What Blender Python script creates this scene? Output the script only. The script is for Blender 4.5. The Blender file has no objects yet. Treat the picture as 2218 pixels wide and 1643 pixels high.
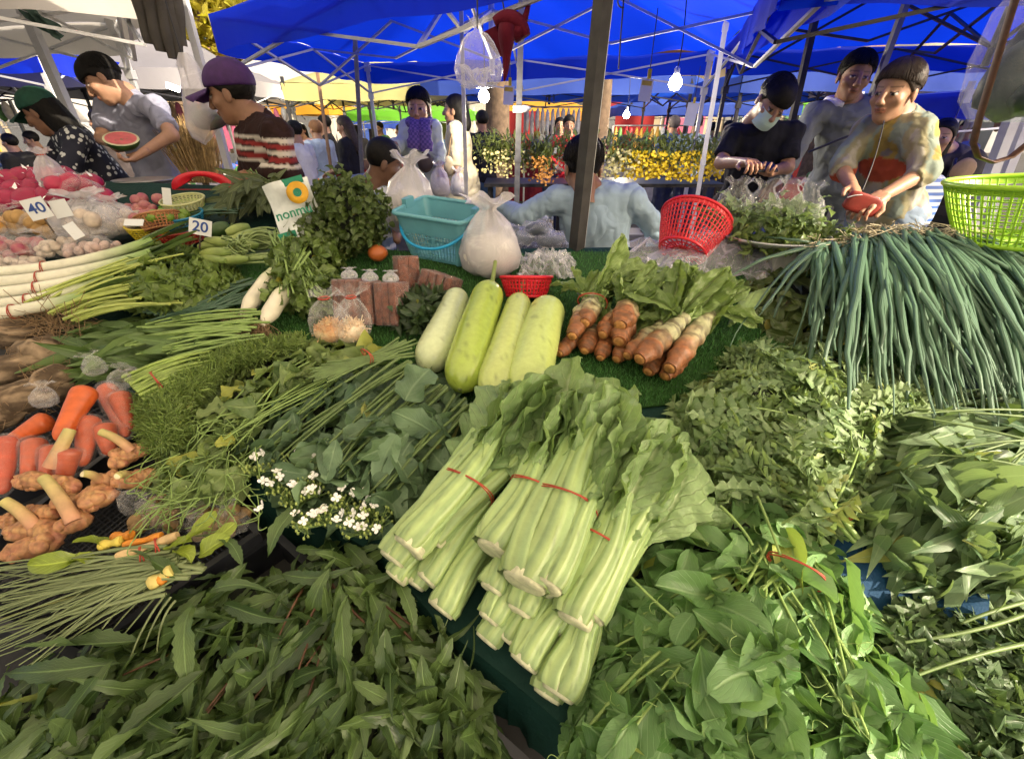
import bpy, math, random
import numpy as np
from mathutils import Matrix, Vector
random.seed(7); RNG = np.random.default_rng(11)
SC = bpy.context.scene
COL = SC.collection
# ---------------------------------------------------------------- camera
CAMZ = 1.40; PITCH = math.radians(30); FPX = 966.0; CX, CY = 1109.0, 821.5
cam = bpy.data.cameras.new('camera'); cam.sensor_width = 36; cam.sensor_fit = 'HORIZONTAL'
cam.lens = FPX/2218*36; cam.clip_start = .02; cam.clip_end = 600
camo = bpy.data.objects.new('camera', cam); COL.objects.link(camo)
camo.location = (0, 0, CAMZ); camo.rotation_euler = (math.pi/2-PITCH, 0, 0); SC.camera = camo
# ---------------------------------------------------------------- light
SUN_EL, SUN_AZ = math.radians(30), math.atan2(.88, -.50)      # azimuth from +y towards +x
w = bpy.data.worlds.new('World'); SC.world = w; w.use_nodes = True
nt = w.node_tree; bg = nt.nodes['Background']; sky = nt.nodes.new('ShaderNodeTexSky')
sky.sky_type = 'NISHITA'; sky.sun_disc = False; sky.sun_elevation = SUN_EL; sky.sun_rotation = SUN_AZ
sky.air_density = 1.0; sky.dust_density = 6.; sky.ozone_density = .3
nt.links.new(sky.outputs[0], bg.inputs[0]); bg.inputs[1].default_value = .15
sl = bpy.data.lights.new('sun', 'SUN'); sl.energy = 4.2; sl.angle = math.radians(.6); sl.color = (1, .86, .66)
so = bpy.data.objects.new('sun', sl); COL.objects.link(so)
sd = Vector((math.sin(SUN_AZ)*math.cos(SUN_EL), math.cos(SUN_AZ)*math.cos(SUN_EL), math.sin(SUN_EL)))
so.rotation_euler = sd.to_track_quat('Z', 'Y').to_euler(); so.location = sd*30
SC.view_settings.view_transform = 'Standard'; SC.view_settings.look = 'None'
SC.view_settings.gamma = 1; SC.view_settings.use_curve_mapping = False
SC.view_settings.exposure = 1.15
SC.cycles.max_bounces = 7; SC.cycles.transparent_max_bounces = 14; SC.cycles.diffuse_bounces = 4
SC.cycles.use_denoising = True
# ---------------------------------------------------------------- places: photo pixel + a known surface -> point
def ray(px, py):
    u = -(py-CY)/FPX
    return np.array([(px-CX)/FPX, math.cos(PITCH)+u*math.sin(PITCH), -math.sin(PITCH)+u*math.cos(PITCH)])
C0 = np.array([0, 0, CAMZ])
PA, PB = .464, .286                      # the stall top rises away from the camera: z = PA + PB*y
def P(px, py, lift=0.):                  # on the stall top, lifted
    d = ray(px, py); t = (CAMZ-PA-lift)/(PB*d[1]-d[2]); return C0+d*t
def Q(px, py, Y):                        # at forward distance Y
    d = ray(px, py); return C0+d*(Y/d[1])
def H(px, py, z):                        # at height z
    d = ray(px, py); return C0+d*((z-CAMZ)/d[2])
def lerp(a, b, t): return a+(b-a)*t
def nrm(v):
    v = np.asarray(v, float); return v/(np.linalg.norm(v)+1e-12)
def sstep(a, b, x):
    t = np.clip((x-a)/(b-a), 0, 1); return t*t*(3-2*t)
_dirs = RNG.normal(size=(40, 3)); _ph = RNG.uniform(0, 6.28, 40)
def noise(p, f=1., s=0):
    p = np.asarray(p, float); o = np.zeros(p.shape[:-1])
    for i in range(5):
        k = (i+s*5) % 40
        o += np.sin((p@_dirs[k])*f*(1+.35*i)+_ph[k]+s)/(1+.35*i)
    return o/2.4
# ---------------------------------------------------------------- mesh building
class MB:
    def __init__(s): s.v = []; s.f4 = []; s.f3 = []; s.uv = []; s.c = []; s.n = 0
    def add(s, v, f, uv=None, col=None):
        v = np.asarray(v, float).reshape(-1, 3); f = np.asarray(f, int)
        if len(f): (s.f4 if f.shape[1] == 4 else s.f3).append(f+s.n)
        s.v.append(v); s.uv.append(np.zeros((len(v), 2)) if uv is None else np.asarray(uv, float))
        c = np.ones((len(v), 3)) if col is None else np.broadcast_to(np.asarray(col, float), (len(v), 3))
        s.c.append(c); s.n += len(v); return s
    def mesh(s, name, smooth=True):
        v = np.concatenate(s.v); uv = np.concatenate(s.uv); c = np.concatenate(s.c)
        f4 = np.concatenate(s.f4) if s.f4 else np.zeros((0, 4), int)
        f3 = np.concatenate(s.f3) if s.f3 else np.zeros((0, 3), int)
        m = bpy.data.meshes.new(name); m.vertices.add(len(v)); m.vertices.foreach_set('co', v.ravel().astype(np.float32))
        L = np.concatenate([f4.ravel(), f3.ravel()]).astype(np.int32); m.loops.add(len(L)); m.loops.foreach_set('vertex_index', L)
        st = np.concatenate([np.arange(len(f4))*4, len(f4)*4+np.arange(len(f3))*3]).astype(np.int32)
        m.polygons.add(len(st)); m.polygons.foreach_set('loop_start', st)
        m.polygons.foreach_set('use_smooth', np.full(len(st), smooth))
        ul = m.uv_layers.new(name='UVMap'); ul.data.foreach_set('uv', uv[L].ravel().astype(np.float32))
        ca = m.color_attributes.new('Col', 'FLOAT_COLOR', 'POINT')
        ca.data.foreach_set('color', np.concatenate([c, np.ones((len(c), 1))], 1).ravel().astype(np.float32))
        m.update(calc_edges=True); m.validate(); return m
    def build(s, name, mat, parent=None, smooth=True, kind=None):
        return obj(name, s.mesh(name, smooth), mat, parent, kind=kind)
def obj(name, mesh, mat, parent=None, M=None, kind=None, link=True):
    o = bpy.data.objects.new(name, mesh)
    if mat is not None and mesh.materials.find(mat.name) < 0: mesh.materials.append(mat)
    COL.objects.link(o)
    if parent is not None:
        o.parent = parent
        if parent.type == 'EMPTY': o.matrix_parent_inverse = Matrix.Translation(-parent.location)
    if M is not None: o.matrix_basis = M
    if kind: o['kind'] = kind
    return o
def tag(o, label, cat, group=None):
    o['label'] = label; o['category'] = cat
    if group: o['group'] = group
    return o
def thing(name, label, cat, loc=(0, 0, 0), group=None):
    o = bpy.data.objects.new(name, None); COL.objects.link(o); o.location = Vector(loc); o.empty_display_size = .05
    return tag(o, label, cat, group)
def struct(o): o['kind'] = 'structure'; return o
def frame(d, up=(0, 0, 1)):
    d = nrm(d); x = np.cross(d, up)
    if np.linalg.norm(x) < 1e-4: x = np.cross(d, (1, 0, 0))
    x = nrm(x); return x, d, np.cross(x, d)      # right, along, up
def tube(mb, path, rad, n=8, cap=True, col=None, squash=1., up=(0, 0, 1)):
    path = np.asarray(path, float); k = len(path); rad = np.broadcast_to(np.asarray(rad, float), (k,))
    tan = np.gradient(path, axis=0); v = []; uv = []; x = None
    for i in range(k):
        d = nrm(tan[i])
        if x is None: x, _, z = frame(d, up)
        else: x = nrm(x-d*np.dot(x, d)); z = np.cross(x, d)
        a = np.arange(n)/n*2*math.pi
        v.append(path[i]+rad[i]*(np.cos(a)[:, None]*x+squash*np.sin(a)[:, None]*z))
        uv.append(np.stack([np.abs(np.arange(n)/n*2-1), np.full(n, i/(k-1))], 1))
    v = np.concatenate(v); uv = np.concatenate(uv)
    i = np.arange(k-1)[:, None]*n; j = np.arange(n)[None]; j2 = (j+1) % n
    f = np.stack([i+j, i+j2, i+n+j2, i+n+j], -1).reshape(-1, 4)
    if col is not None and np.ndim(col) == 2: cc = np.repeat(col, n, 0)
    else: cc = col
    mb.add(v, f, uv, cc)
    if cap:
        for e, r in ((0, path[0]), (k-1, path[-1])):
            ring = v[e*n:(e+1)*n]; vv = np.concatenate([ring, [r]])
            a = np.arange(n); b = (a+1) % n
            ff = np.stack([b, a, np.full(n, n)], 1) if e == 0 else np.stack([a, b, np.full(n, n)], 1)
            c1 = None if col is None else (cc[e*n] if np.ndim(cc) == 2 else cc)
            mb.add(vv, ff, None, c1)
    return mb
CUBE = np.array([[-1,-1,-1],[1,-1,-1],[1,1,-1],[-1,1,-1],[-1,-1,1],[1,-1,1],[1,1,1],[-1,1,1]])*.5
CF = np.array([[0,3,2,1],[4,5,6,7],[0,1,5,4],[1,2,6,5],[2,3,7,6],[3,0,4,7]])
def box(mb, c, size, R=None, col=None):
    v = CUBE*np.asarray(size)
    if R is not None: v = v@np.asarray(R).T
    v = v+np.asarray(c); vv = v[CF].reshape(-1, 3)      # split corners: hard edges
    mb.add(vv, np.arange(24).reshape(6, 4), np.tile([[0,0],[1,0],[1,1],[0,1]], (6, 1)), col); return mb
def beam(mb, a, b, w, h=None, up=(0, 0, 1), col=None):
    a = np.asarray(a, float); b = np.asarray(b, float); x, d, z = frame(b-a, up)
    return box(mb, (a+b)/2, (w, np.linalg.norm(b-a), h or w), np.stack([x, d, z], 1), col)
def lathe(mb, prof, n=24, c=(0, 0, 0), R=None, col=None, sx=1., sy=1.):
    prof = np.asarray(prof, float); k = len(prof); a = np.arange(n)/n*2*math.pi
    v = np.stack([prof[:, :1]*np.cos(a)*sx, prof[:, :1]*np.sin(a)*sy, np.repeat(prof[:, 1:2], n, 1)], -1).reshape(-1, 3)
    if R is not None: v = v@np.asarray(R).T
    i = np.arange(k-1)[:, None]*n; j = np.arange(n)[None]; j2 = (j+1) % n
    f = np.stack([i+j, i+j2, i+n+j2, i+n+j], -1).reshape(-1, 4)
    uv = np.stack([np.tile(np.arange(n)/n, k), np.repeat(np.arange(k)/(k-1), n)], 1)
    cc = np.repeat(col, n, 0) if col is not None and np.ndim(col) == 2 else col
    mb.add(v+np.asarray(c), f, uv, cc); return mb
def sheet(mb, fn, nu, nv, col=None):
    u, v = np.meshgrid(np.linspace(0, 1, nu+1), np.linspace(0, 1, nv+1), indexing='ij')
    p = np.array([fn(a, b) for a, b in zip(u.ravel(), v.ravel())])
    i = np.arange(nu)[:, None]*(nv+1); j = np.arange(nv)[None]
    f = np.stack([i+j, i+nv+1+j, i+nv+2+j, i+j+1], -1).reshape(-1, 4)
    mb.add(p, f, np.stack([u.ravel(), v.ravel()], 1), col); return mb
def lump(mb, c, r, R=None, amp=.08, fr=3., seed=0, nu=16, nv=10, col=None, colfn=None):
    th = np.linspace(0, math.pi, nv+1); ph = np.arange(nu)/nu*2*math.pi
    d = np.stack([np.sin(th)[:, None]*np.cos(ph), np.sin(th)[:, None]*np.sin(ph), np.repeat(np.cos(th)[:, None], nu, 1)], -1).reshape(-1, 3)
    v = d*(1+amp*noise(d, fr, seed))[:, None]*np.asarray(r)
    if R is not None: v = v@np.asarray(R).T
    i = np.arange(nv)[:, None]*nu; j = np.arange(nu)[None]; j2 = (j+1) % nu
    f = np.stack([i+j, i+nu+j, i+nu+j2, i+j2], -1).reshape(-1, 4)
    uv = np.stack([np.tile(np.arange(nu)/nu, nv+1), np.repeat(th/math.pi, nu)], 1)
    mb.add(v+np.asarray(c), f, uv, colfn(d, uv) if colfn else col); return mb
def rotx(a): c, s = math.cos(a), math.sin(a); return np.array([[1,0,0],[0,c,-s],[0,s,c]])
def roty(a): c, s = math.cos(a), math.sin(a); return np.array([[c,0,s],[0,1,0],[-s,0,c]])
def rotz(a): c, s = math.cos(a), math.sin(a); return np.array([[c,-s,0],[s,c,0],[0,0,1]])
def mat4(R, t, s=1.):
    M = np.eye(4); M[:3, :3] = np.asarray(R)*s; M[:3, 3] = t; return Matrix(M.tolist())
def bez(pts, n):
    pts = [np.asarray(p, float) for p in pts]; out = []
    for t in np.linspace(0, 1, n):
        q = pts
        while len(q) > 1: q = [lerp(a, b, t) for a, b in zip(q[:-1], q[1:])]
        out.append(q[0])
    return np.array(out)
# ---------------------------------------------------------------- implicit shapes -> mesh (surface nets)
def sd_cone(p, a, b, ra, rb):
    a = np.asarray(a, float); b = np.asarray(b, float); ab = b-a
    t = np.clip(((p-a)@ab)/(ab@ab+1e-12), 0, 1); return np.linalg.norm(p-a-t[:, None]*ab, axis=1)-(ra+(rb-ra)*t)
def sd_ell(p, c, r, R=None):
    q = p-np.asarray(c)
    if R is not None: q = q@np.asarray(R)
    r = np.asarray(r, float); k0 = np.linalg.norm(q/r, axis=1); k1 = np.linalg.norm(q/(r*r), axis=1)
    return k0*(k0-1)/(k1+1e-9)
def smin(a, b, k):
    h = np.clip(.5+.5*(b-a)/k, 0, 1); return b+(a-b)*h-k*h*(1-h)
def nets(fn, lo, hi, h):
    lo = np.asarray(lo, float); n = np.maximum(np.ceil((np.asarray(hi)-lo)/h).astype(int)+1, 3)
    g = np.stack(np.meshgrid(*[lo[i]+np.arange(n[i])*h for i in range(3)], indexing='ij'), -1)
    F = fn(g.reshape(-1, 3)).reshape(n); S = F < 0
    acc = np.zeros(tuple(n-1)+(3,)); cnt = np.zeros(tuple(n-1))
    for ax in range(3):
        o = [i for i in range(3) if i != ax]
        s0 = [slice(None)]*3; s1 = [slice(None)]*3; s0[ax] = slice(0, -1); s1[ax] = slice(1, None)
        A, B = F[tuple(s0)], F[tuple(s1)]; cr = (A < 0) != (B < 0)
        t = np.where(cr, A/np.where(cr, A-B, 1), 0)
        pt = g[tuple(s0)].copy(); pt[..., ax] += t*h
        for da in (0, 1):
            for db in (0, 1):
                s = [slice(None)]*3; s[o[0]] = slice(da, n[o[0]]-1+da); s[o[1]] = slice(db, n[o[1]]-1+db)
                c = cr[tuple(s)]; acc += np.where(c[..., None], pt[tuple(s)], 0); cnt += c
    m = cnt > 0; idx = np.full(m.shape, -1); idx[m] = np.arange(m.sum()); v = acc[m]/cnt[m][:, None]; fs = []
    for ax in range(3):
        o = [(ax+1) % 3, (ax+2) % 3]
        s0 = [slice(1, -1)]*3; s1 = [slice(1, -1)]*3; s0[ax] = slice(0, -1); s1[ax] = slice(1, None)
        A, B = S[tuple(s0)], S[tuple(s1)]
        for flip, c in ((0, A & ~B), (1, ~A & B)):
            i = np.argwhere(c)
            if not len(i): continue
            i[:, o[0]] += 1; i[:, o[1]] += 1; q = []
            for d0, d1 in ((-1, -1), (0, -1), (0, 0), (-1, 0)):
                j = i.copy(); j[:, o[0]] += d0; j[:, o[1]] += d1; q.append(idx[j[:, 0], j[:, 1], j[:, 2]])
            q = np.stack(q, 1); q = q[:, ::-1] if flip else q; fs.append(q[(q >= 0).all(1)])
    return v, np.concatenate(fs) if fs else np.zeros((0, 4), int)
# ---------------------------------------------------------------- materials
def mat(name):
    m = bpy.data.materials.new(name); m.use_nodes = True; t = m.node_tree
    return m, t, t.nodes['Principled BSDF'], t.nodes['Material Output']
def N(t, typ, **kw):
    n = t.nodes.new('ShaderNode'+typ)
    for k, v in kw.items():
        if k in n.inputs: n.inputs[k].default_value = v
        else: setattr(n, k, v)
    return n
def rgba(c): return (c[0], c[1], c[2], 1)
def mixc(t, fac, a, b, mode='MIX'):
    n = t.nodes.new('ShaderNodeMix'); n.data_type = 'RGBA'; n.blend_type = mode
    for i, s in ((0, fac), (6, a), (7, b)):
        if hasattr(s, 'node'): t.links.new(s, n.inputs[i])
        elif i: n.inputs[i].default_value = rgba(s)
        else: n.inputs[0].default_value = s
    return n.outputs[2]
def math_(t, op, a, b=0., c=None):
    n = t.nodes.new('ShaderNodeMath'); n.operation = op
    for i, s in enumerate((a, b) if c is None else (a, b, c)):
        if hasattr(s, 'node'): t.links.new(s, n.inputs[i])
        else: n.inputs[i].default_value = s
    return n.outputs[0]
def bump(t, p, src, dist=.002, st=.5):
    b = N(t, 'Bump', Distance=dist, Strength=st); t.links.new(src, b.inputs['Height']); t.links.new(b.outputs[0], p.inputs['Normal'])
def noisef(t, scale, detail=3., coord='Object', rough=.55):
    tc = t.nodes.new('ShaderNodeTexCoord'); n = N(t, 'TexNoise', Scale=scale, Detail=detail, Roughness=rough)
    t.links.new(tc.outputs[coord], n.inputs['Vector']); return n.outputs['Fac']
def ramp(t, src, a, b):
    n = t.nodes.new('ShaderNodeMapRange'); n.inputs[1].default_value = a; n.inputs[2].default_value = b; t.links.new(src, n.inputs[0]); return n.outputs[0]
def plain(name, c, rough=.6, metal=0., var=.18, scale=18., bmp=.0015, c2=None, spec=.4):
    m, t, p, o = mat(name); f = noisef(t, scale, 4)
    c2 = c2 or tuple(x*(1-var*1.6) for x in c)
    t.links.new(mixc(t, ramp(t, f, .35, .7), c, c2), p.inputs['Base Color'])
    p.inputs['Roughness'].default_value = rough; p.inputs['Metallic'].default_value = metal; p.inputs['Specular IOR Level'].default_value = spec
    if bmp: bump(t, p, noisef(t, scale*4, 3), bmp, .5)
    return m
def vcol(name, rough=.6, scale=40., var=.25, bmp=.002, spec=.4, sss=0.):
    m, t, p, o = mat(name); a = t.nodes.new('ShaderNodeVertexColor'); a.layer_name = 'Col'
    f = ramp(t, noisef(t, scale, 4), .3, .72); g = math_(t, 'MULTIPLY_ADD', f, var*1.7, 1-var)
    n = t.nodes.new('ShaderNodeVectorMath'); n.operation = 'SCALE'; t.links.new(a.outputs[0], n.inputs[0]); t.links.new(g, n.inputs['Scale'])
    t.links.new(n.outputs[0], p.inputs['Base Color']); p.inputs['Roughness'].default_value = rough; p.inputs['Specular IOR Level'].default_value = spec
    if sss: p.inputs['Subsurface Weight'].default_value = sss; p.inputs['Subsurface Radius'].default_value = (.01, .005, .003)
    if bmp: bump(t, p, noisef(t, scale*2.5, 3), bmp, .5)
    return m
def leafmat(name, a, b, vein=None, rough=.36, transl=.24, veins=9., spec=.5, yellow=.015, bmp=.0016, veinf=.55):
    """leaf blade: two greens picked per leaf, mottled, with midrib and side veins from the blade's own uv"""
    m, t, p, o = mat(name); vein = vein or tuple(min(1, x*1.9+.03) for x in a)
    oi = t.nodes.new('ShaderNodeObjectInfo'); ge = t.nodes.new('ShaderNodeNewGeometry')
    r = math_(t, 'FRACT', math_(t, 'ADD', oi.outputs['Random'], ge.outputs['Random Per Island']))
    base = mixc(t, r, a, b)
    mot = ramp(t, noisef(t, 55, 4), .35, .7); base = mixc(t, math_(t, 'MULTIPLY', mot, .45), base, tuple(x*.4 for x in a))
    yl = math_(t, 'GREATER_THAN', math_(t, 'FRACT', math_(t, 'MULTIPLY', r, 7.31)), 1-yellow)
    base = mixc(t, math_(t, 'MULTIPLY', yl, .55), base, (min(.5, a[0]*2.6+.1), min(.5, a[1]*1.5+.08), a[2]*.7))
    uv = t.nodes.new('ShaderNodeUVMap'); sx = t.nodes.new('ShaderNodeSeparateXYZ'); t.links.new(uv.outputs[0], sx.inputs[0])
    au = math_(t, 'ABSOLUTE', math_(t, 'SUBTRACT', sx.outputs[0], .5))
    mid = ramp(t, au, .055, .015)
    sv = math_(t, 'PINGPONG', math_(t, 'SUBTRACT', math_(t, 'MULTIPLY', sx.outputs[1], veins), math_(t, 'MULTIPLY', au, veins*.75)), .5)
    side = math_(t, 'MULTIPLY', ramp(t, sv, .09, .0), .5)
    vv = math_(t, 'MAXIMUM', mid, side)
    base = mixc(t, math_(t, 'MULTIPLY', vv, veinf), base, vein)
    back = mixc(t, .45, base, tuple(min(1, x*1.25+.05) for x in a))
    base = mixc(t, ge.outputs['Backfacing'], base, back)
    t.links.new(base, p.inputs['Base Color']); p.inputs['Roughness'].default_value = rough; p.inputs['Specular IOR Level'].default_value = spec
    bump(t, p, math_(t, 'SUBTRACT', math_(t, 'MULTIPLY', noisef(t, 90, 3), .6), vv), bmp, .6)
    tr = N(t, 'BsdfTranslucent'); t.links.new(mixc(t, .5, base, (a[0]*1.5+.03, a[1]*1.5+.03, a[2]*.4)), tr.inputs[0])
    mx = N(t, 'MixShader', Fac=transl); t.links.new(p.outputs[0], mx.inputs[1]); t.links.new(tr.outputs[0], mx.inputs[2])
    t.links.new(mx.outputs[0], o.inputs[0]); return m
def film(name, tint=(1, 1, 1), haze=.12, scale=22., rough=.12, bmp=.012, edge=.5, crease=.22):
    """clear or milky plastic film: mostly see-through, creased, glossy"""
    m, t, p, o = mat(name); p.inputs['Base Color'].default_value = rgba(tint); p.inputs['Roughness'].default_value = rough
    p.inputs['Specular IOR Level'].default_value = .9
    tc = t.nodes.new('ShaderNodeTexCoord'); v = N(t, 'TexNoise', Scale=scale, Detail=5, Roughness=.65, Distortion=1.2); t.links.new(tc.outputs['Object'], v.inputs['Vector'])
    b = N(t, 'Bump', Distance=bmp, Strength=1); t.links.new(v.outputs['Fac'], b.inputs['Height']); t.links.new(b.outputs[0], p.inputs['Normal'])
    lw = N(t, 'LayerWeight', Blend=.35); t.links.new(b.outputs[0], lw.inputs['Normal'])
    tr = N(t, 'BsdfTransparent'); tr.inputs[0].default_value = rgba(tuple(.55+.45*x for x in tint))
    cr = ramp(t, v.outputs['Fac'], .56, .72)
    f = math_(t, 'ADD', math_(t, 'MULTIPLY_ADD', lw.outputs['Facing'], edge, haze), math_(t, 'MULTIPLY', cr, crease))
    f = math_(t, 'MINIMUM', f, .96)
    mx = N(t, 'MixShader'); t.links.new(f, mx.inputs[0]); t.links.new(tr.outputs[0], mx.inputs[1]); t.links.new(p.outputs[0], mx.inputs[2])
    t.links.new(mx.outputs[0], o.inputs[0]); return m
def clothmat(name):
    m, t, p, o = mat(name); a = t.nodes.new('ShaderNodeVertexColor'); a.layer_name = 'Col'; f = ramp(t, noisef(t, 9, 4), .3, .75); g = math_(t, 'MULTIPLY_ADD', f, .3, .82)
    n = t.nodes.new('ShaderNodeVectorMath'); n.operation = 'SCALE'; t.links.new(a.outputs[0], n.inputs[0]); t.links.new(g, n.inputs['Scale']); t.links.new(n.outputs[0], p.inputs['Base Color']); p.inputs['Roughness'].default_value = .85; p.inputs['Specular IOR Level'].default_value = .2
    tc = t.nodes.new('ShaderNodeTexCoord'); nz = N(t, 'TexNoise', Scale=8., Detail=1.5, Distortion=.7); t.links.new(tc.outputs['Object'], nz.inputs['Vector']); rd = math_(t, 'ABSOLUTE', math_(t, 'SUBTRACT', nz.outputs['Fac'], .5))
    b = N(t, 'Bump', Distance=.05, Strength=.8); t.links.new(math_(t, 'POWER', rd, 1.15), b.inputs['Height']); b2 = N(t, 'Bump', Distance=.002, Strength=.4); t.links.new(noisef(t, 300, 2), b2.inputs['Height']); t.links.new(b.outputs[0], b2.inputs['Normal']); t.links.new(b2.outputs[0], p.inputs['Normal']); return m
def fabric(name, c, transl=.35, rough=.8, tcol=None, fold=0., scale=3., var=.12):
    """tent cloth or thin cloth: lets part of the daylight through"""
    m, t, p, o = mat(name); f = noisef(t, scale, 4); base = mixc(t, ramp(t, f, .3, .75), c, tuple(x*(1-var*1.5) for x in c))
    t.links.new(base, p.inputs['Base Color']); p.inputs['Roughness'].default_value = rough; p.inputs['Specular IOR Level'].default_value = .25
    bump(t, p, noisef(t, scale*5, 3), .01, .35)
    tr = N(t, 'BsdfTranslucent'); tr.inputs[0].default_value = rgba(tcol or c)
    mx = N(t, 'MixShader', Fac=transl); t.links.new(p.outputs[0], mx.inputs[1]); t.links.new(tr.outputs[0], mx.inputs[2]); t.links.new(mx.outputs[0], o.inputs[0])
    return m
def emit(name, c, s):
    m, t, p, o = mat(name); p.inputs['Base Color'].default_value = rgba(c); p.inputs['Emission Color'].default_value = rgba(c); p.inputs['Emission Strength'].default_value = s; return m
def rubber_ring(parent, c, d, rx, rz, up=(0, 0, 1), turns=2, rad=.0014):
    x, dd, z = frame(d, up); mb = MB()
    for k in range(turns):
        a = np.linspace(0, 2*math.pi, 25); off = (k-.5*(turns-1))*.004
        p = np.asarray(c)+np.cos(a)[:, None]*x*rx+np.sin(a)[:, None]*z*rz+dd*(off+np.sin(a*2+k)*.003)[:, None]
        tube(mb, p, rad, 5, False)
    return mb.build('rubber_band', M_RUB, parent)
M_RUB = plain('rubber_red', (.42, .06, .03), .5, bmp=0)
# ================================================================ the setting
def ngon(name, pts, mt, parent=None, thick=0., kind=None):
    import bmesh
    bm = bmesh.new(); vs = [bm.verts.new(p) for p in pts]; f = bm.faces.new(vs)
    if f.normal.z < 0: f.normal_flip()
    if thick:
        r = bmesh.ops.extrude_face_region(bm, geom=[f])
        bmesh.ops.translate(bm, verts=[g for g in r['geom'] if isinstance(g, bmesh.types.BMVert)], vec=(0, 0, -thick))
    bmesh.ops.triangulate(bm, faces=bm.faces[:]); bmesh.ops.recalc_face_normals(bm, faces=bm.faces[:])
    m = bpy.data.meshes.new(name); bm.to_mesh(m); bm.free(); return obj(name, m, mt, parent, kind=kind)
M_GRD = plain('asphalt_dusty', (.075, .068, .06), .85, scale=3., var=.3, bmp=.004)
mb = MB(); sheet(mb, lambda u, v: (lerp(-220, 220, u), lerp(-60, 320, v), 0), 8, 8)
struct(mb.build('ground', M_GRD))
M_ALU = plain('aluminium_pole', (.62, .63, .64), .38, .6, var=.1, bmp=.0004)
M_WHT = plain('white_painted_steel', (.5, .51, .54), .4, 0, var=.08, bmp=.0005)
M_BLK = plain('black_painted_steel', (.03, .03, .035), .42, .2, var=.2, bmp=.0005)
M_GRY = plain('grey_steel', (.2, .2, .2), .5, .4, var=.2, bmp=.0005)
M_PLAS_BLK = plain('black_plastic', (.025, .025, .028), .45, bmp=.0006)
def cloth_mats():
    return dict(
        blue=fabric('blue_tent_cloth', (.005, .024, .42), .45, .7, (.003, .042, .78), scale=2.),
        blue2=fabric('faded_blue_tent_cloth', (.05, .1, .42), .3, .75, (.02, .12, .85), scale=2.),
        white=fabric('white_tent_cloth', (.78, .76, .72), .5, .8, (.9, .86, .78), scale=2.),
        grey=fabric('grey_tent_cloth', (.17, .165, .18), .04, .8, (.4, .4, .42), scale=2.),
        offwhite=fabric('offwhite_tent_cloth', (.5, .48, .45), .14, .8, (.6, .56, .5), scale=2.),
        cream=fabric('cream_tent_cloth', (.72, .62, .42), .4, .8, (.9, .72, .4), scale=2.),
        olive=fabric('olive_yellow_tent_cloth', (.5, .46, .2), .3, .8, (.7, .6, .2), scale=2.),
        green=fabric('green_tent_cloth', (.2, .5, .06), .5, .8, (.35, .85, .1), scale=2.),
        orange=fabric('yellow_orange_tent_cloth', (.75, .4, .05), .5, .8, (1., .55, .08), scale=2.),
        red=fabric('red_cloth', (.35, .03, .03), .35, .8, scale=2.))
TC = cloth_mats()
def tent(label, cs, ze, za, cloth, fr, legs=(1, 1, 1, 1), val=.2, bars=2, legw=.035, name='market_tent', cat='tent', group='market tents', hub=True, n=14):
    cs = [np.array([c[0], c[1]], float) for c in cs]; ctr = sum(cs)/4
    t = thing(name, label, cat, (ctr[0], ctr[1], 0), group)
    def bil(u, v): return lerp(lerp(cs[0], cs[3], u), lerp(cs[1], cs[2], u), v)
    sd_ = random.randint(0, 7)
    def roof(u, v):
        p = bil(u, v); a = max(abs(u*2-1), abs(v*2-1)); k = 1-a
        z = ze+(za-ze)*k-.05*math.sin(math.pi*min(1, k*1.2))
        z += .02*noise(np.array([p[0], p[1], 0.]), 2.6, sd_)+.008*noise(np.array([p[0], p[1], 0.]), 8, sd_)+.012*math.sin((u if abs(v-.5) > abs(u-.5) else v)*44)*max(0, a-.72)
        return (p[0], p[1], z)
    mb = MB(); sheet(mb, roof, n*2, n*2); mb.build('canopy', cloth, t)
    mb = MB()
    for i in range(4):
        a, b = cs[i], cs[(i+1) % 4]; o = nrm((a+b)/2-ctr)*.012
        def vf(u, v, a=a, b=b, o=o):
            p = lerp(a, b, u)+o*(1+v*1.2*math.sin(u*37)); return (p[0], p[1], ze+.004-val*v*(1+.06*math.sin(u*19)))
        sheet(mb, vf, 26, 2)
    mb.build('valance', cloth, t)
    if bars:
        def bar(a, b, w_=.02): beam(q := MB(), a, b, w_, w_*.75); q.build('frame_bar', fr, t, False)
        zt, zl = ze-.02, ze-.3
        for i in range(4):
            a, b = lerp(cs[i], ctr, .015), lerp(cs[(i+1) % 4], ctr, .015); k = bars
            for j in range(k):
                s, e = lerp(a, b, j/k), lerp(a, b, (j+1)/k)
                bar((*s, zt), (*e, zl)); bar((*s, zl), (*e, zt))
            m_ = (a+b)/2; zc = ze+.12
            if hub:
                q1 = lerp(m_, ctr, .5)
                bar((*m_, zt), (*q1, zc-.25)); bar((*m_, zl), (*q1, zc)); bar((*q1, zc-.25), (*ctr, zc)); bar((*q1, zc), (*ctr, zc-.3))
        if hub:
            q = MB(); tube(q, [(*ctr, zc-.4), (*ctr, za-.03)], .022, 8); q.build('centre_post', fr, t)
    for i in range(4):
        if legs[i]:
            p = lerp(cs[i], ctr, .015); q = MB(); box(q, (p[0], p[1], ze/2+.05), (legw, legw, ze+.06)); box(q, (p[0], p[1], .01), (legw*2.4, legw*2.4, .02)); box(q, (p[0], p[1], ze-.03), (legw*1.7, legw*1.7, .1)); box(q, (p[0], p[1], ze-.33), (legw*1.6, legw*1.6, .06))
            q.build('leg', fr, t, False)
    return t
hxy = lambda px, py, z: tuple(H(px, py, z)[:2])
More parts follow.
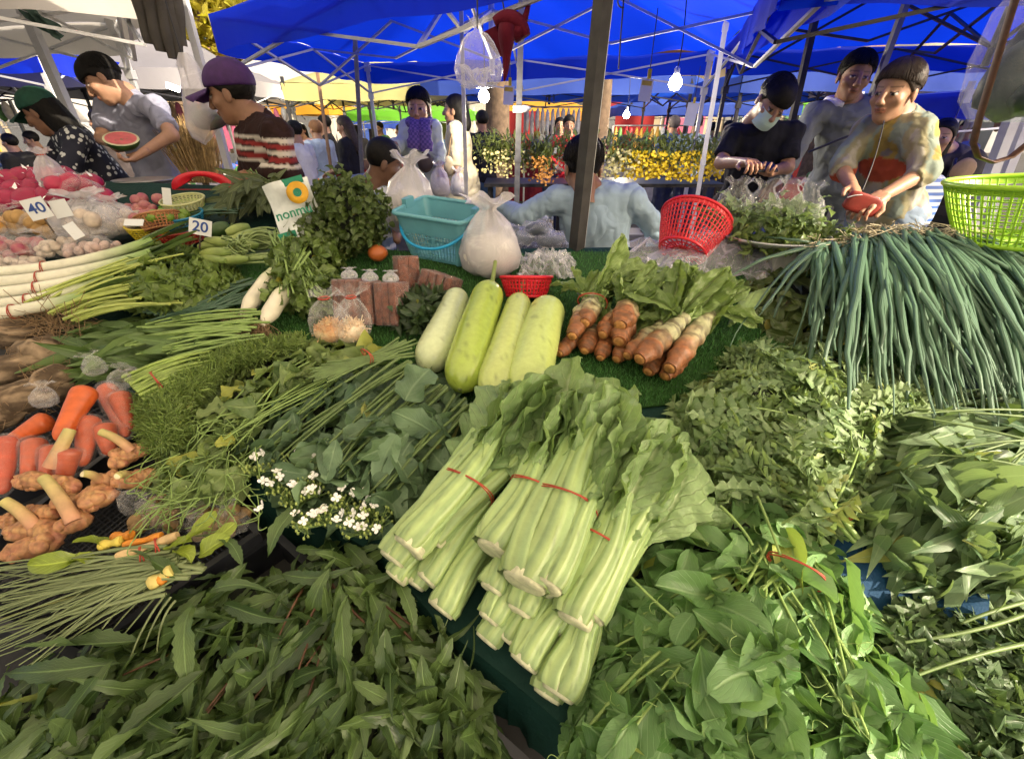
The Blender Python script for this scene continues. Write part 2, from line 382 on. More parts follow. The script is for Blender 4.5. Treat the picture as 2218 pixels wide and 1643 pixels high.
tent('bright blue market tent over the seated seller, white frame', [(-1.97, 3.7), (-1.75, 6.5), (2.0, 5.45), (1.1, 1.35)], 2.0, 2.75, TC['blue'], M_WHT, (0, 1, 1, 0), n=18)
tent('bright blue tent with black frame at upper right', [(2.1, 5.3), (5.0, 4.9), (4.4, 1.9), (1.12, 2.4)], 2.0, 2.7, TC['blue'], M_BLK, (1, 0, 0, 0), n=18)
tent('white tent with grey frame at the upper left corner', [hxy(250, 48, 2.05), (-5.6, 4.6), (-5.6, 1.6), (-1.9, 2.9)], 2.05, 2.6, TC['offwhite'], M_ALU, (1, 0, 0, 0), n=12)
tent('added unseen cream tent softening and blocking the sun over the stall', [(-4.6, 2.7), (2.35, 2.2), (2.55, -2.6), (-4.6, -2.6)], 2.2, 2.75, fabric('warm_cream_cloth', (.76, .71, .62), .5, .8, (.98, .89, .74), scale=2.), M_ALU, (0, 0, 1, 1), bars=0, hub=False)  # tent added out of view to soften, warm and gate the sunlight
tent('blue tent edge at the far left under the white tent', [hxy(72, 98, 1.98), (-7.2, 5.0), (-7.2, 6.3), (-4.5, 6.3)], 1.98, 2.4, TC['blue'], M_WHT, (1, 0, 0, 0), n=8)
tent('grey cloth tent behind the man with the watermelon', [(-3.75, 6.2), (-7.4, 5.6), (-7.6, 9.4), (-3.9, 9.4)], 1.93, 2.95, TC['grey'], M_BLK, (1, 1, 1, 1), n=10)
tent('sunlit white tent roof behind the purple cap', [(-5.6, 9.6), (-2.55, 9.4), (-2.6, 12.2), (-5.8, 12.4)], 1.95, 3.1, TC['white'], M_BLK, n=8, bars=2)
tent('olive yellow peaked tent left of the scarf woman', [(-3.2, 7.4), (-.75, 7.9), (-.9, 10.4), (-3.3, 10.2)], 1.86, 2.55, TC['olive'], M_BLK, n=8)
tent('faded blue tent seen behind the bright lamp bulb', [(-1.3, 7.6), (2.5, 7.3), (2.6, 10.2), (-1.3, 10.2)], 1.93, 2.3, TC['blue2'], M_BLK, n=10)
tent('faded blue tent behind the man with the face mask', [(2.75, 6.4), (6.2, 6.2), (6.4, 9.3), (2.8, 9.4)], 1.9, 2.25, TC['blue2'], M_BLK, n=10)
tent('blue tent roof low behind the older woman', [(3.9, 4.55), (7.4, 4.3), (7.6, 6.1), (4.0, 6.1)], 1.62, 1.86, TC['blue'], M_WHT, n=8, bars=1)
tent('cream tent roof beyond the older woman', [(5.2, 7.6), (9.5, 7.2), (9.6, 11), (5.3, 11)], 1.95, 2.9, TC['cream'], M_BLK, n=8, bars=1)
tent('light green tent far behind the scarf woman', [(-4.1, 12.6), (-.9, 12.6), (-.9, 15.5), (-4.1, 15.5)], 1.62, 2.2, TC['green'], M_WHT, n=6, bars=1)
tent('yellow orange tent beyond the brown poles', [(-8.2, 13), (-4.6, 13), (-4.6, 16), (-8.2, 16)], 1.75, 2.3, TC['orange'], M_GRY, n=6, bars=1)
tent('yellow tent far behind the man in black', [(-.6, 13), (2.3, 13), (2.3, 16), (-.6, 16)], 1.62, 2.2, TC['orange'], M_WHT, n=6, bars=1)
tent('blue far tent beyond the woman in black', [(-5.6, 17), (-3.2, 17), (-3.2, 19), (-5.6, 19)], 1.4, 2.1, TC['blue2'], M_WHT, n=6, bars=1)
tent('distant blue tent right of the red banner', [(2.6, 11.5), (6.4, 11.5), (6.4, 15), (2.6, 15)], 1.72, 2.4, TC['blue2'], M_BLK, n=6, bars=1)
tent('distant white tent at the left edge', [(-12, 9), (-8.2, 8.2), (-8, 11.5), (-12, 12)], 1.6, 2.3, TC['white'], M_WHT, n=6, bars=1)
tent('distant cream tent between the leaning poles', [(-9.5, 18), (-6.2, 18), (-6.2, 21), (-9.5, 21)], 1.9, 2.9, TC['cream'], M_WHT, n=6, bars=1)
tent('distant red topped tent behind the flower table', [(2.5, 16), (5.5, 16), (5.5, 19), (2.5, 19)], 1.8, 2.3, TC['red'], M_WHT, n=6, bars=1)
tent('far cream tent right of the cream dress', [(-.9, 18), (2.3, 18), (2.3, 21), (-.9, 21)], 1.8, 2.5, TC['cream'], M_WHT, n=6, bars=1)
tent('far green tent at the right', [(7, 13), (11, 13), (11, 16), (7, 16)], 1.8, 2.5, TC['green'], M_WHT, n=6, bars=1)
# free standing poles
def pole(label, a, b, wd, m, m2=None):
    a, b = np.array(a), np.array(b); x, d, z = frame(b-a, (0, 1, 0)); t = thing('pole', label, 'pole', a, 'poles between the stalls')
    q = MB(); beam(q, a, b, wd, wd, (0, 1, 0)); q.build('shaft', m, t, False)
    q = MB(); box(q, a+d*.004, (wd*2, .012, wd*2), np.stack([x, d, z], 1)); q.build('foot_plate', m, t, False)
    for k in (.45, .82):
        q = MB(); c = lerp(a, b, k); box(q, c, (wd*1.25, .05, wd*1.25), np.stack([x, d, z], 1)); q.build('sleeve', m2 or m, t, False)
    return t
def post_through(p0, p1, Y):            # two pixels of one pole, both at about the same distance
    a, b = Q(*p0, Y), Q(*p1, Y); d = (b-a)/(b[2]-a[2]); return a+d*(0-a[2]), a+d*(2.45-a[2])
# the near pole: one pale face, one dark face
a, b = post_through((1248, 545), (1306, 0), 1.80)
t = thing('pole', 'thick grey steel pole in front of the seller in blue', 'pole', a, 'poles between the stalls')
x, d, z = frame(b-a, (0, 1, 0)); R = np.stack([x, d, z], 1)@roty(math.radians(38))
q = MB(); box(q, (a+b)/2, (.044, np.linalg.norm(b-a), .044), R); q.build('shaft', plain('dark_steel', (.045, .043, .04), .6, .0, var=.3, bmp=.001), t, False)
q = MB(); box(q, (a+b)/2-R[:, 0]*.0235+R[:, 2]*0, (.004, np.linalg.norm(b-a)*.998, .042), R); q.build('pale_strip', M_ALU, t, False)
q = MB(); box(q, a+d*.006, (.12, .012, .12), R); q.build('foot_plate', M_GRY, t, False)
a, b = post_through((505, 400), (398, 0), 2.75); pole('white leaning tent pole left of the purple cap', a, b, .032, M_WHT)
a, b = post_through((150, 240), (92, 110), 3.6); pole('white slanting pole above the green cap', a, b, .05, M_WHT)
a, b = post_through((1508, 440), (1562, 115), 4.2); pole('thin white pole beside the yellow flowers', a, b, .028, M_WHT)
a, b = post_through((1120, 400), (1126, 150), 4.6); pole('dark steel pole with a white clamp left of the seller', a, b, .05, M_GRY)
a, b = post_through((1010, 420), (1003, 170), 3.1); pole('thin white pole beside the cream dress', a, b, .022, M_WHT)
a, b = post_through((785, 380), (772, 140), 5.4); pole('slim grey pole behind the seated man', a, b, .035, M_GRY)
a, b = post_through((722, 400), (692, 190), 6.2); pole('thin brown pole beside the woman in black', a, b, .03, plain('brown_pole', (.25, .15, .09), .6))
a, b = post_through((1700, 330), (1752, 100), 3.4); pole('dark pole between the masked man and the hoodie', a, b, .035, M_BLK)
a, b = post_through((1880, 230), (1932, 90), 3.1); pole('grey pole between the hoodie and the older woman', a, b, .03, M_GRY)
a, b = post_through((2125, 430), (2218, 190), 2.75); pole('pair of pale poles by the lime basket, near one', a, b, .05, M_WHT)
a, b = post_through((2155, 430), (2250, 190), 2.9); pole('pair of pale poles by the lime basket, rear one', a, b, .05, M_WHT)
# ---------------------------------------------------------------- trees
M_BARK = plain('bark', (.16, .11, .07), .9, scale=12, var=.35, bmp=.01)
def tree(label, x, y, h, cr, mt, nleaf=5200, base=1.6, seed=1, ls=.17):
    t = thing('tree', label, 'tree', (x, y, 0), 'trees behind the market'); r = np.random.default_rng(seed); q = MB()
    tr = bez([(x, y, -.1), (x+.2, y, h*.3), (x-.2, y+.1, h*.75)], 9); tube(q, tr, np.linspace(.24, .07, 9), 9); ends = []
    for i in range(11):
        s = tr[r.integers(3, 9)]; e = np.array([x, y, h*.68])+r.normal(size=3)*np.array(cr)*.62; ends.append(e)
        tube(q, bez([s, lerp(s, e, .5)+(0, 0, .3), e], 6), np.linspace(.07, .02, 6), 6)
    q.build('trunk', M_BARK, t)
    q = MB(); nc = 46; cl = np.array([x, y, h*.72])+np.array([v/np.linalg.norm(v)*r.uniform(.35, 1.05) for v in r.normal(size=(nc, 3))])*np.array(cr)
    sz = r.uniform(.3, .8, nc); k = r.integers(0, nc, nleaf); c = cl[k]+r.normal(size=(nleaf, 3))*sz[k][:, None]*.55
    a = r.normal(size=(nleaf, 3)); a /= np.linalg.norm(a, axis=1)[:, None]; b = np.cross(a, r.normal(size=(nleaf, 3))); b /= np.linalg.norm(b, axis=1)[:, None]
    s = r.uniform(.6, 1.2, nleaf)[:, None]*ls; v = np.stack([c-a*s, c+b*s*.45, c+a*s, c-b*s*.45], 1).reshape(-1, 3)
    q.add(v, np.arange(nleaf*4).reshape(-1, 4), np.tile([[.5, 0], [1, .5], [.5, 1], [0, .5]], (nleaf, 1))); o = q.build('crown', mt, t, False, kind='stuff')
    return t
ML_Y = leafmat('sunny_yellow_foliage', (.34, .29, .025), (.2, .19, .02), transl=.4, yellow=.25)
ML_T = leafmat('tree_foliage', (.07, .1, .02), (.04, .065, .015), transl=.35)
tree('sunlit yellow green tree behind the hanging dark cloth', -8.0, 12.5, 6.8, (2.9, 1.8, 2.5), ML_Y, seed=3)
tree('smaller yellow leaved tree left of the blue tent', -6.6, 14.5, 5.4, (2.0, 1.6, 1.5), ML_Y, 4200, seed=4)
tree('olive tree above the sunlit white tent', -5.2, 19, 6.4, (2.4, 1.8, 1.7), ML_T, 4200, seed=5)
for i, (x, y, h, lb) in enumerate([(-22, 34, 8, 'far tree at the left end of the market'), (-13, 38, 7, 'far tree behind the yellow orange tent'), (-5, 36, 8, 'far tree behind the light green tent'), (3, 40, 7.5, 'far tree behind the dark steel pole'), (11, 36, 8, 'far tree behind the masked man'), (20, 34, 8.5, 'far tree behind the hoodie'), (30, 36, 8, 'far tree at the right end of the market')]):
    tree(lb, x, y, h, (4.6, 3, 2.9), ML_T, 3600, seed=10+i, ls=.3)
# ---------------------------------------------------------------- stall
M_CLO = fabric('dark_green_stall_cloth', (.004, .032, .024), .05, .75, scale=14.)
M_CLB = fabric('blue_stall_cloth', (.008, .05, .12), .05, .75, scale=14.)
M_TUR = plain('turf_backing', (.02, .075, .012), .95, scale=60, bmp=.003)
M_WOOD = plain('old_table_wood', (.1, .075, .05), .8, scale=10, var=.4, bmp=.003)
M_DRK = plain('dark_table_sheet', (.03, .03, .03), .8, scale=10, var=.3, bmp=.003)
def stall_xyz(x, y, l=0.): return (x, y, PA+PB*y+l)
st = thing('vegetable_stall', 'sloping vegetable stall covered with dark green cloth and turf', 'stall', (0, 1, 0))
edge = [(0, 690), (150, 760), (290, 900), (400, 985), (545, 1062), (700, 1130), (838, 1215), (952, 1352), (1100, 1468), (1238, 1585), (1320, 1660), (2330, 1660), (2330, 830), (2330, 520)]
pts = [P(x, y, -.012) for x, y in edge]+[stall_xyz(-1.05, 1.76, -.012), P(-110, 600, -.012)]
ngon('green_cloth', pts, M_CLO, st, .03)
q = MB(); fe = [P(x, y, -.014) for x, y in edge[4:11]]
for a, b in zip(fe[:-1], fe[1:]):
    sheet(q, lambda u, v, a=a, b=b: lerp(a, b, u)+np.array([.01*math.sin(u*9)*v, -.03*v+.006*math.sin(u*14)*v, -.13*v]), 8, 3)
q.build('cloth_hem', M_CLO, st)
q = MB(); box(q, stall_xyz(0, 1.0, -.13), (4.4, 1.6, .03), rotx(math.atan(PB))); q.build('table_board', M_DRK, st, False)
for x in (-2.0, -.7, .7, 2.0):
    for y in (.32, 1.68):
        q = MB(); box(q, (x, y, (PA+PB*y)/2-.08), (.05, .05, PA+PB*y-.15)); q.build('leg', M_WOOD, st, False)
def bluecl(u, v):
    px = lerp(1790, 2120, u); py = lerp(1150, 1430, v); p = P(px, py, 0); return p+np.array([0, 0, .012+.014*math.sin(u*6+v*3)+.012*math.sin(v*9-u*4)])
q = MB(); sheet(q, bluecl, 20, 20); tag(q.build('blue_cloth', M_CLB), 'crumpled blue cloth between the pea shoots and long leaves', 'cloth')
turf_poly = [(470, 600), (640, 520), (840, 540), (1000, 560), (1230, 545), (1460, 545), (1650, 560), (1960, 560), (2000, 860), (1700, 860), (1480, 870), (1240, 900), (900, 860), (760, 780), (560, 740), (430, 690)]
tf = thing('turf_mat', 'bright green artificial grass mat under the gourds and roots', 'mat', P(1200, 700))
ngon('backing', [P(x, y, -.004) for x, y in turf_poly], M_TUR, tf, .004)
def inpoly(p, poly):
    x, y = p[:, 0], p[:, 1]; c = np.zeros(len(p), bool); n = len(poly)
    for i in range(n):
        (x1, y1), (x2, y2) = poly[i], poly[i-1]
        k = (y1 > y) != (y2 > y); c ^= k & (x < (x2-x1)*(y-y1)/((y2-y1) if y2 != y1 else 1e-9)+x1)
    return c
def pdist(p, poly):
    d = np.full(len(p), 1e9); n = len(poly)
    for i in range(n):
        a, b = np.array(poly[i], float), np.array(poly[i-1], float); ab = b-a
        t = np.clip(((p-a)@ab)/(ab@ab+1e-9), 0, 1); d = np.minimum(d, np.linalg.norm(p-a-t[:, None]*ab, axis=1))
    return d
ML_TURF = leafmat('turf_blades', (.035, .15, .02), (.06, .22, .03), transl=.15, yellow=0, rough=.55)
n = 42000; xy = np.stack([RNG.uniform(430, 2000, n), RNG.uniform(520, 900, n)], 1); xy = xy[inpoly(xy, turf_poly)]
n = len(xy); b = np.array([P(x, y) for x, y in xy]); a = RNG.uniform(0, 6.28, n); s = np.stack([np.cos(a), np.sin(a), 0*a], 1)*.0016
tp = b+np.stack([RNG.normal(0, .005, n), RNG.normal(0, .005, n), RNG.uniform(.007, .015, n)], 1)
q = MB(); q.add(np.stack([b-s, b+s, tp], 1).reshape(-1, 3), np.arange(n*3).reshape(-1, 3), np.tile([[.3, 0], [.7, 0], [.5, 1]], (n, 1)))
q.build('turf_blades', ML_TURF, tf, False, kind='stuff')
# neighbour's table on the left
nb = thing('neighbour_table', 'long table of fruit and bagged roots at the left', 'table', (-2.2, 2.0, 0))
ngon('table_top', [stall_xyz(-1.0, 1.78, -.02), stall_xyz(-1.0, 2.35, -.02), stall_xyz(-3.9, 2.6, -.02), stall_xyz(-3.9, 1.3, -.02), stall_xyz(-2.4, 1.3, -.02)], M_CLO, nb, .03)
for x, y in ((-1.1, 2.3), (-3.7, 2.5), (-2.4, 2.4), (-3.7, 1.4)):
    q = MB(); box(q, (x, y, (PA+PB*y)/2-.03), (.05, .05, PA+PB*y-.06)); q.build('leg', M_WOOD, nb, False)
# ================================================================ leaves and heaps
def leafdata(L=.1, W=.03, prof='lance', n=8, fold=.15, curl=.12, wav=.0, serr=0, seed=0, cols=5, twist=0.):
    r = np.random.default_rng(seed); v = np.linspace(0, 1, n+1); c = np.linspace(-1, 1, cols)
    if prof in ('oval', 'obov', 'lance') and not serr: v = .5*v+.5*(.5-.5*np.cos(math.pi*v))
    if prof == 'lance': w = np.sin(math.pi*v**.75)**.9
    elif prof == 'oval': w = np.sin(math.pi*np.clip(v, 0, 1))**.5
    elif prof == 'heart': w = np.clip(1.25*(1-v)**.7*np.minimum(1, v*9+.15), 0, 1.2)
    elif prof == 'obov': w = np.sin(math.pi*v**1.5)**.6
    elif prof == 'strap': w = np.minimum(1, np.minimum(v*8+.3, (1-v)*3.2))**.8
    elif prof == 'lobed': w = np.sin(math.pi*np.clip(v*.93+.05, 0, 1))**.6*(.2+.8*np.abs(((v*n/4) % 1)*2-1)**.8)
    else: w = np.sin(math.pi*v)**.5*(1+.25*np.sin(v*17+seed))
    w = w*W/2; w[0] = max(w[0], W*.03)
    if serr: w = w*(1-.3*((v*serr) % 1))
    ph = r.uniform(0, 6.28); X = w[:, None]*c; Z = fold*np.abs(X)-curl*L*((v-.25)**2)[:, None]+0*X
    fr = r.uniform(7, 12); Z = Z+wav*W*(c**2)*np.sin(v*fr+ph)[:, None]*np.sign(c+1e-9)*.5+wav*W*.35*(c**2)*np.sin(v*fr*1.9+ph*2)[:, None]
    Y = np.repeat(v[:, None]*L, cols, 1)
    if prof == 'lobed': Y = Y+np.abs(c)*W*.22
    if twist: a = twist*v[:, None]; X, Z = X*np.cos(a)-Z*np.sin(a), X*np.sin(a)+Z*np.cos(a)
    X = X+(.06*L*np.sin(v*3+ph))[:, None]
    p = np.stack([X, Y, Z], -1).reshape(-1, 3); i = np.arange(n)[:, None]*cols; j = np.arange(cols-1)[None]
    f = np.stack([i+j, i+j+1, i+cols+j+1, i+cols+j], -1).reshape(-1, 4)
    uv = np.stack([np.tile(c*.5+.5, n+1), np.repeat(v, cols)], 1); return p, f, uv
def leafset(k, **kw):
    out = []
    for s in range(k):
        r = np.random.default_rng(s*13+int(kw.get('L', .1)*1e4)); q = dict(kw)
        q['curl'] = kw.get('curl', .12)*r.uniform(-.5, 2.0); q['fold'] = kw.get('fold', .15)*r.uniform(-.3, 2.0); q['L'] = kw['L']*r.uniform(.85, 1.15)
        q['twist'] = kw.get('twist', .4)*r.normal()
        out.append(leafdata(seed=s, **q))
    return out
def as_meshes(ls, m, nm='leaf'):
    out = []
    for p, f, uv in ls:
        q = MB(); q.add(p, f, uv); me = q.mesh(nm); me.materials.append(m); out.append(me)
    return out
def put(mb, ld, R, t, s=1., col=None):
    p, f, uv = ld; mb.add((p*s)@np.asarray(R).T+t, f, uv, col)
def away(cx, cy, bx=0., by=0.):
    def fl(px, py):
        v = np.array([px-cx, py-cy], float); return nrm(nrm(v)+np.array([bx, by]))
    return fl
def const(dx, dy): return lambda px, py: nrm(np.array([dx, dy], float))
class Dome:
    def __init__(s, poly, h, w, base=0., seed=0, bumpy=.25): s.poly = poly; s.h = h; s.w = w; s.base = base; s.seed = seed; s.b = bumpy
    def lift(s, xy):
        xy = np.atleast_2d(np.asarray(xy, float)); d = pdist(xy, s.poly); d = np.where(inpoly(xy, s.poly), d, 0)
        nz = noise(np.concatenate([xy, np.zeros((len(xy), 1))], 1), .022, s.seed)
        return s.base+s.h*np.sqrt(np.clip(d/s.w, 0, 1))*(1+s.b*nz)
    def at(s, px, py, k=1., dz=0.): return P(px, py, s.lift((px, py))[0]*k+dz)
    def basis(s, px, py, fl, e=14):
        c = s.at(px, py); a = s.at(px+e, py)-c; b = s.at(px, py+e)-c; n = nrm(np.cross(b, a))
        if n[2] < 0: n = -n
        f = fl(px, py); d = nrm(a*f[0]+b*f[1]); return c, d, n
def spread(poly, n, seed, best=5):
    r = np.random.default_rng(seed); A = np.array(poly, float); lo, hi = A.min(0), A.max(0); pts = np.zeros((0, 2))
    pool = r.uniform(lo, hi, size=(n*best*4, 2)); pool = pool[inpoly(pool, poly)]; k = 0
    while len(pts) < n and k < len(pool):
        c = pool[k:k+best]; k += best
        if len(pts) == 0: pts = c[:1]; continue
        if len(c) == 0: break
        d = ((c[:, None]-pts[None])**2).sum(-1).min(1); pts = np.concatenate([pts, c[d.argmax()][None]])
    return pts
def pile(name, label, cat, poly, fl, h, w, leaves, m, nobj, nfill=0, size=(.8, 1.2), jit=.5, tilt=.3, roll=.5, layer=(.55, 1.12), seed=0, core=None, base=0., group=None, lift=.004, parent=None, best=5, bumpy=.5):
    dm = Dome(poly, h, w, base, seed, bumpy); A = np.array(poly, float); ctr = A.mean(0)
    t = parent or thing(name, label, cat, P(*ctr), group); r = np.random.default_rng(seed+100)
    mes = as_meshes(leaves, m) if nobj else None; Ls = [l[0][:, 1].max() for l in leaves]
    def place(px, py, k, ph):
        c, d, n = dm.basis(px, py, fl); c = dm.at(px, py, k, lift)
        x = np.cross(d, n); a = r.normal()*jit; d2 = nrm(d*math.cos(a)+x*math.sin(a)); n2 = nrm(n+x*r.normal()*roll*.6+d2*0)
        d2 = nrm(d2-n*0+n*r.normal()*tilt+n*.08); x2 = nrm(np.cross(d2, n2)); n2 = np.cross(x2, d2); R = np.stack([x2, d2, n2], 1)
        i = r.integers(len(leaves)); s = r.uniform(*size); return i, R, c-d2*Ls[i]*s*.5, s
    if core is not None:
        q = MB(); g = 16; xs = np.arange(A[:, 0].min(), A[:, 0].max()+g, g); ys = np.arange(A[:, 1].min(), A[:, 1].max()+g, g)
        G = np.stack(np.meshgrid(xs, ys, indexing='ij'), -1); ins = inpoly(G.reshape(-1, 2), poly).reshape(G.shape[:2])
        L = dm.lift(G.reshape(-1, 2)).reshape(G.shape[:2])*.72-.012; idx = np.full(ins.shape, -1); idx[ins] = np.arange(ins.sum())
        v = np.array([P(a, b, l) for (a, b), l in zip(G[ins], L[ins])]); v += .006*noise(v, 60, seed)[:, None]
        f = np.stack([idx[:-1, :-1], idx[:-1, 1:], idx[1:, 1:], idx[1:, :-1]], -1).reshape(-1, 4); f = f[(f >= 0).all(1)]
        q.add(v, f); q.build('inner_leaf_shade', core, t, kind=None)
    if nfill:
        q = MB()
        for px, py in spread(poly, nfill, seed+5, 2):
            i, R, c, s = place(px, py, r.uniform(.35, layer[0]), 0); put(q, leaves[i], R, c, s)
        q.build('lower_leaves', m, t, kind='stuff')
    if nobj:
        for px, py in spread(poly, nobj, seed, best):
            i, R, c, s = place(px, py, r.uniform(*layer), 1); obj('leaf', mes[i], m, t, mat4(R, c, s))
    t_dm[t.name] = dm; return t
t_dm = {}
def stems(t, m, paths, rad, taper=.6, n=6, nm='stem'):
    for pa in paths:
        q = MB(); pa = bez(pa, 10) if len(pa) < 6 else np.array(pa); tube(q, pa, np.linspace(rad, rad*taper, len(pa)), n); q.build(nm, m, t)
def wig(a, b, sag=.02, k=.04, seed=None):
    m_ = lerp(a, b, .5)+RNG.normal(0, k, 3)*np.linalg.norm(b-a)+np.array([0, 0, sag]); return [a, m_, b]
M_CORE = plain('shaded_inner_leaves', (.008, .014, .005), .85, scale=40, var=.5, bmp=.006)  # near-black mound under the leaves: shade of the gaps put into its colour
M_STEM = plain('pale_green_stem', (.22, .33, .09), .45, scale=40, var=.2, bmp=.0008)
M_STEMD = plain('green_stem', (.13, .2, .06), .5, scale=40, var=.25, bmp=.0008)
M_STEMR = plain('reddish_stem', (.13, .06, .03), .5, scale=40, var=.3, bmp=.0008)
# ---------------------------------------------------------------- foreground left: toothed narrow leaves
ML_A = leafmat('toothed_herb_leaf', (.1, .165, .042), (.022, .052, .015), veins=11, yellow=.01)  # leaf greens vary; dark end pushed down to mimic shade contrast in the heap
la = leafset(9, L=.155, W=.033, prof='lance', n=28, serr=14, fold=.4, curl=.5, wav=.16, twist=.7)
polyA = [(-60, 1700), (-60, 1560), (60, 1480), (180, 1420), (330, 1370), (380, 1280), (470, 1240), (600, 1250), (700, 1180), (790, 1190), (850, 1260), (940, 1360), (1030, 1470), (1075, 1560), (1080, 1700)]
def flA(px, py):
    b = np.array([px-690, py-1230.])/400; return nrm(b+np.array([-.35 if px < 760 else .12, .35]))
tA = pile('herb_heap', 'heap of toothed narrow dark green herb leaves, nearest at lower left', 'herbs', polyA, flA, .085, 160, la, ML_A, 292, 220, (.5, 1.2), jit=.7, tilt=.34, roll=.9, core=M_CORE, seed=1, base=-.045)
dA = t_dm[tA.name]
stems(tA, M_STEMR, [wig(dA.at(690+RNG.uniform(-60, 90), 1240+RNG.uniform(-20, 60), .9), dA.at(RNG.uniform(250, 1000), RNG.uniform(1380, 1600), .95), .01, .06) for _ in range(16)], .0028)
mesA = as_meshes(la, ML_A)
for (px, py, dx, dy, s, lf) in [(565, 1200, .55, -.9, 1.1, .07), (520, 1225, -.5, -.8, .7, .06), (610, 1235, .9, .1, .8, .05), (425, 1300, -.3, .95, 1.1, .07), (400, 1250, -.7, -.5, .8, .06), (450, 1270, .7, -.1, .7, .07), (640, 1190, .9, .1, .6, .03), (300, 1385, -1, -.05, 1.15, .03), (260, 1420, -1, .12, 1.2, .04), (440, 1450, -.8, .6, 1.4, .06), (835, 1300, -.1, 1, .9, .05), (700, 1220, .1, 1, .8, .04), (870, 1250, .3, 1, .8, .03), (480, 1310, .8, .45, .8, .06)]:
    c = P(px, py, lf); d = nrm(P(px+dx*20, py+dy*20, lf+.004)-c); x, d, z = frame(d, nrm((RNG.normal(0, .3), -.3, 1))); obj('leaf', mesA[RNG.integers(7)], ML_A, tA, mat4(np.stack([x, d, z], 1), c, s))
# ---------------------------------------------------------------- foreground right: pea shoots
ML_B = leafmat('pea_shoot_leaf', (.19, .35, .12), (.06, .15, .035), vein=(.3, .45, .2), veins=10, rough=.46, yellow=.02)  # second green darkened so the leaf mix imitates light and shade
lb = leafset(9, L=.1, W=.058, prof='oval', n=10, fold=.3, curl=.4, wav=.16, twist=.5)
lb2 = leafset(5, L=.14, W=.05, prof='oval', n=10, fold=.5, curl=.3, wav=.2)
polyB = [(1225, 1690), (1240, 1560), (1290, 1440), (1320, 1290), (1400, 1200), (1530, 1150), (1620, 1080), (1720, 1110), (1800, 1190), (1860, 1290), (1890, 1400), (1960, 1500), (2040, 1590), (2090, 1690)]
flB = away(1700, 1150, 0, .25)
tB = pile('pea_shoot_heap', 'heap of pea shoots with round leaves and tendrils at lower right', 'pea shoots', polyB, flB, .09, 170, lb+lb2, ML_B, 290, 200, (.5, 1.2), jit=.8, tilt=.32, roll=.9, core=M_CORE, seed=2)
dB = t_dm[tB.name]
stems(tB, M_STEM, [wig(dB.at(1700+RNG.uniform(-60, 60), 1200+RNG.uniform(-40, 40)), dB.at(RNG.uniform(1270, 2000), RNG.uniform(1330, 1640), 1, .01), .02, .05) for _ in range(20)], .003, .7)
stems(tB, M_STEM, [[P(1255, 1600, .06), P(1400, 1420, .08), P(1460, 1390, .08)], [P(1330, 1210, .08), P(1400, 1290, .1), P(1470, 1345, .09)], [P(1560, 1095, .1), P(1610, 1140, .1), P(1630, 1180, .1)], [P(1640, 1075, .1), P(1665, 1130, .1), P(1690, 1200, .1)]], .0032, .8)
def tendril(t, px, py, lf, sz, m, sd_):
    r = np.random.default_rng(sd_); a = np.linspace(0, 1, 26); base = P(px, py, lf); ang = r.uniform(0, 6.28); d = np.array([math.cos(ang), math.sin(ang), .25])
    x, d, z = frame(d); p = base+d*(a*sz)[:, None]+(x*np.sin(a*14+ang)[:, None]+z*np.cos(a*14+ang)[:, None])*(.15*sz*a**1.5)[:, None]
    q = MB(); tube(q, p, .0006, 5); q.build('tendril', m, t)
for i, (px, py) in enumerate(spread(polyB, 34, 77)): tendril(tB, px, py, dB.lift((px, py))[0]+.02, RNG.uniform(.04, .08), M_STEM, i)
tendril(tB, 1385, 1150, .14, .07, M_STEM, 91)
rubber_ring(tB, P(1725, 1235, .075), P(1750, 1180, .08)-P(1725, 1235, .08), .05, .03)
# ---------------------------------------------------------------- right: garland chrysanthemum
ML_G = leafmat('chrysanthemum_leaf', (.31, .43, .19), (.09, .17, .06), vein=(.4, .52, .26), veins=6, rough=.46, yellow=.03, transl=.25)  # wide pale-to-dark range also stands in for shade between the leaves
lg = leafset(9, L=.14, W=.055, prof='lobed', n=28, fold=.3, curl=.5, wav=.12, cols=3, twist=.4)
polyG = [(1450, 940), (1490, 850), (1560, 790), (1600, 745), (1760, 750), (1850, 790), (1950, 810), (2035, 850), (2010, 890), (1900, 930), (1900, 1000), (1850, 1060), (1850, 1150), (1790, 1180), (1680, 1100), (1560, 1100), (1480, 1010)]
flG = away(1840, 900, -.35, .0)
tG = pile('chrysanthemum_greens_heap', 'heap of pale green deeply lobed chrysanthemum leaves beside the mustard', 'greens', polyG, flG, .12, 130, lg, ML_G, 300, 480, (.6, 1.2), jit=.6, tilt=.26, roll=.6, core=M_CORE, seed=3)
dG = t_dm[tG.name]
stems(tG, M_STEM, [wig(dG.at(1820+RNG.uniform(-30, 50), 1000+RNG.uniform(-90, 120)), dG.at(RNG.uniform(1520, 1900), RNG.uniform(820, 1080)), .01, .05) for _ in range(14)], .003, .6)
stems(tG, M_STEM, [[P(1800, 1090, .1), P(1830, 1130, .1), P(1858, 1165, .08)], [P(1790, 1095, .09), P(1820, 1140, .09), P(1850, 1172, .07)]], .006, .9)
rubber_ring(tG, P(1832, 1118, .095), P(1850, 1165, .1)-P(1800, 1090, .1), .013, .012)
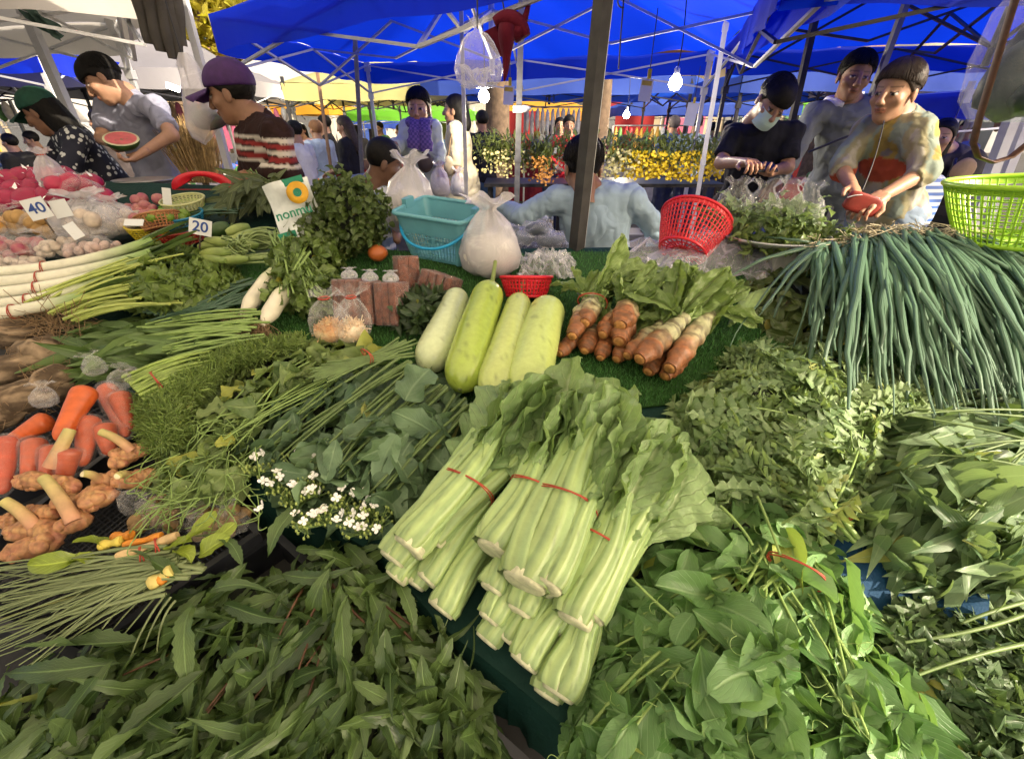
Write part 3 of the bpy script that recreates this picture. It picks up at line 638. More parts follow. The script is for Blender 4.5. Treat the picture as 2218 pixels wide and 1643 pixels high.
# bottom right corner: broader lobes, darker
ML_I = leafmat('broad_lobed_leaf', (.11, .18, .07), (.04, .09, .035), veins=6, rough=.45)
li = leafset(7, L=.12, W=.075, prof='lobed', n=20, fold=.3, curl=.3, wav=.12, cols=3)
polyI = [(1905, 1340), (2010, 1310), (2140, 1330), (2300, 1300), (2300, 1700), (2080, 1700), (2040, 1580), (1960, 1480)]
tI = pile('lobed_greens_heap', 'dusty olive heap of broad lobed greens in the lower right corner', 'greens', polyI, away(2260, 1330, -.2, .3), .05, 120, li, ML_I, 140, 130, (.6, 1.05), jit=.8, tilt=.3, roll=.8, core=M_CORE, seed=4)
stems(tI, M_STEMD, [[P(2218, 1330, .08), P(2120, 1370, .08), P(1960, 1390, .05)], [P(2240, 1390, .08), P(2120, 1410, .09), P(1990, 1460, .07)], [P(2230, 1300, .07), P(2150, 1320, .08), P(2080, 1350, .06)]], .004)
# ---------------------------------------------------------------- right: long narrow leaves
ML_H = leafmat('long_morning_glory_leaf', (.21, .31, .15), (.04, .1, .04), vein=(.32, .44, .22), veins=14, rough=.42, yellow=.02)  # leaf tones spread wider than natural to deepen the heap's shading
lh = leafset(9, L=.18, W=.036, prof='lance', n=12, fold=.45, curl=.45, wav=.14, twist=.7)
polyH = [(1850, 1120), (1900, 1000), (1960, 900), (2060, 850), (2300, 830), (2300, 1320), (2160, 1290), (2060, 1300), (1950, 1260), (1870, 1200)]
def flH(px, py): return nrm(np.array([-1, .25+.55*sstep(900, 1200, py)+.2*math.sin(px*.02)]))
tH = pile('water_spinach_heap', 'heap of long narrow water spinach leaves below the onions, right edge', 'water spinach', polyH, flH, .11, 150, lh, ML_H, 290, 280, (.65, 1.2), jit=.24, tilt=.2, roll=.6, core=M_CORE, seed=5)
dH = t_dm[tH.name]
stems(tH, M_STEMD, [wig(P(2260, RNG.uniform(880, 1050), .14), P(RNG.uniform(1950, 2100), RNG.uniform(880, 1150), .12), .02, .04) for _ in range(12)], .003, .6)
# ---------------------------------------------------------------- kale with white flowers
ML_J = leafmat('kale_leaf', (.16, .26, .13), (.04, .09, .045), vein=(.26, .36, .2), veins=9, rough=.5, yellow=.03)
lj = leafset(8, L=.12, W=.06, prof='oval', n=10, fold=.4, curl=.3, wav=.3)
polyJ = [(540, 960), (600, 880), (700, 820), (800, 790), (900, 790), (1000, 850), (1040, 900), (1000, 990), (920, 1060), (850, 1140), (760, 1150), (640, 1110), (560, 1020)]
tJ = pile('flowering_kale_heap', 'blue green kale bunches with white flowers, left of the mustard', 'kale', polyJ, const(-.8, .55), .09, 110, lj, ML_J, 180, 80, (.5, 1.15), jit=.65, tilt=.36, roll=1.0, core=M_CORE, seed=6)
dJ = t_dm[tJ.name]
for _ in range(26):
    a = RNG.uniform(0, 1); s0 = (lerp(870, 1020, a)+RNG.uniform(-10, 10), lerp(770, 880, a)+RNG.uniform(-10, 10)); e0 = (lerp(600, 860, a)+RNG.uniform(-40, 40), lerp(960, 1100, a)+RNG.uniform(-40, 40))
    stems(tJ, M_STEMD, [wig(P(*s0, .07+RNG.uniform(0, .03)), dJ.at(*e0, 1.05), .02, .03)], .0045, .5)
M_PET = plain('white_petals', (.82, .82, .76), .6, var=.05, bmp=0); M_BUD = plain('green_buds', (.3, .38, .1), .6, bmp=0)
pet = leafdata(.011, .009, 'obov', 4, .2, -.4, cols=3)
def flower_head(t, px, py, lf, sd_, nf=7):
    r = np.random.default_rng(sd_); c = P(px, py, lf); qb, qs = MB(), MB()
    for k in range(26):
        p = c+r.normal(size=3)*(.016, .016, .01); lump(qb, p, (.0028, .0028, .0045), amp=0, nu=6, nv=4); tube(qs, [c-(0, 0, .02), p], .0008, 4, False)
    hd = qb.build('bud_cluster', M_BUD, t, kind='stuff'); qs.build('flower_stalks', M_STEM, t, kind='stuff')
    for k in range((nf+1)//2):
        p = c+r.normal(size=3)*(.02, .02, .006)+(0, -.004, .014); q = MB(); ax = nrm(r.normal(size=3)*.5+(0, -.5, .8)); x, _, y = frame(ax, (0, 1, .1)); x, y = nrm(np.cross(ax, (1, 0, 0))), nrm(np.cross(ax, np.cross(ax, (1, 0, 0))))
        for a in range(4):
            an = a*math.pi/2+.3; d = x*math.cos(an)+y*math.sin(an); s_ = np.cross(d, ax); put(q, pet, np.stack([s_, d, ax], 1), p, r.uniform(.75, 1.1))
        lump(q, p+ax*.002, (.002, .002, .002), amp=0, nu=6, nv=4); q.build('flower', M_PET, t)
for i, (px, py, k) in enumerate([(555, 1015, 3), (600, 1050, 7), (640, 1010, 8), (665, 1040, 7), (620, 1075, 6), (680, 1060, 6), (700, 1120, 6), (740, 1085, 8), (765, 1110, 8), (800, 1105, 7), (660, 1125, 6), (780, 1140, 6), (815, 1130, 4), (635, 1030, 6)]):
    flower_head(tJ, px, py, .075, i, k)
obj('leaf', as_meshes([leafdata(.1, .1, 'oval', 12, .15, .1, .3, cols=7)], ML_J)[0], ML_J, tJ, mat4(rotz(-.5)@rotx(.5), P(880, 868, .13), 1))
rubber_ring(tJ, P(905, 830, .085), P(800, 900, .08)-P(905, 830, .085), .022, .018)
# ---------------------------------------------------------------- tendril greens (young gourd tips)
ML_K = leafmat('gourd_tip_leaf', (.22, .3, .09), (.07, .13, .035), vein=(.3, .38, .14), veins=7, rough=.5, yellow=.08)
lk = leafset(7, L=.09, W=.075, prof='heart', n=9, fold=.35, curl=.25, wav=.25)
polyK = [(330, 1040), (390, 950), (400, 880), (470, 800), (560, 750), (680, 735), (790, 750), (830, 800), (700, 830), (600, 880), (540, 960), (520, 1040), (460, 1090), (380, 1090)]
tK = pile('gourd_tips_heap', 'heap of gourd tips with heart leaves and thin curling tendrils', 'greens', polyK, away(800, 760, -.2, .1), .1, 90, lk, ML_K, 130, 70, (.45, 1.0), jit=.8, tilt=.4, roll=1.1, core=M_CORE, seed=7)
dK = t_dm[tK.name]
stems(tK, M_STEM, [wig(dK.at(RNG.uniform(600, 860), RNG.uniform(750, 800)), dK.at(RNG.uniform(360, 540), RNG.uniform(900, 1060), 1, .012), .02, .05) for _ in range(22)], .003, .5)
for i in range(150):
    px, py = RNG.uniform(340, 560), RNG.uniform(900, 1110); s0 = P(px, py, .09*RNG.uniform(.6, 1.2)); e0 = P(px-RNG.uniform(-30, 110), py+RNG.uniform(10, 90), .06*RNG.uniform(.3, 1.2)); m0 = lerp(s0, e0, .5)+RNG.normal(0, .022, 3)
    q = MB(); tube(q, bez([s0, m0, m0+RNG.normal(0, .02, 3), e0], 12), .0011, 5, False); q.build('tendril', M_STEM, tK)
stems(tK, M_STEMD, [[P(870+RNG.uniform(-30, 40), 740+RNG.uniform(-10, 40), .08), P(800, 780, .1), P(690+RNG.uniform(-20, 20), 800+RNG.uniform(-20, 30), .1)] for _ in range(24)], .0035, .8)
rubber_ring(tK, P(795, 770, .1), P(870, 740, .09)-P(760, 785, .1), .03, .018)
# ---------------------------------------------------------------- dill
M_DILL = leafmat('dill_frond', (.24, .35, .07), (.13, .22, .04), transl=.3, yellow=.02)
tD = thing('dill_bundle', 'bundle of feathery dill with yellow green stems above the carrots', 'dill', P(430, 830))
polyD = [(300, 860), (400, 800), (520, 745), (660, 730), (640, 760), (500, 800), (420, 880), (400, 960), (330, 980), (310, 930)]
dmD = Dome(polyD, .085, 60, .04, 3)
q = MB(); r = np.random.default_rng(5)
for px, py in spread(polyD, 4200, 8, 1):
    c = dmD.at(px, py, r.uniform(.5, 1.15)); d0 = nrm(r.normal(size=3)+(.3, 0, .3))
    for k in range(3):
        d = nrm(d0+r.normal(size=3)*.6); tube(q, [c, c+d*.012+r.normal(size=3)*.003, c+d*.028], .0011, 3, False)
q.build('fronds', M_DILL, tD, kind='stuff')
M_DST = plain('dill_stem', (.27, .38, .08), .4, scale=30, var=.25)
for k in range(34):
    a = k/33; s0 = P(lerp(265, 345, a)+r.uniform(-4, 4), lerp(815, 900, a), .07+.03*math.sin(a*3.14)+r.uniform(0, .015)); e0 = P(lerp(440, 420, a)+r.uniform(-40, 40), lerp(760, 860, a), .085)
    stems(tD, M_DST, [[s0, lerp(s0, e0, .5)+(0, 0, .015), e0]], .0048, .6)
rubber_ring(tD, P(345, 830, .09), P(500, 760, .09)-P(300, 850, .09), .05, .03)
# ---------------------------------------------------------------- long leaf greens above the dill, celery, leeks
ML_M = leafmat('culantro_leaf', (.13, .21, .06), (.075, .14, .04), veins=12, rough=.4)
lm = leafset(6, L=.22, W=.045, prof='lance', n=12, fold=.35, curl=.12, wav=.12, serr=0)
polyM = [(135, 790), (170, 700), (300, 690), (430, 700), (530, 720), (480, 770), (350, 790), (220, 810)]
tM = pile('culantro_bundle', 'bundle of long strap leaves with pale roots left of the radish', 'greens', polyM, const(-1, .12), .07, 50, lm, ML_M, 90, 60, (.7, 1.1), jit=.22, tilt=.14, core=M_CORE, seed=9)
for k in range(26):
    y0 = RNG.uniform(670, 745); s0 = P(530+RNG.uniform(-30, 60), y0, .07); e0 = P(330+RNG.uniform(-60, 60), y0+RNG.uniform(10, 50), .08); stems(tM, M_STEM, [wig(s0, e0, .015, .03)], .004, .7)
ML_N = leafmat('celery_leaf', (.17, .25, .05), (.1, .17, .035), veins=5, rough=.45)
ln = leafset(6, L=.042, W=.04, prof='wavy', n=6, fold=.4, curl=.3, wav=.4)
polyN = [(220, 590), (330, 530), (420, 540), (500, 570), (530, 620), (480, 680), (360, 690), (260, 660)]
tN = pile('celery_heap', 'heap of leafy celery with yellow green stalks behind the culantro', 'celery', polyN, const(1, -.3), .13, 70, ln, ML_N, 260, 420, (.7, 1.3), jit=1.2, tilt=.5, roll=.9, core=M_CORE, seed=10)
M_CEL = plain('celery_stalk', (.42, .5, .12), .4, scale=30, var=.2)
for k in range(44):
    a = RNG.uniform(0, 1); s0 = P(lerp(60, 170, a)+RNG.uniform(-20, 20), lerp(650, 690, a)+RNG.uniform(-10, 10), .05+RNG.uniform(0, .04)); e0 = P(RNG.uniform(250, 400), lerp(545, 660, a)+RNG.uniform(-15, 15), .13+RNG.uniform(-.03, .02)); stems(tN, M_CEL, [wig(s0, e0, .02, .03)], .005, .6)
M_LEEK = vcol('leek_skin', .35, 30, .12)
for i, (p0, p1, p2, w_, lb_) in enumerate([((-60, 592), (150, 590), (330, 520), .021, 'uppermost white leek with green top under the garlic bags'), ((-60, 615), (130, 612), (330, 548), .023, 'second white leek from the top of the stack'), ((-60, 640), (120, 632), (320, 565), .022, 'third white leek in the stack at the left edge'), ((-60, 664), (100, 655), (250, 600), .019, 'fourth white leek in the stack at the left edge'), ((-70, 690), (60, 672), (190, 640), .02, 'lowest white leek above the brown roots')]):
    t = thing('leek', lb_, 'leek', P(40, p0[1]), 'white leeks at the left edge'); q = MB(); k = np.linspace(0, 1, 14); pa = bez([P(*p0, .06), P(*p1, .085), P(*p2, .1)], 14)
    col = np.array([lerp(np.array([.72, .7, .55]), np.array([.2, .32, .08]), sstep(.5, 1, x)) for x in k]); tube(q, pa, w_*(1-.25*k), 12, True, col); q.build('shank', M_LEEK, t)
    mes = as_meshes(leafset(3, L=.19, W=.045, prof='strap', n=10, fold=.5, curl=.1), leafmat('leek_top%d' % i, (.1, .17, .05), (.06, .11, .045), veins=2))
    d = nrm(pa[-1]-pa[-3])
    for a in range(3): x, d_, z = frame(nrm(d+RNG.normal(0, .1, 3))); obj('leaf', mes[a], None, t, mat4(np.stack([x, d_, z], 1), pa[-2], 1))
    rubber_ring(t, pa[5], pa[6]-pa[4], w_*1.05, w_*1.05)
# ---------------------------------------------------------------- mustard bundles
M_MUS = vcol('mustard_stalk', .36, 35, .14, .0012, .5); M_CUT = plain('cut_stalk_end', (.62, .62, .4), .6, scale=60, var=.25, bmp=.002)
ML_MU = leafmat('mustard_leaf', (.29, .42, .17), (.19, .31, .11), vein=(.46, .56, .3), veins=8, rough=.45, yellow=.0, bmp=.006, veinf=.8)
def crinkle(L, W, fold, curl, seed):
    p, f, uv = leafdata(L, W, 'obov', 34, fold, curl, 0, cols=19, seed=seed); c = uv[:, 0]*2-1; v = uv[:, 1]
    p[:, 0] *= 1+.04*np.sin(v*31+seed)*np.abs(c); e = np.abs(c)**2
    p[:, 2] += W*(.085*e*np.sin(v*22+seed*2+c*2)+.03*e*np.sin(v*49+seed+c*5))+.009*noise(np.stack([p[:, 0]*1., p[:, 1]*1., 0*c+seed], 1), 95, seed)*(1-.6*np.exp(-(c/.15)**2))+.003*noise(p, 190, seed+2)
    p[:, 2] -= .012*np.exp(-(c/.1)**2); return p, f, uv
lmu = [crinkle(.32, .16, f_, c_, s_) for s_, (f_, c_) in enumerate([(.4, .25), (.6, .1), (.3, .5), (.5, .35), (.7, -.1)])]
mesMU = as_meshes(lmu, ML_MU)
MB_SEED = [0]
def mustard_stalk(t, p0, p1, w, up=(0, -.4, 1), pale=0.):
    """one plant: ribbed petioles wrapped round each other, flared foot, cut disc"""
    MB_SEED[0] += 1; r = np.random.default_rng(MB_SEED[0]); p0, p1 = np.asarray(p0, float), np.asarray(p1, float); x, d, z = frame(p1-p0, up); L = np.linalg.norm(p1-p0); n = 18; k = np.linspace(0, 1, n)
    stq = None
    for j in range(5):
        an = j/5*6.28+r.uniform(-.3, .3); off = w*(.16 if j else .0); q = MB()
        sp = np.array([off*(1+.9*s*s)*(.65+.5*math.sin(min(1, s*3.5)*1.57)) for s in k]); wob = w*.07*np.sin(k*r.uniform(4, 7)+r.uniform(0, 6))
        pa = p0+d*(k*L*r.uniform(.93, 1.02))[:, None]+(x*math.cos(an)+z*math.sin(an))*sp[:, None]+x*wob[:, None]
        rad = w*(.335+.03*np.exp(-((k-.06)/.05)**2)-.09*sstep(.25, 1, k)+.02*np.sin(k*5+j)-.1*sstep(.75, 1, k))
        m = 40; a = np.arange(m)/m*2*math.pi; V = []; C = []; fib = 1+.055*np.clip(r.normal(size=m), -1.6, 1.6); dirt = r.normal(size=(n, m))
        g0 = np.array([.34, .45, .165])*r.uniform(.88, 1.06); g1 = np.array([.25, .37, .1]); g2 = np.array([.2, .33, .16])
        for i in range(n):
            rib = 1+.075*np.cos(a*7+j)+.035*np.cos(a*13); V.append(pa[i]+(rad[i]*rib)[:, None]*(np.cos(a)[:, None]*x+np.sin(a)[:, None]*z*.86))
            st_ = .5+.5*np.cos(a*7+j*2+k[i]*1.5); c = lerp(g0, g1, sstep(.25, 1., k[i])*.8)[None]*(1-.0*st_[:, None]); c = c*(1-.42*(1-st_)[:, None])+g2*.42*(1-st_)[:, None]; C.append(c*fib[:, None]*(1-.3*(dirt[i] > 1.9))[:, None]*(.78+.22*sstep(0, .1, k[i])))
        i_ = np.arange(n-1)[:, None]*m; jj = np.arange(m)[None]; j2 = (jj+1) % m
        q.add(np.concatenate(V), np.stack([i_+jj, i_+j2, i_+m+j2, i_+m+jj], -1).reshape(-1, 4), None, np.concatenate(C)); o = q.build('stalk', M_MUS, t); stq = stq or o
    q = MB(); xd = nrm(x); lathe(q, [(.0001, .002), (w*.2, .003), (w*.36, .002), (w*.4, -.002), (w*.4, -.012), (w*.36, -.02)], 18, p0-d*.002, np.stack([x, -z, -d], 1)); q.build('cut_end', M_CUT, stq)
def mustard_leaf(t, p, tgt, s, up=(0, -.5, 1), i=0):
    x, d, z = frame(np.asarray(tgt)-np.asarray(p), up); obj('leaf', mesMU[i % 5], ML_MU, t, mat4(np.stack([x, d, z], 1), p, s))
def bundle(label, stalks, leaves, band=None):
    t = thing('mustard_bundle', label, 'mustard greens', P(*stalks[0][0], 0), 'mustard green bundles')
    for (b0, b1, l0, l1, w) in stalks: mustard_stalk(t, P(*b0, l0), P(*b0, l0)+(P(*b1, l1)-P(*b0, l0))*(1.1 if band else 1), w)
    for k, (b0, b1, l0, l1, s) in enumerate(leaves): mustard_leaf(t, P(*b0, l0), P(*b1, l1), s*1.05, (RNG.normal(0, .5), -.5, 1), k+len(label))
    if band:
        for j, (b0, b1, l0, l1, w) in enumerate(stalks):
            p0, p1 = P(*b0, l0), P(*b1, l1); x, d, z = frame(p1-p0, (0, -.4, 1))
            for s_ in (-1, 1): st_ = lerp(p0, p1, .6)+x*s_*w*.2+z*w*.1; mustard_leaf(t, st_, st_+d*.2+x*s_*RNG.uniform(.0, .035)+z*.012, RNG.uniform(.75, .95), (s_*.8+RNG.normal(0, .3), -.3, .9), j*2+(s_ > 0))
    if band: rubber_ring(t, P(*band[0], band[2]), P(*band[1], band[3])-P(*band[0], band[2]), band[4], band[5])
bundle('leftmost banded mustard bundle with broad pale stalks', [((885, 1185), (1090, 935), .1, .12, .085), ((850, 1210), (1040, 960), .07, .1, .07), ((940, 1170), (1130, 975), .08, .1, .062)],
       [((1030, 1000), (1070, 880), .12, .14, .75), ((1090, 960), (1160, 930), .11, .1, .6), ((1080, 980), (1150, 850), .1, .13, .6)], ((1010, 1052), (1050, 1000), .1, .105, .066, .05))
bundle('banded mustard bundle between the leftmost and the tallest one', [((1068, 1190), (1175, 1000), .12, .13, .082), ((1105, 1190), (1190, 1010), .1, .12, .06)],
       [((1160, 1020), (1150, 850), .13, .15, .75), ((1190, 1000), (1230, 860), .12, .14, .6)], ((1155, 1060), (1180, 1015), .125, .13, .05, .045))
bundle('tallest banded mustard bundle in the middle of the stall', [((1135, 1262), (1268, 950), .13, .15, .098), ((1185, 1268), (1292, 1060), .145, .15, .066), ((1165, 1270), (1310, 980), .11, .13, .08)],
       [((1240, 1000), (1235, 815), .15, .17, .85), ((1280, 980), (1330, 860), .15, .16, .75), ((1260, 960), (1290, 810), .14, .15, .7), ((1290, 1000), (1330, 900), .15, .15, .5)], ((1225, 1085), (1265, 1000), .14, .15, .064, .05))
bundle('rightmost banded mustard bundle with crinkled drooping leaves', [((1243, 1345), (1345, 1095), .1, .13, .075), ((1275, 1330), (1420, 1075), .09, .12, .07)],
       [((1330, 1110), (1470, 950), .13, .12, .8), ((1390, 1080), (1500, 1010), .12, .1, .75), ((1320, 1080), (1400, 860), .13, .14, .8), ((1400, 1090), (1490, 1120), .11, .06, .6)], ((1290, 1170), (1330, 1105), .11, .12, .055, .045))
bundle('mustard bundle lying lowest at the front cloth edge', [((1208, 1500), (1290, 1300), .05, .07, .07), ((1185, 1505), (1270, 1300), .03, .05, .06), ((1135, 1435), (1235, 1260), .05, .07, .066)], [], None)
bundle('small mustard stalks under the tallest bundle', [((1055, 1385), (1150, 1240), .03, .05, .058), ((1100, 1385), (1190, 1240), .035, .06, .058), ((1060, 1340), (1160, 1190), .055, .07, .055), ((1125, 1325), (1190, 1200), .07, .08, .062), ((1195, 1360), (1260, 1230), .055, .08, .055)], [], None)
bundle('mustard stalks under the leftmost bundle', [((955, 1318), (1090, 1120), .035, .06, .072), ((925, 1255), (1060, 1090), .055, .07, .058), ((1065, 1275), (1130, 1160), .08, .09, .055), ((858, 1250), (960, 1120), .04, .06, .06), ((900, 1265), (1010, 1100), .03, .05, .05)], [], None)
# ================================================================ fruit, roots, bags and baskets on the stall
def tubeprof(mb, pa, rad, n=28, colfn=None, squash=1., amp=0., fr=20, seed=0):
    k = len(pa); q = MB(); tube(q, pa, rad, n, True, None, squash)
    for v, f, uv in zip(q.v, q.f4+q.f3, q.uv):
        pass
    V = np.concatenate(q.v); ctr = np.concatenate([np.repeat(pa, n, 0), np.repeat(pa[:1], n+1, 0), np.repeat(pa[-1:], n+1, 0)])
    if amp: dv = V-ctr; V = ctr+dv*(1+amp*noise(V, fr, seed))[:, None]
    s = np.concatenate([np.repeat(np.linspace(0, 1, k), n), np.zeros(n+1), np.ones(n+1)])
    C = colfn(V, s) if colfn else None
    mb.v.append(V); mb.uv.append(np.concatenate(q.uv)); mb.c.append(np.ones((len(V), 3)) if C is None else C)
    mb.f4 += [f+mb.n for f in q.f4]; mb.f3 += [f+mb.n for f in q.f3]; mb.n += len(V); return mb
# ---------------------------------------------------------------- gourds
M_GOU = vcol('gourd_skin', .18, 70, .1, .0012, .75); M_GST = plain('gourd_stalk', (.2, .26, .07), .6)
def gourd(label, b, t_, wb, wt, lb, lt, col, stem=None, wax=.0, bend=0.):
    wb *= .95; wt *= .93; p0, p1 = P(*b, lb), P(*t_, lt); d = p1-p0; L = np.linalg.norm(d); dn = d/L; g = thing('gourd', label, 'gourd', P(*b), 'pale green gourds in a row')
    k = np.concatenate([1-np.cos(np.linspace(0, math.pi/2, 9)), 1+np.linspace(.12, 3.2, 18), 4.2+np.sin(np.linspace(.12, math.pi/2, 9))]); k /= k[-1]
    r_ = lerp(wb, wt, sstep(.25, .95, k)); cap = np.sqrt(np.clip(1-((np.clip(.2-k, 0, .2))/.2)**2, .0004, 1))*np.sqrt(np.clip(1-((np.clip(k-.86, 0, .14))/.14)**2, .0004, 1))
    x, _, z = frame(dn); e = wb*.9; ks = k*(L+2*e)-e; pa = p0+dn*ks[:, None]+x*(bend*np.sin(k*3.14))[:, None]
    c0 = np.array(col)
    def cf(V, s):
        n_ = noise(V, 30, 3)*.5+.5; sp = (noise(V, 210, 5) > .8)*.3+(noise(V*np.array([1, .5, 1]), 120, 6) > .97)*.4; c = c0*(1+.06*(n_-.5))[:, None]; c = c*(1+.12*(.5-s))[:, None]; return np.clip(c*(1-sp)[:, None]+wax*.12, 0, 1)
    q = MB(); tubeprof(q, pa, r_*cap, 32, cf, amp=.02, fr=14, seed=int(b[0]) % 7); q.build('fruit', M_GOU, g)
    if stem: q = MB(); e_ = pa[-1]; tube(q, bez([e_-dn*.005, e_+dn*.02, P(*stem, lt+.02)], 7), np.linspace(.009, .006, 7), 8); q.build('stalk', M_GST, g)
    q = MB(); lathe(q, [(.0005, .002), (.005, .001), (.008, -.003)], 10, pa[0]-dn*.0, np.stack([x, -z, -dn], 1)); q.build('blossom_scar', M_GST, g)
    return pa
gourd('pale dull gourd with scratches, leftmost of the four', (933, 772), (985, 652), .056, .045, .05, .055, (.46, .53, .28), None, .3, .008)
gourd('shiny yellow green gourd with stalk, second from left', (1006, 812), (1058, 640), .06, .054, .07, .085, (.31, .41, .06), (1073, 566), 0, -.004)
gourd('slim striped gourd with short stalk, third from left', (1070, 838), (1122, 660), .054, .045, .08, .065, (.42, .5, .14), (1136, 600), .1, .004)
gourd('thick smooth gourd at the right end of the four', (1142, 835), (1186, 678), .066, .06, .075, .065, (.43, .53, .15), None, .1, -.006)
# ---------------------------------------------------------------- stem lettuce roots
M_CEL2 = vcol('stem_lettuce_skin', .5, 55, .3, .004, .45); M_CELC = plain('stem_lettuce_cut', (.5, .24, .07), .6, scale=80, var=.35)
ML_CL = leafmat('stem_lettuce_leaf', (.28, .4, .12), (.14, .22, .06), vein=(.48, .55, .28), veins=8, rough=.45, bmp=.005)
lcl = [crinkle(.2, .062, .7, c_, i) for i, c_ in enumerate([.15, .4, .7, -.1])]; mesCL = as_meshes(lcl, ML_CL)
def celtuce(label, b, nk, tip, w, l0, l1, brown=.55, nl=5):
    w *= .84; nl = nl*2
    g = thing('stem_lettuce', label, 'stem lettuce', P(*b), 'stem lettuces with brown stems'); p0, p1 = P(*b, l0), P(*nk, l1); k = np.linspace(0, 1, 64); d = nrm(p1-p0); pa = p0+np.outer(k, p1-p0)
    rr = w*(.62+.38*sstep(0, .22, k)-.38*sstep(.55, 1, k))*(1+.022*np.sin(k*44+b[0]+2*np.sin(k*11))+.02*np.sin(k*83+3*np.sin(k*7))); sd_ = int(b[0]+b[1]) % 8
    def cf(V, s):
        n_ = noise(V, 60, sd_)*.5+.5; ring = (np.sin(s*44+b[0]+3.*noise(V, 45, sd_)) < -.25+.8*noise(V, 90, 2)); a = np.array([.27, .1, .035]); c = np.array([.36, .36, .2]); dk = np.array([.07, .045, .025])
        f = sstep(brown-.22, brown+.25, s+.25*(n_-.5)); o = lerp(a, c, f[:, None])*(.75+.5*n_)[:, None]; return np.where(ring[:, None], lerp(o, dk, .4+.25*f[:, None]), o)
    q = MB(); tubeprof(q, pa, rr, 18, cf, amp=.17, fr=80, seed=sd_); o = q.build('stem', M_CEL2, g)
    x, _, z = frame(d); q = MB(); lathe(q, [(.0002, .004), (w*.3, .0045), (w*.46, .002), (w*.54, -.004)], 14, p0-d*.001, np.stack([x, -z, -d], 1)); q.build('cut_end', M_CELC, o)
    tp = P(*tip, l1+.05)
    for j in range(nl):
        dd = nrm(tp-p1+RNG.normal(0, .055, 3)); x, dd, z = frame(dd, (RNG.normal(0, .7), -.4, 1)); obj('leaf', mesCL[RNG.integers(4)], ML_CL, g, mat4(np.stack([x, dd, z], 1), p1-d*.012, np.linalg.norm(tp-p1)/.2*RNG.uniform(.85, 1.15)))
for a in [('stem lettuce under its neighbours, nearest the gourds', (1212, 765), (1262, 715), (1330, 640), .026, .03, .03, .7, 2), ('stem lettuce lying flat beneath the banded pair', (1266, 760), (1290, 710), (1340, 640), .03, .035, .04, .7, 2),
          ('short stem lettuce with ringed end in the lower row', (1300, 775), (1320, 715), (1380, 650), .026, .03, .04, .8, 2), ('stem lettuce with round cut end, middle of the lower row', (1335, 778), (1372, 725), (1430, 650), .028, .03, .04, .8, 2),
          ('stem lettuce under the two longest ones', (1403, 805), (1450, 740), (1500, 660), .03, .03, .04, .8, 2), ('lowest stem lettuce in front of the longest', (1440, 815), (1500, 745), (1560, 660), .03, .03, .04, .8, 2),
          ('left one of the banded stem lettuce pair by the gourds', (1240, 728), (1275, 645), (1310, 575), .031, .08, .09, .45, 5), ('right one of the banded stem lettuce pair by the gourds', (1266, 700), (1292, 640), (1390, 565), .035, .1, .1, .3, 6),
          ('dark red stem lettuce beside the broad orange one', (1305, 725), (1345, 672), (1400, 610), .033, .075, .085, .6, 4), ('broad orange stem lettuce with pale leaf fan', (1342, 705), (1366, 655), (1440, 585), .04, .115, .115, .55, 7),
          ('orange tipped stem lettuce under the broad one', (1340, 740), (1365, 690), (1420, 640), .036, .08, .08, .75, 3), ('slanting stem lettuce with red end, third from right', (1358, 770), (1432, 702), (1500, 600), .028, .065, .085, .4, 5),
          ('long brown stem lettuce with heavy cut end, second from right', (1385, 778), (1482, 690), (1530, 590), .036, .1, .11, .45, 7), ('longest stem lettuce with white green neck, rightmost', (1450, 798), (1545, 670), (1590, 605), .036, .085, .1, .4, 6)]:
    celtuce(*a)
rg = tag(rubber_ring(None, P(1283, 655, .1), P(1285, 640, .1)-P(1255, 720, .09), .045, .035), 'red rubber band round the stem lettuce pair', 'rubber band')
# small okra-like bunch
t = thing('okra_bunch', 'small bunch of green okra pods right of the stem lettuces', 'okra', P(1600, 680)); M_OKR = plain('okra_skin', (.25, .36, .12), .5, scale=40)
for i in range(6):
    p0 = P(1580+i*7, 705-i*5, .03+.01*(i % 2)); p1 = P(1620+i*9, 640-i*3, .05); k = np.linspace(0, 1, 9); q = MB(); tube(q, p0+np.outer(k, p1-p0), .011*np.sin(np.clip(k*.9+.1, 0, 1)*2.6)+.003, 7); q.build('pod', M_OKR, t)
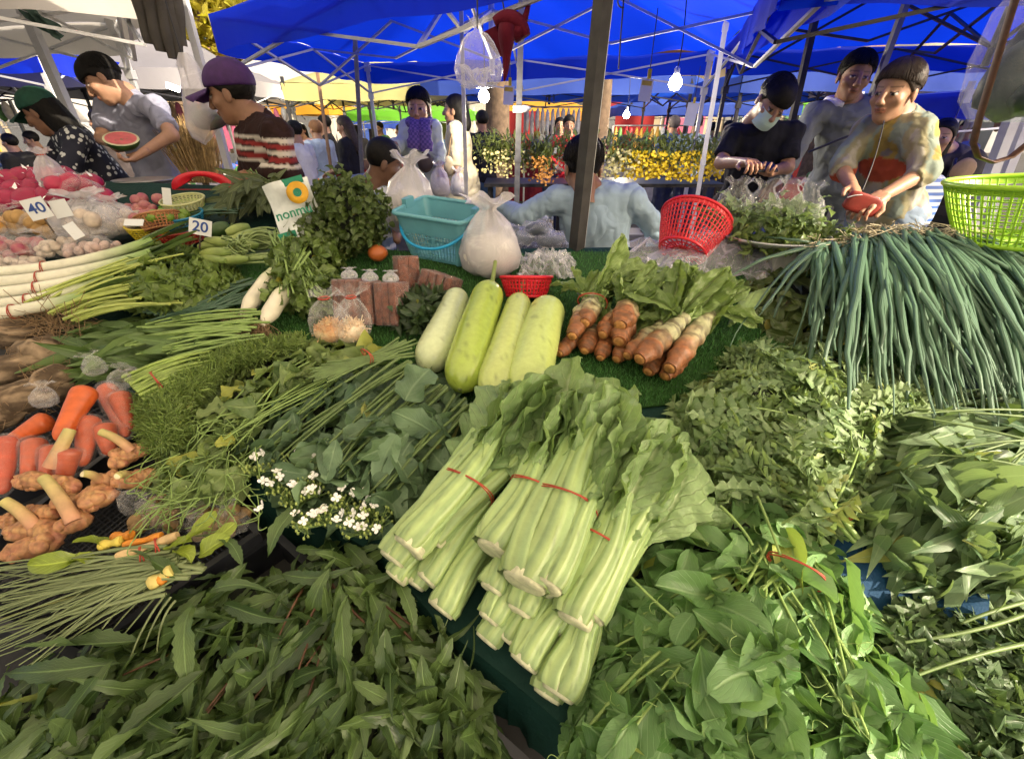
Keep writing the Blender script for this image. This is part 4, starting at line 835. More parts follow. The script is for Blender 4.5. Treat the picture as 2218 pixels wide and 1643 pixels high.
# ---------------------------------------------------------------- spring onions hanging at the right
ML_ON = leafmat('spring_onion_blade', (.045, .115, .055), (.016, .052, .028), vein=(.08, .17, .08), veins=2, rough=.42, transl=.08, yellow=.01, spec=.5)
M_ROOT = plain('pale_onion_roots', (.55, .48, .32), .8, scale=40, var=.3)
def onion(label, x0, x1, y0, n, ex, ey, lf, seed):
    t = thing('spring_onion_bunch', label, 'spring onions', P((x0+x1)/2, y0+100), 'spring onion bunches'); r = np.random.default_rng(seed)
    for i in range(n):
        a = r.uniform(0, 1); px = lerp(x0, x1, a); lay = r.uniform(0, 1); s0 = P(px, y0+r.uniform(-8, 18), lf*r.uniform(.75, 1.0)); e = (px+ex(a)+r.normal(0, 62), ey(a)+r.normal(0, 70)-90*(lay < .3)); e0 = P(*e, .03+.06*lay+r.uniform(0, .03)); e0[2] += .02*r.normal()
        m1 = P(lerp(px, e[0], .3), lerp(y0, e[1], .18)-12, lf*(.95+.16*lay)); m2 = P(lerp(px, e[0], .72), lerp(y0, e[1], .55), lf*(.55+.4*lay)); pa = bez([s0, m1, m2, e0], 14); pa = pa+np.cumsum(r.normal(0, .0042, (14, 3)), 0)*np.linspace(0, 1, 14)[:, None]; rad = r.choice([.0045, .0075, .0105, .013])*r.uniform(.85, 1.15)*np.concatenate([np.linspace(.7, 1, 4), np.linspace(1, .2, 10)**.8])
        q = MB(); tube(q, pa, rad, 7, True, None, .62); q.build('leaf', ML_ON, t)
    q = MB()
    for i in range(n):
        p = P(r.uniform(x0-10, x1+10), y0+r.uniform(-14, 6), lf*.95); tube(q, [p, p+r.normal(size=3)*(.02, .015, .008), p+r.normal(size=3)*(.03, .02, .012)], .0014, 3, False)
    q.build('roots', M_ROOT, t, kind='stuff')
onion('spring onions hanging at the left end, thin tips near the herbs', 1760, 1850, 530, 52, lambda a: lerp(-70, 20, a), lambda a: 690, .17, 1)
onion('spring onions falling straight down above the chrysanthemum leaves', 1850, 1950, 510, 62, lambda a: lerp(20, 130, a), lambda a: 820, .2, 2)
onion('spring onions in the middle bending towards lower right', 1900, 2030, 500, 70, lambda a: lerp(110, 240, a), lambda a: 840, .22, 3)
onion('thick spring onions beneath the lime basket', 2010, 2140, 510, 66, lambda a: lerp(140, 260, a), lambda a: 840, .21, 4)
onion('spring onions running out at the right edge', 2120, 2240, 560, 50, lambda a: lerp(60, 120, a), lambda a: 860, .16, 5)
# ---------------------------------------------------------------- leafy bunches at the back
ML_X = leafmat('parsley_leaf', (.1, .15, .035), (.055, .095, .025), veins=4, rough=.45, yellow=.03)
lx = leafset(5, L=.032, W=.022, prof='oval', n=5, fold=.4, curl=.3, wav=.3)
lx2 = leafset(5, L=.045, W=.024, prof='lance', n=6, fold=.4, curl=.3, wav=.2)
def fluff(name, label, cat, blobs, leaves, m, n, seed, bright=1., stem=None, size=(.7, 1.3)):
    """leaf mass round a few centres (world pos, radii)"""
    t = thing(name, label, cat, blobs[0][0]-np.array([0, 0, blobs[0][1][2]])); r = np.random.default_rng(seed); q = MB()
    for c, rad in blobs:
        mcore = MB(); lump(mcore, c, np.array(rad)*.72, amp=.2, fr=4, seed=seed % 8); mcore.build('inner_leaf_shade', M_CORE, t)
        for i in range(n):
            d = nrm(r.normal(size=3)); p = c+d*np.array(rad)*r.uniform(.62, 1.08)*(1+.15*noise(d[None], 5, seed % 8)[0]); dd = nrm(d*.5+r.normal(size=3)*.6+(0, 0, -.1)); x, dd, z = frame(dd, d); put(q, leaves[r.integers(len(leaves))], np.stack([x, dd, z], 1), p, r.uniform(*size))
    q.build('leaves', m, t, kind='stuff')
    if stem:
        for a, b, rr in stem: sq = MB(); tube(sq, bez(wig(np.asarray(a), np.asarray(b), .0, .05), 8), rr, 6); sq.build('stem', M_STEM, t)
    return t
fluff('parsley_bunch', 'large round bunch of dark parsley beside the aqua basket', 'parsley', [(P(755, 465, .14), (.135, .12, .13)), (P(690, 520, .08), (.1, .1, .09))], lx, ML_X, 1150, 1)
tX = fluff('coriander_bunch', 'bunch of coriander hanging over the turf by the white radish', 'coriander', [(P(665, 560, .07), (.11, .1, .07)), (P(650, 620, .05), (.1, .1, .06)), (P(700, 640, .04), (.07, .08, .05))], leafset(5, L=.036, W=.032, prof='wavy', n=6, fold=.4, curl=.3, wav=.35), leafmat('coriander_leaf', (.15, .22, .05), (.08, .14, .03), veins=4), 330, 2,
           stem=[(P(600+RNG.uniform(-20, 40), 500+RNG.uniform(-10, 10), .14), P(640+RNG.uniform(-40, 60), 600+RNG.uniform(-20, 60), .1), .0028) for _ in range(22)])
fluff('basil_bunch', 'small dark basil bunch in front of the brown blocks', 'basil', [(P(925, 668, .035), (.075, .07, .045)), (P(905, 690, .02), (.05, .06, .035))], lx2, leafmat('basil_leaf', (.05, .09, .03), (.028, .055, .02), veins=5), 260, 3)
polyH2 = [(1600, 620), (1700, 570), (1790, 590), (1850, 650), (1880, 740), (1760, 760), (1680, 730), (1620, 680)]
pile('basil_heap', 'heap of flat olive basil leaves between okra and spring onions', 'basil', polyH2, away(1640, 560, .3, .3), .05, 60, leafset(6, L=.075, W=.042, prof='oval', n=8, fold=.3, curl=.3, wav=.15), leafmat('flat_basil_leaf', (.1, .14, .035), (.055, .09, .025), veins=6, yellow=.05), 95, 110, (.6, 1.1), jit=.7, tilt=.25, roll=.6, core=M_CORE, seed=21)
# olive bunch held by the capped seller
tO = thing('leaf_bunch', 'hanging bunch of dull olive leaves held by the seller in the cap', 'greens', P(580, 470, .1)); top = Q(545, 372, 2.12); r = np.random.default_rng(4); mes = as_meshes(leafset(6, L=.12, W=.03, prof='lance', n=8, fold=.3, curl=.35), leafmat('dull_olive_leaf', (.12, .15, .06), (.07, .1, .04), veins=8, rough=.55))
for i in range(270):
    a = r.uniform(-1.25, 1.25); b_ = r.uniform(-.8, .9); c = Q(580, 432, 2.08)+np.array([math.sin(a)*.16*r.uniform(.4, 1.), b_*.11-.03, .13*math.cos(a)*r.uniform(.3, 1)-.03]); d = nrm(np.array([math.sin(a)*.9, b_*.3-.25, -.75+.5*math.cos(a)])+r.normal(size=3)*.25); x, d, z = frame(d, nrm(c-Q(580, 440, 2.18)+(0, -.05, .05))); obj('leaf', mes[r.integers(6)], None, tO, mat4(np.stack([x, d, z], 1), c, r.uniform(.6, 1.05)))
stems(tO, M_STEMD, [wig(top+r.normal(size=3)*.015, Q(580+r.uniform(-40, 40), 420+r.uniform(-20, 20), 2.1), 0, .05) for _ in range(14)], .003)
# ---------------------------------------------------------------- radish with roots
M_RAD = vcol('radish_skin', .4, 30, .1, .001); M_RHAIR = plain('root_hair', (.32, .21, .11), .85, scale=60, var=.3)
for (b, t_, w_, lb_) in [((520, 690), (592, 588), .026, 'long white radish with a beard of root hairs'), ((566, 706), (622, 622), .026, 'shorter white radish half under the coriander')]:
    g = thing('radish', lb_, 'radish', P(*b), 'white radishes with brown roots'); k = np.linspace(0, 1, 16); p0, p1 = P(*b, .05), P(*t_, .08); q = MB()
    tubeprof(q, p0+np.outer(k, p1-p0), w_*(.35+.65*sstep(0, .35, k))*(1-.35*sstep(.75, 1, k)), 18, lambda V, s: lerp(np.array([.68, .64, .5]), np.array([.42, .48, .22]), sstep(.6, 1.1, s)[:, None]), amp=.05, fr=30); q.build('root', M_RAD, g)
    q = MB()
    for i in range(110):
        s_ = p0+RNG.normal(0, .012, 3); e_ = P(b[0]-20+RNG.normal(0, 34), b[1]+40+RNG.normal(0, 16), .02); tube(q, bez([s_, lerp(s_, e_, .5)+RNG.normal(0, .02, 3), e_+RNG.normal(0, .01, 3)], 7), .0009, 3, False)
    q.build('root_hairs', M_RHAIR, g, kind='stuff')
    stems(g, M_STEM, [wig(p1, P(t_[0]+RNG.uniform(20, 60), t_[1]-RNG.uniform(70, 120), .14), .01, .03) for _ in range(6)], .006, .6)
# ---------------------------------------------------------------- bags
F_CLR = film('clear_film', haze=.03, edge=.3, crease=.15); F_MLK = film('milky_film', (.85, .85, .88), haze=.2, edge=.4, rough=.2, bmp=.006, scale=10); F_SFT = film('thin_white_bag', (.82, .8, .83), haze=.34, edge=.35, rough=.22, bmp=.012, scale=7); F_WRAP = film('tight_wrap', haze=.02, scale=45, edge=.16, bmp=.006, crease=.1)
def bag(t, c, w, d, h, m, seed=0, neck=.25, flare=.5, R=None, nm='bag_skin', lean=(0, 0)):
    """tied bag: full belly, gathered neck, flared ears"""
    pr = [(.02, 0), (.62, .0), (.9, .1), (1., .28), (.95, .48), (.72, .66), (.42, .78), (neck, .84), (neck*.95, .87), (neck+flare*.4, .93), (neck+flare, 1.0)]; n = 36; a = np.arange(n)/n*2*math.pi; V = []
    for i, (r_, z_) in enumerate(pr):
        pl = sstep(.4, .85, z_)*.16; wv = 1+pl*np.cos(a*9+seed)+.06*np.cos(a*4+seed*2+z_*5)+.05*np.cos(a*7+z_*9)
        V.append(np.stack([np.cos(a)*r_*wv*w/2+lean[0]*z_**2*h, np.sin(a)*r_*wv*d/2+lean[1]*z_**2*h, np.full(n, z_*h)+(.05*h*np.cos(a*5+seed) if i == len(pr)-1 else 0)], 1))
    V = np.concatenate(V); V += .03*min(w, d)*np.stack([noise(V/w*.1, 40, seed % 8), noise(V/w*.1, 44, (seed+1) % 8), 0*V[:, 0]], 1)
    if R is not None: V = V@np.asarray(R).T
    k = len(pr); i = np.arange(k-1)[:, None]*n; j = np.arange(n)[None]; j2 = (j+1) % n; q = MB(); q.add(V+c, np.stack([i+j, i+j2, i+n+j2, i+n+j], -1).reshape(-1, 4)); return q.build(nm, m, t)
M_NOOD = plain('white_noodles', (.58, .56, .5), .6, scale=12, var=.06, bmp=.001)
def bagged(name, label, cat, px, py, w, d, h, mfilm, fill, fmat, seed, group=None, rz=0., fh=.55, knot=True, lift=0., Y=None, lean=(0, 0)):
    c = P(px, py, lift) if Y is None else Q(px, py, Y); t = thing(name, label, cat, c, group); R = rotz(rz); bag(t, c, w, d, h, mfilm, seed, R=R, lean=lean); r = np.random.default_rng(seed)
    if fill == 'mass': q = MB(); lump(q, c+(0, 0, h*.27), (w*.47, d*.47, h*.29), amp=.06, seed=seed % 8, fr=5); q.build('contents', fmat, t)
    elif fill == 'shred':
        q = MB()
        for i in range(420):
            u_ = nrm(r.normal(size=3))*r.uniform(.5, .95); p = c+np.array([u_[0]*w*.36, u_[1]*d*.36, h*.24+u_[2]*h*.2]); e = r.normal(size=3)*.009; tube(q, [p-e, p+e*.2+r.normal(size=3)*.003, p+e], .0016, 4, False)
        q.build('contents', fmat, t, kind='stuff'); q = MB(); lump(q, c+(0, 0, h*.2), (w*.4, d*.4, h*.2), amp=.1, seed=seed % 8); q.build('lower_contents', fmat, t)
    elif fill:      # (count, radius, aspect)
        nn, rr, asp = fill
        for i in range(nn):
            p = c+np.array([r.uniform(-.38, .38)*w, r.uniform(-.38, .38)*d, rr*.8+r.uniform(0, fh*h)*.8]); q = MB(); lump(q, p, (rr*r.uniform(.85, 1.1), rr*asp*r.uniform(.85, 1.1), rr*r.uniform(.8, 1)), rotz(r.uniform(0, 3))@rotx(r.uniform(-.6, .6)), .07, 3, i % 8, 12, 8); q.build('piece', fmat, t)
    if knot: q = MB(); a = np.linspace(0, 6.28, 13); tube(q, c+R@np.array([lean[0]*.72*h, lean[1]*.72*h, h*.855])+np.stack([np.cos(a)*w*.13, np.sin(a)*d*.13, 0*a], 1), .003, 5, False); q.build('tie', M_RUB, t)
    return t
bagged('carrier_bag', 'white knotted carrier bag full of white noodles', 'bag', 1063, 592, .21, .18, .26, F_SFT, 'mass', M_NOOD, 3, knot=False, lean=(-.02, 0))
bagged('carrier_bag', 'large thin white carrier bag behind the aqua basket', 'bag', 890, 500, .2, .18, .3, F_SFT, 'mass', M_NOOD, 5, knot=False, Y=2.0, lean=(.1, 0))
M_SHR = plain('shredded_carrot', (.62, .32, .12), .6, scale=40, var=.3, c2=(.7, .55, .3))
bagged('shred_bag', 'clear tied bag of yellow orange shreds, left of two', 'bag', 722, 738, .12, .1, .16, F_CLR, 'shred', M_SHR, 1, 'bags of shredded vegetable'); bagged('shred_bag', 'clear tied bag of pale orange shreds, right of two', 'bag', 768, 742, .11, .1, .17, F_CLR, 'shred', plain('pale_shreds', (.68, .45, .25), .6, scale=40, c2=(.75, .68, .5)), 2, 'bags of shredded vegetable', lean=(.12, 0))
# brown wrapped blocks
F_BLK = film('block_wrap', haze=.02, scale=30, edge=.2, bmp=.008, crease=.14)
M_BRICK = plain('brown_dried_block', (.2, .062, .032), .65, scale=55, var=.4, bmp=.006)
def block(label, c, sz, R, n=3, knot=True):
    t = thing('wrapped_block', label, 'block', c-np.array([0, 0, sz[2]/2]), 'brown wrapped blocks'); R = np.asarray(R)
    for i in range(n):
        off = R@np.array([(i-(n-1)/2)*sz[0]/n, 0, 0]); q = MB(); lump(q, (0, 0, 0), (1, 1, 1), amp=0, nu=20, nv=14); V = q.v[0]; V = np.sign(V)*np.abs(V)**.14; V = V*np.array([sz[0]/n*.47, sz[1]*.5, sz[2]*.5]); V += .0022*noise(V, 120, i)[:, None]; q.v[0] = V@R.T+c+off; q.build('slab', M_BRICK, t)
    q = MB(); lump(q, (0, 0, 0), (1, 1, 1), amp=0, nu=28, nv=18); V = q.v[0]; V = np.sign(V)*np.abs(V)**.14*np.array([sz[0]*.52, sz[1]*.53, sz[2]*.515])*(1+.012*noise(V, 9, 2))[:, None]; q.v[0] = V@R.T+c; q.build('film_wrap', F_BLK, t)
    if knot: bag(t, c+R@np.array([0, 0, sz[2]*.5]), .05, .05, .035, F_MLK, 2, .3, .5, R=R, nm='knot')
Rt = rotx(-.25)
block('brown block standing at the left of the wrapped trio', P(762, 652, .068), (.078, .085, .135), Rt@rotz(-.35)); block('brown block standing in the middle of the wrapped trio', P(806, 655, .066), (.03, .085, .13), Rt@rotz(-.3), 1); block('brown block standing at the right of the wrapped trio', P(850, 657, .066), (.078, .08, .13), Rt@rotz(-.35))
block('brown block behind the wrapped trio, under the basket', P(880, 590, .05), (.075, .07, .11), Rt@rotz(.5), 2, False); block('brown block lying flat beside the knotted white bag', P(955, 612, .03), (.12, .1, .06), Rt@roty(.3)@rotz(-.3), 4, False)
q = MB(); lump(q, P(818, 548, .035), (.036, .036, .03), amp=.05, nu=20, nv=14); t = thing('tomato', 'orange red tomato by the parsley', 'tomato', P(818, 548)); q.build('fruit', plain('tomato_skin', (.45, .12, .03), .3, bmp=0), t); q = MB(); tube(q, [P(818, 535, .06), P(822, 526, .075)], .003, 6); q.build('stalk', M_STEMD, t)
# crumpled film on the stall
def crumple(name, label, poly_c, ru, rv, h, m, seed, Yc=None, cat='plastic bag', R=None):
    c = P(*poly_c, .02) if Yc is None else Q(*poly_c, Yc); q = MB()
    def f(u, v):
        a, b = u*2-1, v*2-1; k = max(0, 1-max(abs(a), abs(b))**2); z = h*k*(.6+.5*noise(np.array([[u*3, v*3, seed]]), 3, seed % 8)[0])+.018*noise(np.array([[u*9, v*9, 0]]), 3, (seed+2) % 8)[0]
        p = np.array([a*ru*(1+.1*math.sin(v*11+seed)), b*rv*(1+.12*math.sin(u*9)), z+PB*b*rv]); return c+(p if R is None else R@p)
    sheet(q, f, 17, 12); q.v[0] += RNG.normal(0, .007, q.v[0].shape); return tag(q.build(name, m, None, False), label, cat)
crumple('clear_bag', 'empty crumpled clear bag left of the grey pole', (1185, 575), .1, .07, .05, F_MLK, 1)
crumple('clear_bag', 'big crumpled clear plastic sheet under the red basket', (1520, 560), .27, .12, .09, film('lilac_clear_sheet', (.92, .9, 1), haze=.14, edge=.45, scale=14, bmp=.006), 2)
for i, (px, py, s, lb_) in enumerate([(1095, 500, .06, 'silver film pack furthest left beside the seller'), (1130, 515, .065, 'round film pack behind the knotted bag'), (1165, 495, .06, 'dark film pack under the seller sleeve'), (1190, 520, .07, 'shiny film pack against the seller back'), (1105, 528, .07, 'film pack right behind the white noodles')]):
    t = thing('film_pack', lb_, 'pack', Q(px, py+20, 2.0), 'film packs beside the seller'); q = MB(); lump(q, Q(px, py, 2.0), (s*1.15, s, s*.6), amp=.3, seed=i, fr=5, nu=11, nv=7); q.v[0] += RNG.normal(0, .006, q.v[0].shape); q.build('film', film('pack_film%d' % i, (.85, .88, 1), haze=.1, edge=.35, bmp=.006), t, False); q = MB(); lump(q, Q(px, py, 2.0), (s*.9, s*.8, s*.5), amp=.2, seed=i); q.build('contents', plain('pack_fill%d' % i, (.12, .14, .17), .5), t)
# ---------------------------------------------------------------- baskets
def round_basket(label, c, R, rt, rb, h, m, nsl=44, nr=9, rim=.006, group=None, base=True):
    t = thing('plastic_basket', label, 'basket', c, group); R = np.asarray(R); T = lambda p: np.asarray(p)@R.T+c; a = np.linspace(0, 2*math.pi, 49); C = lambda r_, z_: np.stack([np.cos(a)*r_, np.sin(a)*r_, np.full(49, z_)], 1)
    q = MB(); tube(q, T(C(rt, h)), rim, 8, False); q.build('rim', m, t); q = MB()
    for k in range(nsl): an = k/nsl*2*math.pi; d = np.array([math.cos(an), math.sin(an)]); tube(q, T([(*d*rb, 0), (*d*lerp(rb, rt, .55), h*.5), (*d*rt, h)]), .0032, 4, False)
    for k in range(1, nr): s = k/nr; tube(q, T(C(lerp(rb, rt, s+.05*math.sin(s*3.14)), h*s)), .0022, 4, False)
    sheet(q, lambda u, v: T([(math.cos(u*6.2832)*lerp(rb, rt, .86+.14*v), math.sin(u*6.2832)*lerp(rb, rt, .86+.14*v), h*(.86+.14*v))])[0], 48, 1)
    q.build('lattice_wall', m, t)
    if base:
        q = MB(); tube(q, T(C(rb, 0)), rim*.9, 6, False)
        for k in range(24): an = k/24*2*math.pi; tube(q, T([(math.cos(an)*rb*.12, math.sin(an)*rb*.12, .001), (math.cos(an)*rb, math.sin(an)*rb, .001)]), .0028, 4, False)
        for s in (.12, .4, .7): tube(q, T(C(rb*s, 0)), .0028, 4, False)
        q.build('base_grid', m, t)
    return t
M_RED = plain('red_plastic', (.62, .018, .03), .3, var=.06, bmp=0); M_LIM = plain('lime_plastic', (.32, .58, .03), .3, var=.06, bmp=0); M_AQU = plain('aqua_plastic', (.13, .36, .42), .35, var=.08, bmp=0); M_AQB = plain('blue_handle_plastic', (.02, .32, .6), .35, var=.05, bmp=0)
cb = P(1478, 545, .045); round_basket('red lattice basket tipped towards the camera', cb, rotz(-.2)@rotx(-.75)@roty(.3), .128, .085, .14, M_RED, 48, 9)
round_basket('small red basket half hidden behind the gourds', P(1140, 640, .02), rotx(-.3), .085, .065, .06, M_RED, 40, 5)
round_basket('lime green lattice basket on the spring onions, right edge', P(2215, 520, .2), rotx(-.05)@roty(-.06), .235, .16, .17, M_LIM, 64, 9, .008)
# aqua shopping basket
def aqua():
    cbt = P(955, 566, .0); t = thing('shopping_basket', 'aqua blue shopping basket with a blue handle', 'basket', cbt); R = rotx(math.atan(PB)*.5)@rotz(math.radians(-24)); w0, d0, w1, d1, h = .215, .155, .285, .215, .17
    T = lambda p: np.asarray(p, float)@R.T+cbt+R@np.array([-.02, .07, 0])
    def ringpts(s, n=10):
        w_, d_ = lerp(w0, w1, s)/2, lerp(d0, d1, s)/2; rc = .025; out = []
        for sx, sy, a0 in ((1, 1, 0), (-1, 1, 1), (-1, -1, 2), (1, -1, 3)):
            for k in range(n): a = (a0+k/(n-1))*math.pi/2; out.append((sx*(w_-rc)+rc*math.cos(a), sy*(d_-rc)+rc*math.sin(a), s*h))
        out.append(out[0]); return np.array(out)
    def skin(s0, s1, nm, o=0.):
        q = MB(); A, B = ringpts(s0), ringpts(s1); n = len(A); V = np.concatenate([A, B]); i = np.arange(n-1); q.add(T(V), np.stack([i, i+1, i+n+1, i+n], 1)); V2 = V.copy(); V2[:, :2] *= .975; q.add(T(V2), np.stack([i+1, i, i+n, i+n+1], 1)); return q.build(nm, M_AQU, t)
    skin(.6, 1., 'upper_band'); skin(0, .06, 'foot_band')
    q = MB(); tube(q, T(ringpts(1.0)*np.array([1.02, 1.02, 1])), .008, 8, False); q.build('rim', M_AQU, t)
    q = MB()
    for sx, sy in ((1, 1), (1, -1), (-1, 1), (-1, -1)): tube(q, T([(sx*(w0/2-.012), sy*(d0/2-.012), 0), (sx*(lerp(w0, w1, .62)/2-.012), sy*(lerp(d0, d1, .62)/2-.012), h*.62)]), .015, 8)
    for ax in (0, 1):
        for sg in (-1, 1):
            W0, W1, D0, D1 = (w0, w1, d0, d1) if ax == 0 else (d0, d1, w0, w1); nb_ = 15 if ax == 0 else 11
            for k in range(nb_+1):
                f = k/nb_*2-1; p = lambda s: ((f*(lerp(W0, W1, s)/2-.016), sg*lerp(D0, D1, s)/2, s*h) if ax == 0 else (sg*lerp(D0, D1, s)/2, f*(lerp(W0, W1, s)/2-.016), s*h)); tube(q, T([p(.04), p(.62)]), .0021, 4, False)
            for s in np.linspace(.12, .54, 4): f = 1; p = lambda f: ((f*(lerp(W0, W1, s)/2-.016), sg*lerp(D0, D1, s)/2, s*h) if ax == 0 else (sg*lerp(D0, D1, s)/2, f*(lerp(W0, W1, s)/2-.016), s*h)); tube(q, T([p(-1), p(1)]), .0021, 4, False)
    q.build('slotted_panels', M_AQU, t); q = MB(); sheet(q, lambda u, v: T([(lerp(-1, 1, u)*w0*.48, lerp(-1, 1, v)*d0*.48, .004)])[0], 2, 2); q.build('floor', M_AQU, t)
    for sg in (-1, 1): q = MB(); box(q, T([(sg*w1/2*1.02, 0, h+.008)])[0], (.02, .05, .035), R); q.build('handle_lug', M_AQU, t)
    a = np.linspace(0, math.pi, 25); q = MB(); pts = np.stack([np.cos(a)*w1*.52, -np.sin(a)**.7*(d1*.5+.035), h+.004-np.sin(a)**.8*.1], 1); tube(q, T(pts), .0055, 8); q.build('handle', M_AQB, t)
    return t
aqua()
# bags of greens on a tray with a printed box
M_TRAY = plain('steel_tray', (.55, .55, .55), .3, .8, var=.1, bmp=0); lgx = leafset(4, L=.06, W=.03, prof='lance', n=6, fold=.4, curl=.4, wav=.3)
tr = thing('steel_tray', 'shallow steel tray holding the bagged greens', 'tray', P(1720, 540, .08)); q = MB(); cT = P(1700, 530, .1)+(0, .1, 0); lathe(q, [(.001, 0), (.16, 0), (.19, .02), (.195, .02), (.165, -.004), (.001, -.004)], 36, cT); q.build('dish', M_TRAY, tr)
q = MB(); box(q, P(1715, 560, .035), (.17, .1, .075), rotx(.1)); bx_ = thing('printed_box', 'white box with green print under the steel tray', 'box', P(1715, 575)); q.build('carton', plain('white_card', (.72, .72, .68), .6), bx_, False); q = MB(); box(q, P(1742, 545, .05)+(0, -.055, 0), (.05, .006, .06), rotx(.1)); q.build('green_print', plain('green_print', (.03, .4, .1), .5), bx_, False)
for i, (px, py, lb_) in enumerate([(1600, 500, 'leftmost clear bag of green herbs'), (1660, 505, 'second clear bag of green herbs'), (1715, 500, 'third clear bag of green herbs'), (1755, 510, 'rightmost clear bag of green herbs')]):
    c = P(px, py, .1)+(0, .08, 0); t = thing('herb_bag', lb_+' on the tray', 'bag', c, 'clear bags of herbs'); bag(t, c, .14, .13, .17, F_CLR, i+2, .35, .3); q = MB(); r = np.random.default_rng(i)
    for k in range(170): p = c+r.normal(size=3)*(.036, .034, .02)+(0, 0, .045); x, d, z = frame(r.normal(size=3)); put(q, lgx[r.integers(4)], np.stack([x, d, z], 1), p, r.uniform(.6, 1.1))
    q.build('herbs', ML_G, t, kind='stuff')
q = MB(); t = thing('herb_litter', 'loose herb leaves spilling in front of the steel tray', 'herbs', P(1650, 520)); r = np.random.default_rng(9)
for k in range(260): p = P(r.uniform(1600, 1860), r.uniform(495, 545), r.uniform(.05, .13)); x, d, z = frame(r.normal(size=3)); put(q, lgx[r.integers(4)], np.stack([x, d, z], 1), p, r.uniform(.6, 1.1))
q.build('leaves', leafmat('loose_herb', (.14, .2, .05), (.08, .13, .03)), t, kind='stuff')
# ================================================================ lower left: crates, carrots, galangal, lemongrass
M_CRATE = plain('black_crate_plastic', (.018, .02, .026), .38, var=.2, bmp=.0006)
M_GAL = vcol('galangal_skin', .5, 70, .3, .003); M_GSTK = vcol('galangal_stalk', .5, 40, .2, .001)
def crate(label, c4, h, lift, nx=22, ny=16):
    """c4: four photo pixels of the rim, front-left first; the crate lies on the slope"""
    A, B, C, D = [P(*p, lift) for p in c4]; t = thing('crate', label, 'crate', P(*c4[0], lift-h), 'black plastic crates'); dn = np.array([0, 0, -h])
    for a, b in ((A, B), (B, C), (C, D), (D, A)):
        q = MB(); x, d, z = frame(b-a, (0, 0, 1)); v = [a-x*.003, b-x*.003, b+x*.003, a+x*.003]; V = np.array([p+dn for p in v]+v); q.add(V[CF].reshape(-1, 3), np.arange(24).reshape(6, 4)); q.build('side_wall', M_CRATE, t, False)
        q = MB(); beam(q, a, b, .016, .008); q.build('rim', M_CRATE, t, False)
    q = MB()
    for k in range(nx+1): s = k/nx; tube(q, [lerp(A, B, s)+dn, lerp(D, C, s)+dn], .0018, 4, False)
    for k in range(ny+1): s = k/ny; tube(q, [lerp(A, D, s)+dn, lerp(B, C, s)+dn], .0018, 4, False)
    q.build('floor_grid', M_CRATE, t, False); return t
crate('shallow black crate under the galangal and lemongrass', [(560, 1152), (170, 1420), (-160, 1280), (310, 925)], .075, -.015, 34, 34)
crate('black crate at the back under the wrapped carrots', [(302, 918), (-60, 1085), (-160, 900), (120, 790)], .06, -.02, 20, 20)
crate('black crate at the front under the toothed herbs', [(1180, 1690), (380, 1760), (190, 1425), (600, 1160)], .1, -.045, 36, 30)
ngon('lower_table_sheet', [P(x, y, -.125) for x, y in [(-400, 700), (300, 860), (700, 1120), (1300, 1700), (600, 1950), (-700, 1700)]], M_DRK, st, .02)
# carrots
M_CAR = vcol('carrot_skin', .4, 45, .16, .002, .5)
def carrot(label, a, b, w_, la_, lb_, red=0., wrap=True):
    p0, p1 = P(*a, la_), P(*b, lb_); t = thing('carrot', label, 'carrot', p1, 'carrots in clear wrap'); k = .5-.5*np.cos(np.linspace(0, math.pi, 28)); c0 = np.array([.52, .1, .02])*(1-red)+np.array([.33, .035, .02])*red
    rr = w_*np.sqrt(np.clip(1-((k-.16).clip(-1, 0)/.1605)**2, .004, 1))*(1-.5*k)*np.sqrt(np.clip(1-((k-.84).clip(0)/.1605)**2, .004, 1)); q = MB()
    tubeprof(q, p0+np.outer(k, p1-p0), rr, 18, lambda V, s: c0*(1+.06*np.sin(s*60+3*noise(V, 40, 1))+.12*noise(V, 60, 4))[:, None].clip(.7, 1.2), amp=.03, fr=25); q.build('root', M_CAR, t)
    if wrap: q = MB(); tubeprof(q, p0+np.outer(k*1.06-.03, p1-p0), np.maximum(rr*1.1, .006)+.003, 22, None, amp=.09, fr=50, seed=3); q.build('film_wrap', F_WRAP, t)
carrot('bare bright orange carrot lying on top', (190, 838), (125, 955), .03, .12, .09, 0, False); carrot('orange carrot under the topmost one, at left', (110, 905), (15, 960), .026, .08, .06, 0, False)
for i, a in enumerate([((78, 950), (60, 1045)), ((195, 900), (178, 1010)), ((228, 835), (275, 945)), ((14, 945), (5, 1070)), ((120, 965), (100, 1050)), ((255, 850), (285, 930)), ((225, 920), (240, 985)), ((150, 970), (140, 1040))]):
    carrot(['wrapped carrot in front of the bare orange pair', 'wrapped carrot with tied film, centre of the group', 'wrapped carrot leaning to the right rear', 'dark red wrapped carrot at the left edge', 'wrapped carrot beside the galangal stalk', 'wrapped carrot furthest right below the dill', 'wrapped carrot low at the crate rim', 'wrapped carrot half hidden under the bare one'][i], *a, .026, .06+.02*(i % 2), .03, .35+.3*(i == 3))
for i, (px, py, lb_) in enumerate([(215, 810, 'clear film knot above the carrots'), (100, 880, 'clear film knot left of the bare carrot'), (255, 840, 'clear film knot beside the dill stems')]):
    t = thing('film_knot', lb_, 'plastic film', P(px, py, .08), 'film knots on the carrots'); bag(t, P(px, py, .08), .05, .05, .06, F_CLR, i, .3, .7, R=rotx(-.3)@roty(.4*(i-1)))
